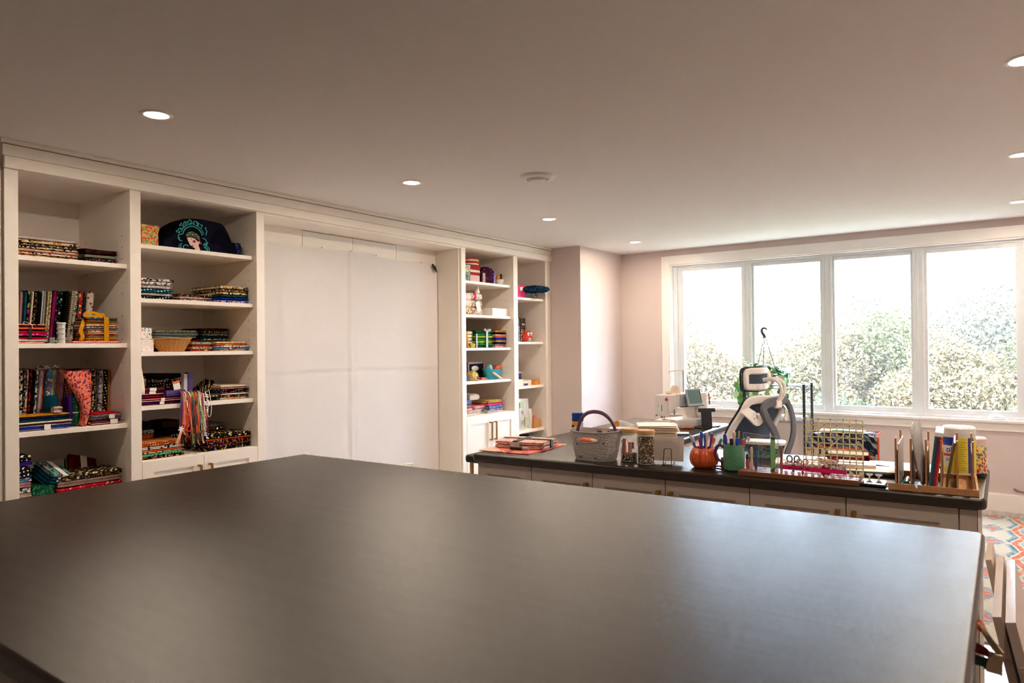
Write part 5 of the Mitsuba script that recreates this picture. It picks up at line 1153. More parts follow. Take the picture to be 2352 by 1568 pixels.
part(mc, 'screen_bracket', MC(box(-.04, .0, -.05, .05, -.01, .05, .004), .075, .275, .190, 0, 0, -.1), M('bracket', (120, 96, 76), .5))
part(mc, 'handwheel', MC(move(lathe([(.001, 0), (.03, 0), (.036, .006), (.036, .02), (.028, .026), (.001, .026)], 28), (0, .470, .195), 0, -PI / 2)), 'm_machine', 40)
part(mc, 'presser_bar', MC(cat(rod((0, .03, .105), (0, .03, .064), .003, 8), box(-.010, .014, .015, .045, .058, .063, .001), box(-.018, -.012, .012, .03, .068, .094, .001))), 'm_steel')
part(mc, 'needle_clamp', MC(cat(box(-.016, .016, .02, .045, .086, .104, .002), rod((-.030, .0, .094), (-.046, -.01, .083), .004, 6))), 'm_black_metal')
part(mc, 'lever', MC(rod((.058, .07, .135), (.062, .07, .095), .005, 8)), 'm_steel')
part(mc, 'cone_of_thread', MC(lathe([(.001, 0), (.042, 0), (.040, .012), (.034, .036), (.022, .054), (.001, .060)], 28), -.03, .20, .240), M('cone', (232, 214, 196), .8), 40, label='cream thread cone on top')
part(mc, 'spool_cap', MC(lathe([(.001, 0), (.026, .004), (.018, .018), (.001, .022)], 20), -.02, .11, .238), M('cone', (232, 214, 196), .8), 40)
part(mc, 'thread_stand', MC(cat(rod((-.055, .33, .24), (-.055, .33, .405), .003, 7))), M('standrod', (120, 126, 132), .3), True)
part(mc, 'thread_guide', MC(cat(rod((-.055, .34, .405), (-.055, .17, .400), .004, 7), rod((-.055, .17, .402), (-.055, .165, .385), .004, 6))), 'm_machine', True)
part(mc, 'pink_drop', MC(lathe([(.001, 0), (.010, .002), (.012, .010), (.006, .022), (.001, .028)], 14), .048, -.004, .196), M('pinkdrop', (200, 20, 130), .5), 40, label='small magenta drop sticker')
ch_ = thing('charm', 'brown stick with a pink bead hanging at the sewing machine handwheel', 'charm')
part(ch_, 'stick', MC(rod((.055, .50, .150), (.05, .50, .232), .0045, 7)), M('charmbrown', (84, 50, 40), .6))
part(ch_, 'bead', MC(trimesh.creation.icosphere(2, .011), .056, .496, .200), M('charmpink', (224, 120, 150), .5), True)
t = thing('phone_stand', 'black angled device stand on the desk wing beside the machine', 'stand')
sp = (2.335, 4.415)
part(t, 'foot', DW(bx(.06, .20, .006, .002), sp[0] - .01, sp[1] - .01, 0, -.30), 'm_black_metal')
part(t, 'post', DW(box(-.004, .004, -.034, .034, 0, .11, .0015), sp[0] - .005, sp[1] - .03, .006, -.9, 0, -.18), 'm_black_metal')
part(t, 'arm', DW(box(-.004, .004, -.052, .060, .094, .118, .0015), sp[0] - .005, sp[1] - .03, .006, -.9, 0, -.18), 'm_black_metal')
part(t, 'cable', tube(smooth_path([(2.305, 4.35, ZT_ + .003), (2.28, 4.30, ZT_ + .004), (2.24, 4.26, ZT_ + .003)], 16), .002, 6), 'm_black_metal', True)
t = thing('scissors', 'scissors with tan and orange handles lying in front of the sewing machine', 'scissors')
part(t, 'blade', DW(cat(box(-.10, .0, -.006, .002, .004, .006, .0005), box(-.10, .0, -.002, .006, .0062, .008, .0005)), 2.22, 4.23, 0, .9), 'm_steel')
part(t, 'handle', DW(tube(smooth_path([(0, 0, .006), (.03, .02, .008), (.065, .024, .008), (.075, .010, .008), (.055, .004, .008), (.02, .0, .008)], 26), .005, 7), 2.22, 4.23, 0, .9), M('sctan', (196, 140, 90), .4), True)
part(t, 'handle', DW(tube(smooth_path([(0, 0, .006), (.03, -.02, .008), (.065, -.026, .008), (.078, -.012, .008), (.055, -.004, .008), (.02, 0, .008)], 26), .005, 7), 2.22, 4.23, 0, .9), M('scorange', (206, 96, 36), .4), True)
single('blue_pen', DW(rod((-.05, 0, .005), (.05, 0, .005), .0045, 8), 2.335, 3.93, 0, .5), M('penblue', (36, 96, 176), .35), 'blue pen lying on the inner edge of the desk wing', 'pen')
single('white_sheet', DW(bx(.16, .10, .0015), 2.265, 4.02, 0, .4), 'm_paper', 'white paper on the desk wing between patterns and scissors', 'paper')

# picture card on a wire easel, seen from behind
t = thing('picture_card', 'pale grey card on the wire easel, seen from behind', 'picture')
part(t, 'card', D(box(-.076, .076, -.003, .003, 0, .105, .001), .960, .165, .012, .18, -.20), M('cardback', (196, 186, 178), .6))
part(t, 'inner_panel', D(box(-.060, .062, -.0042, -.003, .012, .090, .0006), .960, .165, .012, .18, -.20), M('cardback2', (186, 176, 168), .6))
t = thing('wire_easel', 'small black wire easel holding the grey card', 'easel')
wp = [(-.018, -.035, .002), (-.018, -.028, .004), (-.016, -.012, .066), (-.012, -.010, .070), (.012, -.010, .070), (.016, -.012, .066), (.018, -.028, .004), (.018, -.035, .002)]
part(t, 'support', D(tube(wp, .0018, 6, (1, 0, 0)), .975, .150, 0, .18), 'm_black_metal', True)
for s in (-1, 1):
    part(t, 'foot', D(tube(smooth_path([(s * .02, -.038, .002), (s * .02, .03, .002), (s * .02, .046, .004), (s * .02, .050, .020)], 14), .0018, 6, (1, 0, 0)), .975, .150, 0, .18), 'm_black_metal', True)
part(t, 'cross_wire', D(rod((-.02, -.030, .002), (.02, -.030, .002), .0018, 6), .975, .150, 0, .18), 'm_black_metal', True)

# pumpkin pot with pens
t = thing('pumpkin_pot', 'orange ceramic pumpkin pot holding pens on the desk', 'pen pot')
mat('pumpkin', (206, 84, 36), .22, specular=.5, clearcoat=.4)
n = 96
aa = np.linspace(0, 2 * PI, n, endpoint=False)
rings = []
for r, z in ((.001, .004), (.034, .002), (.046, .004), (.056, .016), (.0615, .034), (.0605, .052), (.055, .068), (.047, .080), (.044, .085), (.041, .085), (.044, .078), (.050, .060), (.045, .02), (.001, .012)):
    k = 1 - (.030 * np.abs(np.cos(aa * 5)) ** 6 if r > .04 else 0)
    rings.append(np.column_stack([r * k * np.cos(aa), r * k * np.sin(aa), np.full(n, z) + (.0018 * np.cos(aa * 5 * 2) if z > .075 else 0)]))
part(t, 'pot', D(loft(rings, False), 1.136, .152), 'm_pumpkin', True)
dots = []
for k in range(10):
    a = (k + .5) / 10 * 2 * PI
    for u in np.linspace(0, 1, 12):
        z = .014 + .058 * u
        r = float(np.interp(z, [.004, .016, .034, .052, .068, .08], [.046, .056, .0615, .0605, .055, .047])) * (1 - .030 * abs(math.cos(a * 5)) ** 6)
        dots.append(move(trimesh.creation.cylinder(.0014, .0024, sections=6), (r * math.cos(a), r * math.sin(a), z), a, 0, PI / 2))
part(t, 'painted_dots', D(cat(*dots), 1.136, .152), M('pumpdot', (70, 24, 12), .4), kind='stuff')
def pen(s, t_, z0, lean, az, L, r, col, label, cap=None, group=None):
    k = thing('pen', label, 'pen', group)
    R = dict(rot=az, ry=lean)
    part(k, 'barrel', D(lathe([(.001, 0), (r * .4, .001), (r, .012), (r, L * .8), (.001, L * .8)], 10), s, t_, z0, **R), M('pen_%d_%d_%d' % col, col, .35), 40)
    c = cap or col
    part(k, 'cap', D(lathe([(.001, L * .79), (r * 1.15, L * .79), (r * 1.12, L * .98), (r * .8, L), (.001, L)], 10), s, t_, z0, **R), M('pen_%d_%d_%d' % c, c, .35), 40)
    part(k, 'clip', D(box(r * 1.1, r * 1.1 + .0015, -.0015, .0015, L * .80, L * .97), s, t_, z0, **R), M('pen_%d_%d_%d' % c, c, .35))
for i, (ds_, dt, lean, az, L, col, cap, lab) in enumerate((
        (-.020, .004, -.34, .1, .125, (226, 220, 214), (210, 200, 210), 'white pen leaning left at the left of the pumpkin pot'), (-.014, -.012, -.28, .2, .118, (60, 90, 180), (200, 206, 220), 'pale blue pen with a grey cap in the pumpkin pot'),
        (-.012, .016, -.12, .3, .114, (206, 40, 60), None, 'red pen in the pumpkin pot'), (-.002, -.016, -.04, .0, .138, (30, 90, 190), None, 'tall blue pen in the middle of the pumpkin pot'), (.004, .0, .02, .4, .124, (30, 50, 150), (40, 80, 190), 'dark blue pen in the pumpkin pot'),
        (.010, -.010, .06, .0, .132, (224, 190, 160), None, 'tan wooden pencil in the pumpkin pot'), (.016, .010, .12, .3, .130, (110, 50, 160), None, 'purple pen in the pumpkin pot'), (.020, -.012, .24, .1, .118, (236, 176, 160), (230, 120, 50), 'pale pen with an orange cap in the pumpkin pot'), (.026, .002, .42, .2, .120, (60, 170, 180), None, 'turquoise pen leaning right in the pumpkin pot'))):
    pen(1.136 + ds_, .152 + dt, .018, lean, az, L, .0046, col, lab, cap, 'pens in the pumpkin pot')
# green ceramic mug with a lattice and a purple handle
t = thing('green_mug', 'green lattice-textured ceramic mug with a purple handle holding pens', 'mug')
mat('greenglaze', (84, 142, 108), .22, specular=.5, clearcoat=.3)
n, mz = 120, 60
zz_ = np.linspace(0, .110, mz); aa = np.linspace(0, 2 * PI, n, endpoint=False)
rings = [np.column_stack([.034 * np.cos(aa), .034 * np.sin(aa), np.full(n, .0005)])]
for z in zz_[1:]:
    u = z / .110
    r0 = .0405 + .003 * math.sin(PI * u) + (-.004 if u < .04 else 0)
    lat = np.maximum(np.abs(np.sin(8 * aa + z * 190)) ** 10, np.abs(np.sin(8 * aa - z * 190)) ** 10)
    r = r0 - (.0011 * lat if .04 < u < .96 else 0)
    rings.append(np.column_stack([r * np.cos(aa), r * np.sin(aa), np.full(n, z)]))
for r, z in ((.0385, .110), (.038, .10), (.037, .012), (.001, .010)):
    rings.append(np.column_stack([r * np.cos(aa), r * np.sin(aa), np.full(n, z)]))
part(t, 'cup', D(loft(rings, False), 1.268, .135), 'm_greenglaze', True)
part(t, 'handle', D(sweep(smooth_path([(-.040, 0, .094), (-.056, 0, .104), (-.072, 0, .092), (-.076, 0, .068), (-.066, 0, .046), (-.052, 0, .036), (-.041, 0, .034)], 30), circ(.006, 10, .0045), (0, 1, 0)), 1.268, .135, 0, .15), M('mughandle', (84, 46, 100), .3), True)
for i, (ds_, dt, lean, az, L, col, cap, lab) in enumerate((
        (-.022, .004, -.12, .2, .128, (206, 120, 90), (206, 70, 60), 'coral pen at the left of the green mug'), (-.012, -.014, -.16, .0, .140, (40, 60, 170), None, 'dark blue marker at the front of the green mug'), (-.004, .012, .02, .3, .148, (232, 206, 190), None, 'pale pink marker, tallest in the green mug'),
        (-.002, -.008, -.05, .1, .122, (36, 30, 34), None, 'black marker in the green mug'), (.012, -.012, .06, .0, .124, (40, 80, 200), None, 'bright blue marker in the green mug'), (.018, .008, .20, .2, .124, (80, 180, 190), None, 'turquoise marker in the green mug'), (.028, -.004, .10, .2, .120, (224, 60, 100), None, 'pink marker at the right of the green mug'))):
    pen(1.268 + ds_, .135 + dt, .014, lean, az, L, .0058, col, lab, cap, 'markers in the green mug')
t = thing('bead_pin', 'thin wire pin with yellow-green beads in the green mug', 'pin')
part(t, 'wire', D(rod((.010, .01, .02), (.018, .014, .135), .0012, 6), 1.268, .135), 'm_steel')
part(t, 'bead', D(cat(*[trimesh.creation.icosphere(1, .0042).apply_translation([.0182 + .0005 * k, .0142, .138 + .008 * k]) for k in range(4)]), 1.268, .135), M('beadlime', (170, 170, 60), .4), True, kind='stuff')
t = thing('hair_clip', 'dark purple clip lying between the pumpkin pot and the mug', 'clip')
part(t, 'jaw', D(sweep(smooth_path([(-.02, 0, .006), (0, .006, .014), (.022, 0, .008)], 14), rect(.010, .005, .001), (0, 0, 1)), 1.205, .125), M('clip', (60, 30, 56), .3), 40)
part(t, 'jaw', D(sweep(smooth_path([(-.02, 0, .003), (0, -.006, .006), (.022, 0, .003)], 14), rect(.010, .005, .001), (0, 0, 1)), 1.205, .115), M('clip', (60, 30, 56), .3), 40)
single('amber_jar', D(lathe([(.001, 0), (.013, 0), (.015, .004), (.015, .04), (.012, .044), (.001, .044)], 18), 1.213, .19), M('amberjar', (196, 116, 70), .25), 'small amber jar behind the purple mug handle', 'jar', smooth=40)
t = thing('sewing_kit', 'teal flowered box with a white lid behind the green mug', 'box')
cl_part(t, 'box_body', D(loft([[(x * k, y * k, z) for x, y in rpoly(-.085, .085, -.055, .055, .02, 5)] for z, k in ((0, .82), (.03, .92), (.062, 1.0))]), 1.300, .575, 0, .1), 'tealflower', 40 and True, True)
part(t, 'lid', D(loft([[(x * k, y * k, z) for x, y in rpoly(-.088, .088, -.058, .058, .022, 5)] for z, k in ((.0622, 1.0), (.072, 1.02), (.076, .97))]), 1.300, .575, 0, .1), 'm_white_plastic', 40)
single('paper_pile', D(bx(.20, .16, .008, .001), 1.47, .46, 0, .15), 'm_paper', 'white papers lying behind the clear rulers', 'paper')

# wooden ruler rack with clear rulers
mat('walnut', mikit.proc(lambda p, n, uv: mix(S(92, 52, 28), S(132, 78, 42), fbm(p.x * 8, p.y * 90, p.z * 90, 3))), .35, specular=.5)
rk = thing('ruler_rack', 'brown wooden slotted rack holding clear quilting rulers on the desk', 'rack')
part(rk, 'bar', D(cat(*[box(-.221, .221, y0, y1, 0, .020, .002) for y0, y1 in ((-.0755, -.048), (-.044, -.012), (-.008, .024), (.028, .055))] + [box(-.2205, .2205, -.075, .0545, .0005, .012)]), 1.534, .098, 0, -.012), 'm_walnut')
def vplate(a, b, h, lean=0.0, z0=.012):
    """Frame of an upright plate from (s, t) a to b: function (u, w) -> world point, u along, w up."""
    A, B = V(dk(*a)), V(dk(*b)); e = (B - A) / np.linalg.norm(B - A); nn = V([-e[1], e[0]])
    def f(u, w, o=0.0):
        q = A + (B - A) * u + nn * (o + lean * w * h)
        return V([q[0], q[1], ZT_ + z0 + w * h])
    return f, np.linalg.norm(B - A)
def on_plate(f, poly2, th, off):
    """Polygon in plate units (u, w) as a thin solid lying on the plate, on the camera's side."""
    pl_ = V(poly2, float)
    a = [f(u, w, off) for u, w in pl_]; b = [f(u, w, off - th) for u, w in pl_]
    from shapely import Polygon
    tv, tf = trimesh.creation.triangulate_polygon(Polygon(pl_), engine='earcut')
    n = len(pl_)
    fa = tm([f(u, w, off) for u, w in tv], tf[:, ::-1]); fb = tm([f(u, w, off - th) for u, w in tv], tf)
    side = tm(np.vstack([a, b]), [x for i in range(n) for x in ((i, (i + 1) % n, n + (i + 1) % n), (i, n + (i + 1) % n, n + i))])
    m = cat(fa, fb, side); m.merge_vertices(); trimesh.repair.fix_normals(m)
    return m
def plate(t, f, tint=None):
    v = [f(0, 0), f(1, 0), f(1, 1), f(0, 1)]
    part(t, 'acrylic', tm(v, [[0, 1, 2], [0, 2, 3]]), 'm_glass')
    part(t, 'edges', cat(*[rod(a, b, .0011, 4) for a, b in zip(v, v[1:] + v[:1])]), tint or M('acryledge', (206, 200, 214), .15))
def strip(f, u0, u1, w0, w1, th=.0006, off=-.0008):
    return on_plate(f, [(u0, w0), (u1, w0), (u1, w1), (u0, w1)], th, off)
def disc(f, L, h, u, w, r, n=16):
    return on_plate(f, [(u + r / L * math.cos(a), w + r / h * math.sin(a)) for a in np.arange(n) * 2 * PI / n], .0012, -.0016)
f, L = vplate((1.303, .158), (1.462, .062), .148)
t = thing('clear_template', 'clear acrylic template with a green strip, left in the ruler rack', 'ruler')
plate(t, f, M('violetedge', (170, 150, 200), .15))
part(t, 'green_strip', strip(f, .80, .93, .0, .985), M('stripgreen2', (134, 190, 128), .4))
part(t, 'green_end', cat(on_plate(f, [(.80, .0), (.93, .0), (.93, .17), (.90, .16), (.83, .08)], .0006, -.0016), on_plate(f, [(.80, .985), (.93, .985), (.92, .93), (.86, .90)], .0006, -.0016)), M('enddark', (34, 84, 44), .4))
part(t, 'grid_lines', cat(*[strip(f, .04 + .105 * k, .043 + .105 * k, .03, .80) for k in range(7)] + [strip(f, .03, .79, .05 + .12 * k, .055 + .12 * k) for k in range(7)]), M('gridgrey', (150, 120, 150), .5), kind='stuff')
for u, w in ((.16, .84), (.16, .10), (.97, .74), (.96, .09)): part(t, 'grip_dot', disc(f, L, .148, u, w, .0095), 'm_white_plastic')
f2, L2 = vplate((1.478, .050), (1.712, .036), .060, .15)
t = thing('pink_ruler', 'long clear ruler with a hot pink band in the front slot of the rack', 'ruler')
plate(t, f2)
part(t, 'pink_band', strip(f2, 0, 1, .40, .66), M('rulerpink', (214, 20, 100), .4))
part(t, 'ellipses', cat(*[on_plate(f2, [(.07 + .105 * k + .03 * math.cos(a), w + .09 * math.sin(a)) for a in np.arange(14) * 2 * PI / 14], .0005, -.0008) for k in range(9) for w in (.83, .22)]), M('palepinkdot', (226, 190, 206), .4), kind='stuff')
part(t, 'cross_marks', cat(*[strip(f2, .118 + .105 * k, .124 + .105 * k, .76, .86) for k in range(8)]), M('rulerpink', (214, 20, 100), .4), kind='stuff')
part(t, 'black_marks', cat(*[strip(f2, a, b, .50, .56, .0006, -.0016) for a, b in ((.10, .17), (.18, .25), (.27, .33), (.38, .44))]), M('markblack', (50, 10, 30), .5), kind='stuff')
f3, L3 = vplate((1.548, .118), (1.762, .128), .222)
t = thing('grid_ruler', 'large square clear ruler with a pale yellow grid in the rack', 'ruler')
plate(t, f3)
yl = M('gridyellow', (246, 242, 186), .5)
part(t, 'yellow_lines', cat(*[strip(f3, .035 + .105 * k, .055 + .105 * k, .02, .985) for k in range(10)] + [strip(f3, .02, .98, .045 + .105 * k, .063 + .105 * k, .0006, -.0009) for k in range(10)]), yl, kind='stuff')
part(t, 'diagonal', cat(*[on_plate(f3, [(.40 + .30 * s, .47 + .30 * s), (.41 + .30 * s, .46 + .30 * s), (.71 + .3 * s, .76 + .3 * s), (.70 + .3 * s, .77 + .3 * s)], .0006, -.0012) for s in (0, -1)]), yl)
part(t, 'tick_marks', cat(*[strip(f3, .037 + .105 * k + .012 * j, .0385 + .105 * k + .012 * j, .105 * m_ + .035, .105 * m_ + .075, .0005, -.0017) for k in range(10) for m_ in range(1, 9) for j in (0,)] + [strip(f3, .035 + .105 * k, .055 + .105 * k, .048 + .105 * m_, .062 + .105 * m_, .0005, -.0017) for k in range(10) for m_ in range(10) if (k + m_) % 2]), M('tick', (60, 66, 48), .5), kind='stuff')
for u, w in ((.08, .93), (.92, .91), (.80, .06), (.955, .07)): part(t, 'grip_dot', disc(f3, L3, .222, u, w, .0085), 'm_white_plastic')
single('round_template', on_plate(f2, [(.685 + .075 * math.cos(a), .52 + .40 * math.sin(a)) for a in np.arange(24) * 2 * PI / 24], .002, .004), M('maroondisc', (150, 26, 50), .3), 'maroon round template behind the pink ruler', 'template')
for (s, t_, h, col, nm, lab) in ((1.335, .090, .060, (190, 60, 50), 'seam_ripper', 'small red tool with a dark tip standing in the ruler rack'), (1.352, .092, .090, (222, 190, 170), 'wooden_peg', 'pale wooden peg figure standing in the ruler rack'), (1.366, .105, .075, (50, 80, 150), 'blue_tool', 'blue tool behind the pale wooden peg in the ruler rack'), (1.466, .105, .098, (130, 66, 54), 'awl', 'brown turned wooden awl right of the green strip')):
    t = thing(nm, lab, 'tool')
    c = M(nm, col, .5)
    part(t, 'shaft', D(lathe([(.001, 0), (.0045, 0), (.006, h * .3), (.0038, h * .62), (.001, h * .62)], 12), s, t_, .020), c, 40)
    part(t, 'tip', D(lathe([(.001, h * .615), (.0046, h * .62), (.0058, h * .8), (.0046, h * .97), (.001, h)], 12), s, t_, .020), M('tiptip', (60, 40, 40), .5) if nm == 'seam_ripper' else c, 40)
single('coral_gauge', D(box(-.04, .05, -.010, .010, 0, .014, .003), 1.395, .155, 0, -.012), M('coral', (226, 110, 90), .5), 'coral plastic gauge lying behind the clear template', 'gauge')
t = thing('scissors', 'scissors with dark purple ring handles standing in the rack', 'scissors')
for s, c in ((-1, 'scdark'), (1, 'scviolet')):
    part(t, 'ring_handle', D(tube([(s * .013 + .010 * math.cos(a), .004 * s, .050 + .013 * math.sin(a)) for a in np.linspace(0, 2 * PI, 20, endpoint=False)], .0024, 6, (0, 1, 0), True), 1.510, .11, .02), M(c, (56, 36, 70) if s < 0 else (40, 30, 50), .35), True)
    part(t, 'shank', D(rod((s * .006, 0, .04), (-s * .003, 0, -.005), .003, 6), 1.510, .11, .02), 'm_black_metal')
t = thing('scissors', 'small gold scissors with pink ring handles standing in the rack', 'scissors')
for s in (-1, 1):
    part(t, 'ring_handle', D(tube([(s * .011 + .009 * math.cos(a), .004 * s, .044 + .011 * math.sin(a)) for a in np.linspace(0, 2 * PI, 20, endpoint=False)], .0022, 6, (0, 1, 0), True), 1.548, .09, .02), M('scrose', (170, 96, 110) if s < 0 else (200, 160, 90), .35), True)
    part(t, 'shank', D(rod((s * .005, 0, .036), (-s * .003, 0, -.005), .0025, 6), 1.548, .09, .02), 'm_brass')
for s, rot, lab in ((1.60, .5, 'striped tube lying on papers behind the rulers'),):
    cl_single('fabric_tube', D(rod((-.05, 0, .012), (.05, 0, .012), .012, 12), s, .42, .0086, -.6), 'pinkgrey', lab, 'tube')
t = thing('wallet_case', 'maroon print case with a white top behind the grid ruler', 'case')
cl_part(t, 'case_body', D(folded(-.05, .05, -.085, .085, .0, .036, 141, False), 1.655, .585, 0, .1 - PI / 2), 'maroonfloral')
cl_part(t, 'white_top', D(folded(-.045, .045, -.08, .08, .0362, .044, 142, False), 1.655, .585, 0, .1 - PI / 2), 'ivory')
single('tablet_case', D(bx(.20, .15, .016, .003), 1.765, .33, 0, .12), 'm_black_metal', 'dark flat case under the notebooks, right of the ruler rack', 'case')
single('large_notepad', D(bx(.19, .145, .004, .001), 1.77, .335, .0165, .12), 'm_paper', 'large white pad on the dark flat case', 'notepad')
t = thing('notebook', 'beige notebook with a white cover on the large white pad', 'notebook')
part(t, 'pages', D(bx(.135, .11, .010, .001), 1.715, .365, .0210, .10), M('nbpages', (206, 180, 154), .7))
part(t, 'cover', D(bx(.14, .113, .004, .001), 1.713, .366, .0312, .10), M('nbcover', (232, 224, 222), .4))
t = thing('ballpoint_pen', 'dark blue ballpoint pen lying behind the beige notebook', 'pen')
part(t, 'barrel', D(rod((-.06, 0, .005), (.05, 0, .005), .0045, 8), 1.80, .50, 0, -.45), M('navyp', (28, 28, 90), .35))
part(t, 'clip', D(box(.015, .055, -.0012, .0012, .0096, .011), 1.80, .50, 0, -.45), 'm_steel')
single('leaflet', D(bx(.13, .13, .0012), 1.795, .135, 0, .0), 'm_paper', 'white leaflet on the desk front right of the wooden rack', 'paper')
t = thing('phone', 'dark phone lying tilted on the white leaflet', 'phone')
part(t, 'body', D(bx(.085, .075, .008, .002), 1.800, .070, .0016, -.05), 'm_black_metal')
part(t, 'screen', D(box(-.039, .039, -.034, .034, .0081, .0088), 1.800, .070, .0016, -.05), M('phonescreen', (14, 20, 30), .08))
t = thing('clear_clips', 'two small clear plastic stands on the white leaflet', 'clips')
for s in (-.016, .016):
    part(t, 'stand', D(lathe([(.010, 0), (.003, .004), (.0025, .016), (.013, .024), (.0125, .026)], 16), 1.795 + s, .155, .0014), M('clearish', (206, 206, 220), .15), 40)

# desktop sorter of wooden dividers
mat('birch', mikit.proc(lambda p, n, uv: mix(S(150, 104, 66), S(182, 134, 90), fbm(p.x * 60, p.y * 10, p.z * 60, 3))), .45)
so = thing('desk_sorter', 'wooden desk sorter with forked dividers at the right end of the desk', 'sorter')
s0, s1, t0, t1 = 1.853, 2.128, .012, .330
part(so, 'front_lip', D(cat(box(s0 - 1.99, 2.008 - 1.99 - .07, t0, t0 + .010, 0, .024, .001), box(1.945 - 1.99, s1 - 1.99, t0, t0 + .010, 0, .024, .001), box(1.93 - 1.99, 1.955 - 1.99, t0, t0 + .010, 0, .012)), 1.99, 0), 'm_birch')
part(so, 'back_lip', D(box(s0 - 1.99, s1 - 1.99, t1 - .010, t1, 0, .024, .001), 1.99, 0), 'm_birch')
part(so, 'right_lip', D(box(s1 - 1.99 - .008, s1 - 1.99, t0 + .0102, t1 - .0102, 0, .024, .001), 1.99, 0), 'm_birch')
part(so, 'floor_board', D(box(.0, s1 - 1.99 - .0082, t0 + .0102, t1 - .0102, 0, .008), 1.99, 0), 'm_birch')
for k, s in enumerate((1.877, 1.925, 1.972, 2.018, 2.066, 2.112)):
    H_ = .178
    pts = [(t0 + .012, .0), (t1 - .012, 0), (t1 - .012, H_), (t1 - .032, H_), (t1 - .036, H_ - .035), (t1 - .06, H_ - .052), (t0 + .07, H_ - .052), (t0 + .036, H_ - .035), (t0 + .032, H_), (t0 + .012, H_)]
    m = poly([(a, b) for a, b in pts], .0055)
    v = m.vertices
    part(so, 'divider', D(tm(np.column_stack([v[:, 2] - .00275, v[:, 0], v[:, 1] + .0085]), m.faces[:, ::-1] if False else m.faces), s, 0), 'm_birch')
single('template_sheets', D(box(.0, .004, .03, .30, .009, .165, .001), 1.8835, 0), M('tmpl', (206, 202, 198), .35), 'pale grey plastic sheets in the first slot of the sorter', 'sheets')
t = thing('eraser_marker', 'teal capped marker lying in the first slot of the sorter', 'marker')
part(t, 'barrel', D(rod((0, -.03, .012), (0, .05, .012), .009, 12), 1.905, .16), 'm_white_plastic', 40)
part(t, 'cap', D(rod((0, -.07, .012), (0, -.03, .012), .0095, 12), 1.905, .16), M('tealcap', (20, 110, 110), .3), 40)
# crumpled clear sleeve
rr = []
for k, (z, w, th, ds_) in enumerate(((.004, .02, .004, .012), (.03, .10, .012, .010), (.07, .13, .016, .004), (.12, .135, .017, -.001), (.17, .13, .018, -.006), (.205, .11, .017, -.010), (.228, .06, .012, -.008), (.236, .02, .006, -.006))):
    a = np.arange(24) * 2 * PI / 24
    rr.append(np.column_stack([ds_ + th * np.cos(a) + .003 * np.sin(3 * a + k), .125 + w * np.sin(a), np.full(24, z + .006) + .003 * np.cos(5 * a + k)]))
sl = thing('plastic_sleeve', 'bulging clear plastic sleeve standing in the second slot of the sorter', 'packet')
part(sl, 'wrapper', D(loft(rr), 1.948, .0), 'm_sleeve', True)
part(sl, 'brown_insert', D(box(-.004, -.001, -.02, .24, .03, .115, .001), 1.958, .03, 0, .0, 0, .03), M('insert', (150, 120, 100), .5))
t = thing('colour_book', 'book with green, blue, red and orange edges in the sorter', 'book')
for k, c in enumerate(((60, 110, 96), (40, 84, 96), (52, 52, 100), (150, 30, 70), (206, 24, 50), (230, 120, 40))):
    part(t, 'leaf', D(box(-.0125 + .0043 * k, -.0085 + .0043 * k, .012, .22, 0, .188, .0004), 1.990, .022, .0088, 0, 0, .115), M(f'leaf{k}', c, .5))
part(t, 'white_cover', D(box(-.0126, .0133, .012, .22, .1884, .206, .002), 1.990, .022, .0088, 0, 0, .115), 'm_white_plastic')
single('white_cable', D(tube(smooth_path([(0, .02, .012), (.012, .03, .03), (.016, .06, .07), (.006, .10, .085), (.002, .14, .05), (.01, .10, .02)], 36), .0026, 6), 2.000, .02, .002), 'm_white_plastic', 'white cable looped in the sorter beside the colourful book', 'cable', smooth=True)
single('olive_folder', D(box(-.003, .003, .02, .28, 0, .172, .001), 2.032, .012, .0088, 0, 0, .16), M('olivefolder', (96, 86, 50), .35), 'dark olive board leaning in the fifth slot of the sorter', 'folder')
# wipes canister
wc = (2.072, .432)
t = thing('wipes_canister', 'white wipes canister with a yellow and blue label behind the sorter', 'canister')
part(t, 'body', D(lathe([(.001, 0), (.0555, 0), (.0575, .003), (.0575, .168), (.001, .168)], 48), *wc), 'm_white_plastic', 40)
def wrap(a0, a1, z0, z1, r, th=.0006, n=24):
    a = np.linspace(a0, a1, n)
    rings = [np.column_stack([rr_ * np.cos(a), rr_ * np.sin(a), np.full(n, z)]) for rr_, z in ((r, z0), (r + th, z0), (r + th, z1), (r, z1), (r, z0))]
    return tm(V(rings).reshape(-1, 3), grid_faces(5, n))
part(t, 'yellow_label', D(wrap(-3.4, .6, .022, .158, .0576), *wc), M('labyellow', (226, 208, 60), .35))
part(t, 'blue_stripe', D(wrap(-1.02, -.62, .022, .158, .0583), *wc), M('labblue', (20, 50, 160), .35))
part(t, 'blue_header', D(wrap(-2.75, -1.72, .126, .158, .0583), *wc), M('labblue', (20, 50, 160), .35))
part(t, 'pale_panel', D(wrap(-2.6, -2.02, .040, .126, .0582), *wc), M('labpale', (232, 226, 216), .35))
part(t, 'red_stripe', D(wrap(-2.6, -2.06, .084, .094, .0586), *wc), M('labred', (206, 40, 60), .35))
part(t, 'print_lines', D(cat(*[wrap(-1.60, -1.12 - .08 * (k % 3), .032 + .009 * k, .0335 + .009 * k, .0584, .0004, 8) for k in range(13)]), *wc), M('labprint', (150, 136, 50), .5), kind='stuff')
def text_on(txt, h, a0, z, r, key, bold=True):
    m = meshkit.text_mesh(txt, h, .0006, bold); v = m.vertices
    a = a0 + v[:, 0] / r
    return part(t, 'lettering', D(tm(np.column_stack([(r + v[:, 2]) * np.cos(a), (r + v[:, 2]) * np.sin(a), z + v[:, 1]]), m.faces), *wc), key)
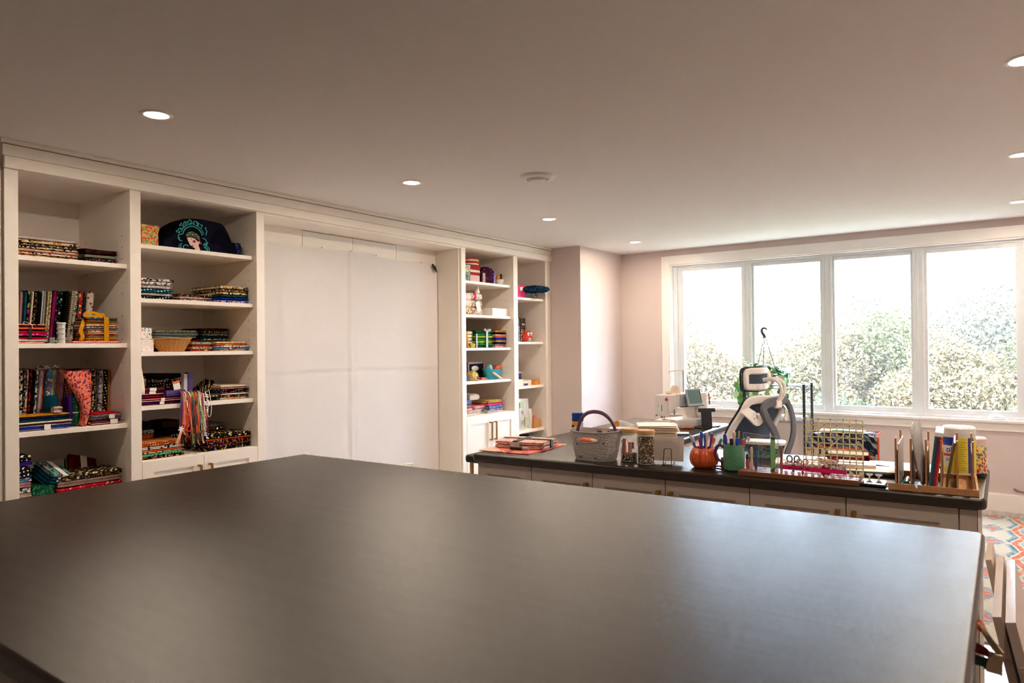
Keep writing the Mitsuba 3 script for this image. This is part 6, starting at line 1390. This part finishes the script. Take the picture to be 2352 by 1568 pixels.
text_on('ol', .020, -2.36, .100, .0588, M('labblue', (20, 50, 160), .35))
text_on('ZEN', .009, -2.42, .066, .0588, M('labblue', (20, 50, 160), .35))
part(t, 'lid', D(lathe([(.001, .168), (.0585, .168), (.0590, .172), (.0585, .192), (.052, .199), (.001, .200)], 48), *wc), 'm_white_plastic', 40)
t = thing('floral_canister', 'round canister with red and yellow flowers at the desk end', 'canister')
cl_part(t, 'body', D(lathe([(.001, 0), (.036, 0), (.038, .004), (.038, .110), (.001, .110)], 36), 2.128, .478, .012), 'tinfloral', True, True)
part(t, 'lid', D(lathe([(.001, .110), (.0385, .110), (.0385, .136), (.034, .141), (.001, .142)], 36), 2.128, .478, .012), M('petallid', (232, 206, 204), .35), 40)
part(t, 'base', D(lathe([(.001, 0), (.0375, 0), (.0385, .006), (.0385, .012), (.001, .012)], 36), 2.128, .478), 'm_black_metal', 40)

# ------------------------------------------------------------------ chair, rack, plant
CH = thing('office_chair', 'white-framed mesh office chair with a headrest behind the desk', 'chair')
cF, cR, cC = V([-.945, .325, 0]), V([.325, .945, 0]), V([2.688, 4.45, 0])
def chp(p):
    p = np.atleast_2d(V(p, float))
    return cC + p[:, :1] * cR + p[:, 1:2] * cF + p[:, 2:] * V([0, 0, 1])
def chm(m): return tm(chp(m.vertices), m.faces)
mat('chair_white', (244, 241, 238), .4, specular=.5)
mat('chair_grey', (84, 86, 92), .45)
def mesh_weave(p, n, uv):
    return mix(S(30, 44, 58), S(58, 74, 90), .5 + .5 * dr.sin(p.z * 900) * dr.sin((p.x + p.y) * 900))
mat('chair_mesh', mikit.proc(mesh_weave), .7)
mat('chair_black', (22, 22, 24), .5)
def back_y(x, z):
    return .055 - .075 * np.exp(-((z - 1.06) / .14) ** 2) * .6 + .05 * np.exp(-((z - .82) / .14) ** 2) + .9 * x * x - .02
out_ = smooth_path([(0, 1.085), (.12, 1.088), (.185, 1.07), (.215, 1.00), (.232, .90), (.238, .78), (.215, .66), (.15, .60), (0, .585), (-.15, .60), (-.215, .66), (-.238, .78), (-.232, .90), (-.215, 1.00), (-.185, 1.07), (-.12, 1.088), (0, 1.085)], 97)[:-1]
loop = np.column_stack([out_[:, 0], back_y(out_[:, 0], out_[:, 1]), out_[:, 1]])
cen = V([0, .0, .84])
nrm = loop - cen
part(CH, 'back_frame', chm(sweep(loop * V([.93, 1, 1]) + (cen - loop) * .06 * V([0, 0, 1]) + V([0, -.012, 0]), rect(.050, .024, .007), (0, 1, 0), True)), 'm_chair_white', 40)
part(CH, 'back_edge', chm(tube(loop + V([0, .006, 0]), .0085, 7, (0, 1, 0), True)), 'm_chair_black', True)
gu, gv = np.meshgrid(np.linspace(-1, 1, 21), np.linspace(0, 1, 25), indexing='ij')
zz_ = .592 + .488 * gv
wz = np.interp(zz_, [.59, .62, .66, .78, .9, 1.0, 1.07, 1.09], [.13, .18, .21, .232, .226, .208, .178, .12])
xx_ = gu * wz
part(CH, 'back_mesh', chm(tm(np.stack([xx_, back_y(xx_, zz_), zz_], -1).reshape(-1, 3), grid_faces(21, 25))), 'm_chair_mesh', True)
hz = smooth_path([(-.10, 1.268), (.10, 1.268), (.135, 1.25), (.142, 1.20), (.135, 1.145), (.10, 1.124), (-.10, 1.124), (-.135, 1.145), (-.142, 1.20), (-.135, 1.25), (-.10, 1.268)], 61)[:-1]
hy = lambda x, z: .035 + 2.1 * x * x + .25 * (np.abs(z - 1.196) / .07) ** 3 * .06
hl = np.column_stack([hz[:, 0], hy(hz[:, 0], hz[:, 1]), hz[:, 1]])
part(CH, 'headrest_frame', chm(sweep((hl - V([0, 0, 1.196])) * V([.81, 1, .69]) + V([0, -.012, 1.196]), rect(.042, .024, .008), (0, 1, 0), True)), 'm_chair_white', 40)
part(CH, 'headrest_edge', chm(tube(hl + V([0, .008, 0]), .007, 7, (0, 1, 0), True)), 'm_chair_black', True)
gu, gv = np.meshgrid(np.linspace(-1, 1, 15), np.linspace(-1, 1, 9), indexing='ij')
xx_, zz_ = gu * .134, 1.196 + gv * .066 * np.sqrt(1 - .25 * gu ** 4)
part(CH, 'headrest_mesh', chm(tm(np.stack([xx_, hy(xx_, zz_) + .006, zz_], -1).reshape(-1, 3), grid_faces(15, 9))), 'm_chair_mesh', True)
for s in (-1, 1):
    part(CH, 'headrest_arm', chm(sweep(smooth_path([(.005 + s * .024, .012, 1.192), (.030 + s * .024, -.040, 1.198), (.050 + s * .022, -.072, 1.170), (.056 + s * .018, -.078, 1.12), (.050 + s * .014, -.060, 1.075), (.044 + s * .012, -.045, 1.045)], 30), rect(.022, .016, .005), (0, 1, 0))), 'm_chair_white', 40)
part(CH, 'headrest_post', chm(box(.012, .076, -.062, -.030, 1.015, 1.075, .008)), 'm_chair_white')
part(CH, 'lumbar_strap', chm(sweep(smooth_path([(.15, -.034, 1.066), (.05, -.045, 1.060), (-.06, -.048, 1.050), (-.108, -.052, 1.020), (-.098, -.066, .965), (-.060, -.080, .90), (-.03, -.088, .83), (-.02, -.09, .74), (-.01, -.08, .62)], 44), rect(.056, .022, .007), (0, 1, 0))), 'm_chair_grey', 40)
part(CH, 'lumbar_strap', chm(sweep(smooth_path([(.16, -.026, 1.060), (.190, -.035, 1.01), (.190, -.055, .95), (.170, -.072, .88), (.13, -.084, .81), (.06, -.088, .72), (.01, -.08, .62)], 40), rect(.042, .022, .007), (0, 1, 0))), 'm_chair_grey', 40)
for s in (-1, 1):
    part(CH, 'bracket', chm(sweep(smooth_path([(s * .205, back_y(.205, 1.01) - .02, 1.02), (s * .185, -.02, .985), (s * .15, -.035, .955), (s * .125, -.045, .97)], 16), rect(.075 if s < 0 else .06, .012, .004), (0, 1, 0))), 'm_chair_white', 40)
part(CH, 'bracket_screws', chm(cat(*[move(trimesh.creation.cylinder(.003, .004, sections=8), (-.175 + dx, -.036, .965 + dz), 0, PI / 2) for dx, dz in ((0, 0), (.02, .004), (.036, .01), (.008, -.018), (.028, -.012))])), 'm_chair_grey', kind='stuff')
part(CH, 'spine', chm(box(-.03, .03, -.10, -.06, .44, .66, .01)), 'm_chair_grey')
part(CH, 'seat', chm(poly(rpoly(-.24, .24, .02, .50, .08), .07, .46)), 'm_chair_black', 40)
for s in (-1, 1):
    part(CH, 'armrest', chm(cat(box(s * .27 - .02, s * .27 + .02, .14, .17, .44, .66, .006), box(s * .27 - .04, s * .27 + .04, .02, .22, .66, .69, .01))), 'm_chair_grey')
part(CH, 'gas_column', chm(lathe([(.03, .12), (.03, .42), (.08, .45), (.001, .455)], 20, (0, .25, 0))), 'm_chair_black', 40)
for k in range(5):
    a = k * 2 * PI / 5
    part(CH, 'base_arm', chm(sweep(V([(0, .25, .12), (.16 * math.cos(a), .25 + .16 * math.sin(a), .105), (.30 * math.cos(a), .25 + .30 * math.sin(a), .075)]), rect(.05, .03, .006), (0, 0, 1))), 'm_chair_white')
    part(CH, 'caster', chm(move(trimesh.creation.cylinder(.03, .04, sections=18), (.30 * math.cos(a), .25 + .30 * math.sin(a), .031), a, 0, PI / 2)), 'm_chair_black', 40)

# black wire rack
rkx = thing('wire_rack', 'black wire shelving rack in front of the window', 'shelf rack')
RX0, RX1, RY0, RY1 = 1.885, 2.412, 6.60, 6.90
for x in (RX0, RX1):
    for y in (RY0, RY1):
        part(rkx, 'post', cat(rod((x, y, 0), (x, y, 1.05), .0125, 10), *[lathe([(.0125, 0), (.0138, .002), (.0125, .004)], 10, (x, y, .06 + .025 * k)) for k in range(38)]), 'm_black_metal', 40)
mat('wire', (70, 74, 78), .3, metallic=.6)
for z in (.25, .735, 1.035):
    ws = [rod((RX0, y, z + dz), (RX1, y, z + dz), .003, 5) for y in (RY0, RY1) for dz in (0, -.028)] + [rod((x, RY0, z + dz), (x, RY1, z + dz), .003, 5) for x in (RX0, RX1) for dz in (0, -.028)]
    ws += [rod((x, RY0, z + .003), (x, RY1, z + .003), .002, 4) for x in np.linspace(RX0, RX1, 24)[1:-1]]
    part(rkx, 'wire_shelf', cat(*ws), 'm_wire', kind='stuff')
for s, x in ((0, 2.25), (1, 2.29)):
    pass
single('papers', box(2.10, 2.38, 6.64, 6.86, .7405, .752, .001), 'm_paper', 'white papers on the middle shelf of the wire rack', 'paper')
single('lime_ball', trimesh.creation.icosphere(3, .045).apply_translation([2.262, 6.66, .797]), M('limeball', (150, 190, 90), .7), 'lime green ball on the wire rack behind the chair', 'ball', smooth=True)
t = thing('low_cart', 'low black shelf with a striped cloth left of the chair', 'shelf')
part(t, 'shelf_board', box(1.79, 1.99, 6.25, 6.58, .575, .600, .003), 'm_black_metal')
for x in (1.803, 1.977):
    for y in (6.265, 6.565): part(t, 'leg', box(x - .01, x + .01, y - .01, y + .01, 0, .5745), 'm_black_metal')
cl_single('striped_cloth', folded(1.80, 1.98, 6.27, 6.56, .6005, .665, 161, False), 'greyblack', 'black and grey striped cloth folded on the low black shelf', 'fabric')
# hanging-pot plant standing on the rack
pl_ = thing('pothos_plant', 'trailing green pothos in a hanger pot on top of the wire rack', 'plant')
px_, py_ = 2.035, 6.745
part(pl_, 'pot', lathe([(.001, 1.041), (.075, 1.041), (.095, 1.09), (.105, 1.15), (.108, 1.16), (.100, 1.16), (.090, 1.10), (.001, 1.10)], 28, (px_, py_, 0)), M('pot', (120, 106, 84), .6), 40)
part(pl_, 'soil', lathe([(.001, 1.145), (.098, 1.14)], 24, (px_, py_, 0)), M('soil', (60, 44, 34), .9))
for k in range(3):
    a = .6 + k * 2 * PI / 3
    part(pl_, 'hanger_wire', tube([(px_ + .104 * math.cos(a), py_ + .104 * math.sin(a), 1.155), (px_ + .06 * math.cos(a), py_ + .06 * math.sin(a), 1.30), (px_ + .008 * math.cos(a), py_ + .008 * math.sin(a), 1.480)], .0030, 5, (1, 0, 0)), M('hanger', (60, 70, 66), .4))
hk = smooth_path([(px_, py_, 1.475), (px_ - .004, py_, 1.495), (px_ - .022, py_, 1.525), (px_ - .026, py_, 1.550), (px_ - .012, py_, 1.566), (px_ + .010, py_, 1.564), (px_ + .022, py_, 1.548)], 26)
part(pl_, 'hanger_hook', tube(hk, np.linspace(.017, .0065, 26), 7, (0, 1, 0)), M('hook', (40, 52, 48), .4), True)
lc0, lc1 = S(62, 128, 56), S(140, 182, 108)
for k, (a, b) in enumerate((((70, 132, 62), .35), ((104, 158, 84), .35), ((150, 186, 126), .4), ((46, 104, 56), .35))):
    scene[f'm_pothos{k}'] = {'type': 'twosided', 'bsdf': {'type': 'principled', 'base_color': {'type': 'rgb', 'value': S(*a)}, 'roughness': b, 'specular': .5}}
g = np.random.default_rng(21)
def leaf(p, yaw, pitch, L):
    u = np.linspace(0, 1, 6)
    w = L * .42 * np.sin(PI * u ** .75) * (1 - .15 * u)
    mid = np.column_stack([u * L, u * 0, -.25 * L * u ** 2])
    l = mid + np.column_stack([-.05 * L * (u < .1), w, .10 * w]); r = mid + np.column_stack([-.05 * L * (u < .1), -w, .10 * w])
    v = np.stack([l, mid, r], 1).reshape(-1, 3)
    return move(tm(v, grid_faces(6, 3)), p, yaw, 0, pitch)
n = 0
for k in range(150):
    a = g.random() * 2 * PI
    if k < 100:
        el = g.random() ** .8
        r = .10 + .11 * g.random()
        p = V([px_ + r * 1.10 * math.cos(a), py_ + r * .8 * math.sin(a), 1.165 + .085 * el * g.random() + .03 * (g.random() - .5) - .10 * max(0, r - .13) / .08 * g.random()])
        pit = .5 * g.normal() + .3
    else:
        side = g.random() < .5
        p = V([px_ + (.17 + .05 * g.random()) * (1 if side else -1) * (1 if g.random() < .8 else .3), py_ - .08 - .06 * g.random(), 1.14 - .22 * g.random()])
        pit = 1.0 + .3 * g.normal(); a = -PI / 2 + .8 * g.normal()
    part(pl_, 'leaf', leaf(p, a, pit, .055 + .040 * g.random()), f'm_pothos{g.integers(4)}', True)
for q in [[(px_ - .10, py_ - .03, 1.15), (px_ - .20, py_ - .06, 1.13), (px_ - .225, py_ - .07, 1.0), (px_ - .21, py_ - .08, .89)], [(px_ + .09, py_ - .06, 1.15), (px_ + .19, py_ - .08, 1.10), (px_ + .20, py_ - .1, .97)], [(px_ - .10, py_ + .02, 1.16), (px_ - .17, py_, 1.25), (px_ - .21, py_ - .02, 1.335)], [(px_ - .06, py_ - .09, 1.15), (px_ - .15, py_ - .12, 1.06), (px_ - .14, py_ - .13, .98)]]:
    sp_ = smooth_path(q, 16)
    part(pl_, 'vine', tube(sp_, .0022, 5, (1, .2, 0)), 'm_pothos1', True)
    for k in (7, 10, 13, 15):
        part(pl_, 'leaf', leaf(sp_[k], -PI / 2 + 1.2 * g.normal() if q[-1][2] < 1.2 else PI * .9, 1.0 if q[-1][2] < 1.2 else -.3, .07), f'm_pothos{g.integers(3)}', True)

# stand under the blanket, near the window
st_ = thing('plant_stand', 'thin black-legged stand under the grey fur blanket', 'stand')
bx_, by_ = 2.98, 5.32
part(st_, 'top', box(bx_ - .19, bx_ + .19, by_ - .13, by_ + .13, .775, .790, .002), 'm_black_metal')
for x in (-.15, .145):
    for y in (-.10, .10): part(st_, 'leg', rod((bx_ + x, by_ + y, 0), (bx_ + x, by_ + y, .775), .010, 8), 'm_black_metal')
bl = thing('fur_blanket', 'grey fur blanket with orange edging hanging over the black stand', 'blanket')
u, w = np.meshgrid(np.linspace(-1, 1, 40), np.linspace(0, 1, 30), indexing='ij')
yy_ = np.where(w < .5, by_ + .14 - w * 2 * .29, by_ - .15 - .01 * np.sin(u * 9))
hang = .09 + .09 * np.maximum(0, (u - .55) / .45) ** 1.3 + .03 * np.maximum(0, -(u + .6) / .4)
zz_ = np.where(w < .5, .7925 + .006 * np.sin(u * 7 + w * 9), .79 - (w - .5) * 2 * hang)
xx_ = bx_ + u * .205 + .02 * (w > .5) * u
bm_ = tm(np.stack([xx_, yy_, zz_], -1).reshape(-1, 3), grid_faces(40, 30))
cl_part(bl, 'fur', bm_, 'furgrey')
pe = np.stack([xx_, yy_, zz_], -1)
part(bl, 'edging', cat(tube(pe[:, -1], .006, 6), tube(pe[-1, :], .006, 6, (1, 0, 0)), tube(pe[:, 0], .006, 6)), M('edging', (206, 84, 34), .8), True)
single('document_pile', move(bx(.26, .16, .012, .002), (2.96, 5.25, .8005), .1), 'm_paper', 'white papers lying on the fur blanket', 'paper')
single('mint_folder', move(bx(.20, .09, .008, .002), (3.02, 5.22, .8130), -.06), M('mintfolder', (120, 206, 168), .5), 'mint green folder on the papers over the fur blanket', 'folder')
# stool and cart handle left of the desk
t = thing('stool', 'dark rounded stool seat with a light leg left of the desk', 'stool')
part(t, 'seat', slab([(1.53, 2.90), (1.67, 2.90), (1.67, 3.20), (1.53, 3.20)], .795, .835, .012), 'm_black_metal', 30)
part(t, 'leg', box(1.63, 1.645, 2.93, 2.945, 0, .794), 'm_bamboo')
for q in ((1.545, 2.93), (1.63, 3.16), (1.545, 3.16)): part(t, 'leg', box(q[0], q[0] + .015, q[1], q[1] + .015, 0, .794), 'm_bamboo')
t = thing('basket_stand', 'pale green wire handle of a low stand before the white sheet', 'stand')
part(t, 'handle', tube(smooth_path([(.30, 3.56, .30), (.30, 3.60, .52), (.30, 3.66, .556), (.30, 3.76, .556), (.30, 3.79, .52), (.30, 3.80, .30)], 30), .006, 8, (1, 0, 0)), M('palegreenwire', (206, 214, 176), .4), True)
part(t, 'tray', box(.16, .44, 3.54, 3.82, .28, .31, .01), M('palegreenwire', (206, 214, 176), .4))
for y in (3.56, 3.80):
    for x in (.18, .42): part(t, 'leg', rod((x, y, 0), (x, y, .28), .006, 6), M('palegreenwire', (206, 214, 176), .4))

# ------------------------------------------------------------------ rug, leaning boards, quilt
_kil = [S(*c) for c in ((166, 156, 136), (176, 92, 64), (170, 160, 142), (112, 138, 144), (176, 166, 148), (78, 106, 118), (166, 150, 122), (156, 106, 100))]
_kc = [mi.Float([float(c[k]) for c in _kil]) for k in range(3)]
def kilim(p, n, uv):
    st = .009
    x = (dr.floor(p.x / st) + .5) * st
    y = p.y + .045 * (noise(x * 90, p.y * 9, 1.0) - .5)
    u, v = (x - 3.79) / .44, (y - 6.40) / .42
    fu, fv = dr.abs(u - dr.floor(u + .5)), dr.abs(v - dr.floor(v + .5))
    d = fu * 3.2 + fv * 2.0
    ring = dr.floor(d * 9)
    md = mi.UInt32(dr.clip(ring, 0, 8) + .5)
    pm = [dr.gather(mi.Float, _kc[c], dr.gather(mi.UInt32, _mrow, md)) for c in range(3)]
    w = fu - (.27 + .28 * fv)
    zi = mi.UInt32(dr.clip(dr.floor(w / .040) + 4, 0, 8) + .5)
    pz = [dr.gather(mi.Float, _kc[c], dr.gather(mi.UInt32, _zrow, zi)) for c in range(3)]
    col = dr.select(d < .95, mi.Color3f(*pm), mi.Color3f(*pz))
    worn = noise(p.x * 45, p.y * 90, 2.0)
    return mix(col, S(172, 162, 144), .6 * smoothstep(.42, .8, worn))
_mrow = mi.UInt32([1, 1, 7, 3, 7, 3, 4, 4, 0])
_zrow = mi.UInt32([4, 3, 5, 4, 1, 1, 4, 3, 6])
matte('kilim', mikit.proc(kilim))
rg = thing('kilim_rug', 'worn kilim rug with orange, cream and blue zigzags on the floor', 'rug')
part(rg, 'pile', box(3.0, 4.86, 3.95, 6.86, .0005, .009, .002), 'm_kilim')
g = np.random.default_rng(4)
part(rg, 'fringe', cat(*[rod((x, 6.86, .006), (x + .012 * g.normal(), 6.90 + .012 * g.random(), .003), .0022, 4) for x in np.linspace(3.01, 4.85, 150)]), M('fringe', (120, 104, 74), .9), kind='stuff')
mat('boardpaint', (186, 170, 158), .25, specular=.5)
def lean_board(y0, y1, xt, ztop, xb, th, label):
    t = thing('leaning_board', label, 'board', 'pale boards leaning on the cutting table')
    d = V([xb - xt, -ztop]); d /= np.linalg.norm(d); nn = V([-d[1], d[0]])
    a, b = V([xt, ztop]), V([xb, .001])
    ring = [a, a + nn * th, b + nn * th, b]
    v = np.vstack([[(q[0], y, max(.0006, q[1])) for q in ring] for y in (y0, y1)])
    m = trimesh.convex.convex_hull(v)
    part(t, 'panel', m, 'm_boardpaint')
    for k in range(2):
        q = a + d * (.10 + .12 * k) + nn * th * .5
        part(t, 'dowel', move(trimesh.creation.cylinder(.007, .006, sections=14), (q[0], y0 - .001, q[1]), 0, PI / 2), M('dowel', (170, 152, 138), .4), 40)
lean_board(1.885, 2.435, 3.889, .80, 4.052, .017, 'pale board leaning on the cutting table, second from the table')
lean_board(1.862, 2.40, 3.913, .80, 4.082, .019, 'pale board leaning on the cutting table, outermost of three')
lean_board(2.29, 2.49, 3.866, .82, 4.02, .014, 'narrow pale board leaning on the cutting table, nearest the table')
ql = thing('quilt', 'cream patchwork quilt corner hanging out beside the cutting table end', 'quilt')
def quad(ps, n=12, seed=0):
    a, b, c, d = V(ps, float)
    u, w = np.meshgrid(np.linspace(0, 1, n), np.linspace(0, 1, n), indexing='ij')
    P = (1 - u)[..., None] * ((1 - w)[..., None] * a + w[..., None] * d) + u[..., None] * ((1 - w)[..., None] * b + w[..., None] * c)
    P[..., 0] += .010 * np.sin(u * 5 + w * 3 + seed) * np.sin(PI * u)
    return tm(P.reshape(-1, 3), grid_faces(n, n))
matte('quiltcream', mikit.proc(lambda p, n, uv: mi.Color3f(S(206, 182, 152)) * (.9 + .2 * noise(p.x * 300, p.y * 300, p.z * 300))))
part(ql, 'cream_patch', quad([(3.872, 1.50, .915), (3.884, 1.47, .918), (3.913, 1.42, .895), (3.915, 1.46, .870)], 12, 0), 'm_quiltcream', True)
part(ql, 'front_patch', quad([(3.894, 1.449, .882), (3.915, 1.440, .880), (3.910, 1.444, .845), (3.891, 1.449, .848)], 10, 1), 'm_quiltcream', True)
part(ql, 'red_patch', quad([(3.872, 1.46, .904), (3.894, 1.451, .882), (3.893, 1.451, .866), (3.873, 1.46, .872)], 8, 2), M('quiltred', (120, 30, 34), .8), True)
part(ql, 'teal_patch', quad([(3.873, 1.46, .872), (3.893, 1.451, .866), (3.891, 1.451, .848), (3.872, 1.46, .850)], 8, 3), M('quiltteal', (24, 56, 66), .8), True)
part(ql, 'orange_corner', quad([(3.872, 1.50, .918), (3.880, 1.485, .920), (3.888, 1.465, .905), (3.873, 1.47, .905)], 8, 3), M('quiltorange', (190, 84, 40), .8), True)
single('wall_cable', tube(smooth_path([(3.93, YW - .004, .195), (3.97, YW - .02, .18), (4.02, YW - .025, .175), (4.10, YW - .02, .17)], 18), .006, 7), M('cablegrey', (110, 100, 92), .5), 'grey cable running along the wall above the baseboard', 'cable', smooth=True)

# ------------------------------------------------------------------ outside: a wooded bank beyond the window
rng = np.random.default_rng(7)
matte('grass', mikit.proc(lambda p, n, uv: mix(S(96, 98, 78), S(130, 124, 100), fbm(p.x * 2, p.y * 2, p.z * 2, 4))))
gx, gy = np.meshgrid(np.linspace(-34, 30, 50), np.linspace(8.5, 46, 34), indexing='ij')
gz = -1.6 + .05 * (gy - 8.5) + .35 * meshkit.fbm(np.stack([gx * .2, gy * .2, gx * 0], -1), 3, 2)
gm = tm(np.stack([gx, gy, gz], -1).reshape(-1, 3), grid_faces(50, 34))
single('hillside', gm, 'm_grass', 'pale grassy bank behind the trees outside the window', 'ground', smooth=True)
labels['hillside']['kind'] = 'structure'
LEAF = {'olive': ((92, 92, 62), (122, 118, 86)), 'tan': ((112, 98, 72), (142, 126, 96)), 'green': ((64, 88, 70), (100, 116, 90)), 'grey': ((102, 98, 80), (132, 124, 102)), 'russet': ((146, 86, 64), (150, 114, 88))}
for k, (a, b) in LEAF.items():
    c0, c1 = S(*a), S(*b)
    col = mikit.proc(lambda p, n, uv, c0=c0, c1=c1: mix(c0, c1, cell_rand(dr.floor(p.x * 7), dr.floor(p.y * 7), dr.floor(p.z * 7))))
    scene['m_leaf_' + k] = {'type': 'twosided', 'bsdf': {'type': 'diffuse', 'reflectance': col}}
mat('bark', (120, 108, 98), .9)
def crown(c, r, n, size, seed):
    """Leaf quads in clumps filling an ellipsoid."""
    g = np.random.default_rng(seed)
    k = 26
    cl = g.normal(size=(k, 3)); cl /= np.linalg.norm(cl, axis=1, keepdims=True)
    cl *= (g.random((k, 1)) ** .4) * .8
    cr = .25 + .25 * g.random(k)
    i = g.integers(0, k, n)
    d = g.normal(size=(n, 3)); d /= np.linalg.norm(d, axis=1, keepdims=True)
    p = (cl[i] + d * (cr[i] * g.random(n) ** .35)[:, None]) * V(r) + V(c)
    a = g.normal(size=(n, 3)); a /= np.linalg.norm(a, axis=1, keepdims=True)
    b = np.cross(a, g.normal(size=(n, 3))); b /= np.linalg.norm(b, axis=1, keepdims=True)
    s = size * (.6 + .8 * g.random((n, 1)))
    v = np.stack([p - a * s, p + b * s * .6, p + a * s, p - b * s * .6], 1).reshape(-1, 3)
    j = np.arange(n)[:, None] * 4
    return tm(v, np.vstack([j + [0, 1, 2], j + [0, 2, 3]]))
def tree(x, y, z0, top, r, leaf, label, n=46000, low=.15):
    t = thing('tree', label, 'tree', 'trees beyond the window')
    zc0 = z0 + (top - z0) * low
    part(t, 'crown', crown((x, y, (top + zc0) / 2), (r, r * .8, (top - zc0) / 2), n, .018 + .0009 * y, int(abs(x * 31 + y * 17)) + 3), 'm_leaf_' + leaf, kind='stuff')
    part(t, 'trunk', tube(smooth_path([(x, y, z0 - .5), (x + .1, y, z0 + (top - z0) * .3), (x - .05, y + .05, z0 + (top - z0) * .75)], 10), np.linspace(.16, .05, 10), 7, (1, 0, 0)), 'm_bark')
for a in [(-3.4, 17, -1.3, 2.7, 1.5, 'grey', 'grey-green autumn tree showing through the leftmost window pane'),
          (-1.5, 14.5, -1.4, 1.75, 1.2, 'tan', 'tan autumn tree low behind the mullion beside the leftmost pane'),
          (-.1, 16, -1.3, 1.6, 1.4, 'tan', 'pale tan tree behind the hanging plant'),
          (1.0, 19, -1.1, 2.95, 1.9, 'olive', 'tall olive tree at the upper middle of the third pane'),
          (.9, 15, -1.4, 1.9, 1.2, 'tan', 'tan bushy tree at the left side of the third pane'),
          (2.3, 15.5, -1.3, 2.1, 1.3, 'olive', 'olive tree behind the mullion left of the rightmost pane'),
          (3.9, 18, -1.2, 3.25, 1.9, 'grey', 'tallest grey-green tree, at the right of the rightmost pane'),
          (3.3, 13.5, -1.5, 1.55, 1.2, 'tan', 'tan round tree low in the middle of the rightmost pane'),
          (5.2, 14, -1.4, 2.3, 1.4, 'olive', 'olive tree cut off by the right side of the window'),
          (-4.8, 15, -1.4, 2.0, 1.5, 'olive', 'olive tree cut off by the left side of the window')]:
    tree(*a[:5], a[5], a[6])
def bush(x, y, z0, top, r, leaf, label, n=26000):
    t = thing('bush', label, 'bush', 'bushes below the window')
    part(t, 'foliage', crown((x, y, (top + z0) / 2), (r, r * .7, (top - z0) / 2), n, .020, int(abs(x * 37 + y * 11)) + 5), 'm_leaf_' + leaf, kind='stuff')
    part(t, 'stem', tube([(x, y, z0 - .4), (x + .04, y, z0 + .3), (x, y + .03, z0 + (top - z0) * .6)], .04, 6, (1, 0, 0)), 'm_bark')
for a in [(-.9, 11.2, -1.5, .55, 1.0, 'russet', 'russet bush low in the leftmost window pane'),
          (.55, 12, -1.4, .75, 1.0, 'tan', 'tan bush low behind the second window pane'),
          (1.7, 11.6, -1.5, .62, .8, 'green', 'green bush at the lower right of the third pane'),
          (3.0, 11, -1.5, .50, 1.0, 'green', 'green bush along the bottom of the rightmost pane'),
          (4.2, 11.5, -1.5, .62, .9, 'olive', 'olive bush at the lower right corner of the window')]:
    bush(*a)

# thin mist volume added to veil the trees the way overexposed glare does
mist = trimesh.creation.box([90, 44, 18]); mist.apply_translation([0, 8.4 + 22, 6.5])
scene['added_mist'] = mikit.ply(mist, {'type': 'null'}, interior={'type': 'homogeneous', 'albedo': {'type': 'rgb', 'value': [.98, .98, .98]}, 'sigma_t': {'type': 'rgb', 'value': [.008, .008, .008]}})
labels['added_mist'] = {'label': 'added thin mist that pales the trees outside, standing in for glare', 'category': 'mist', 'kind': 'stuff'}
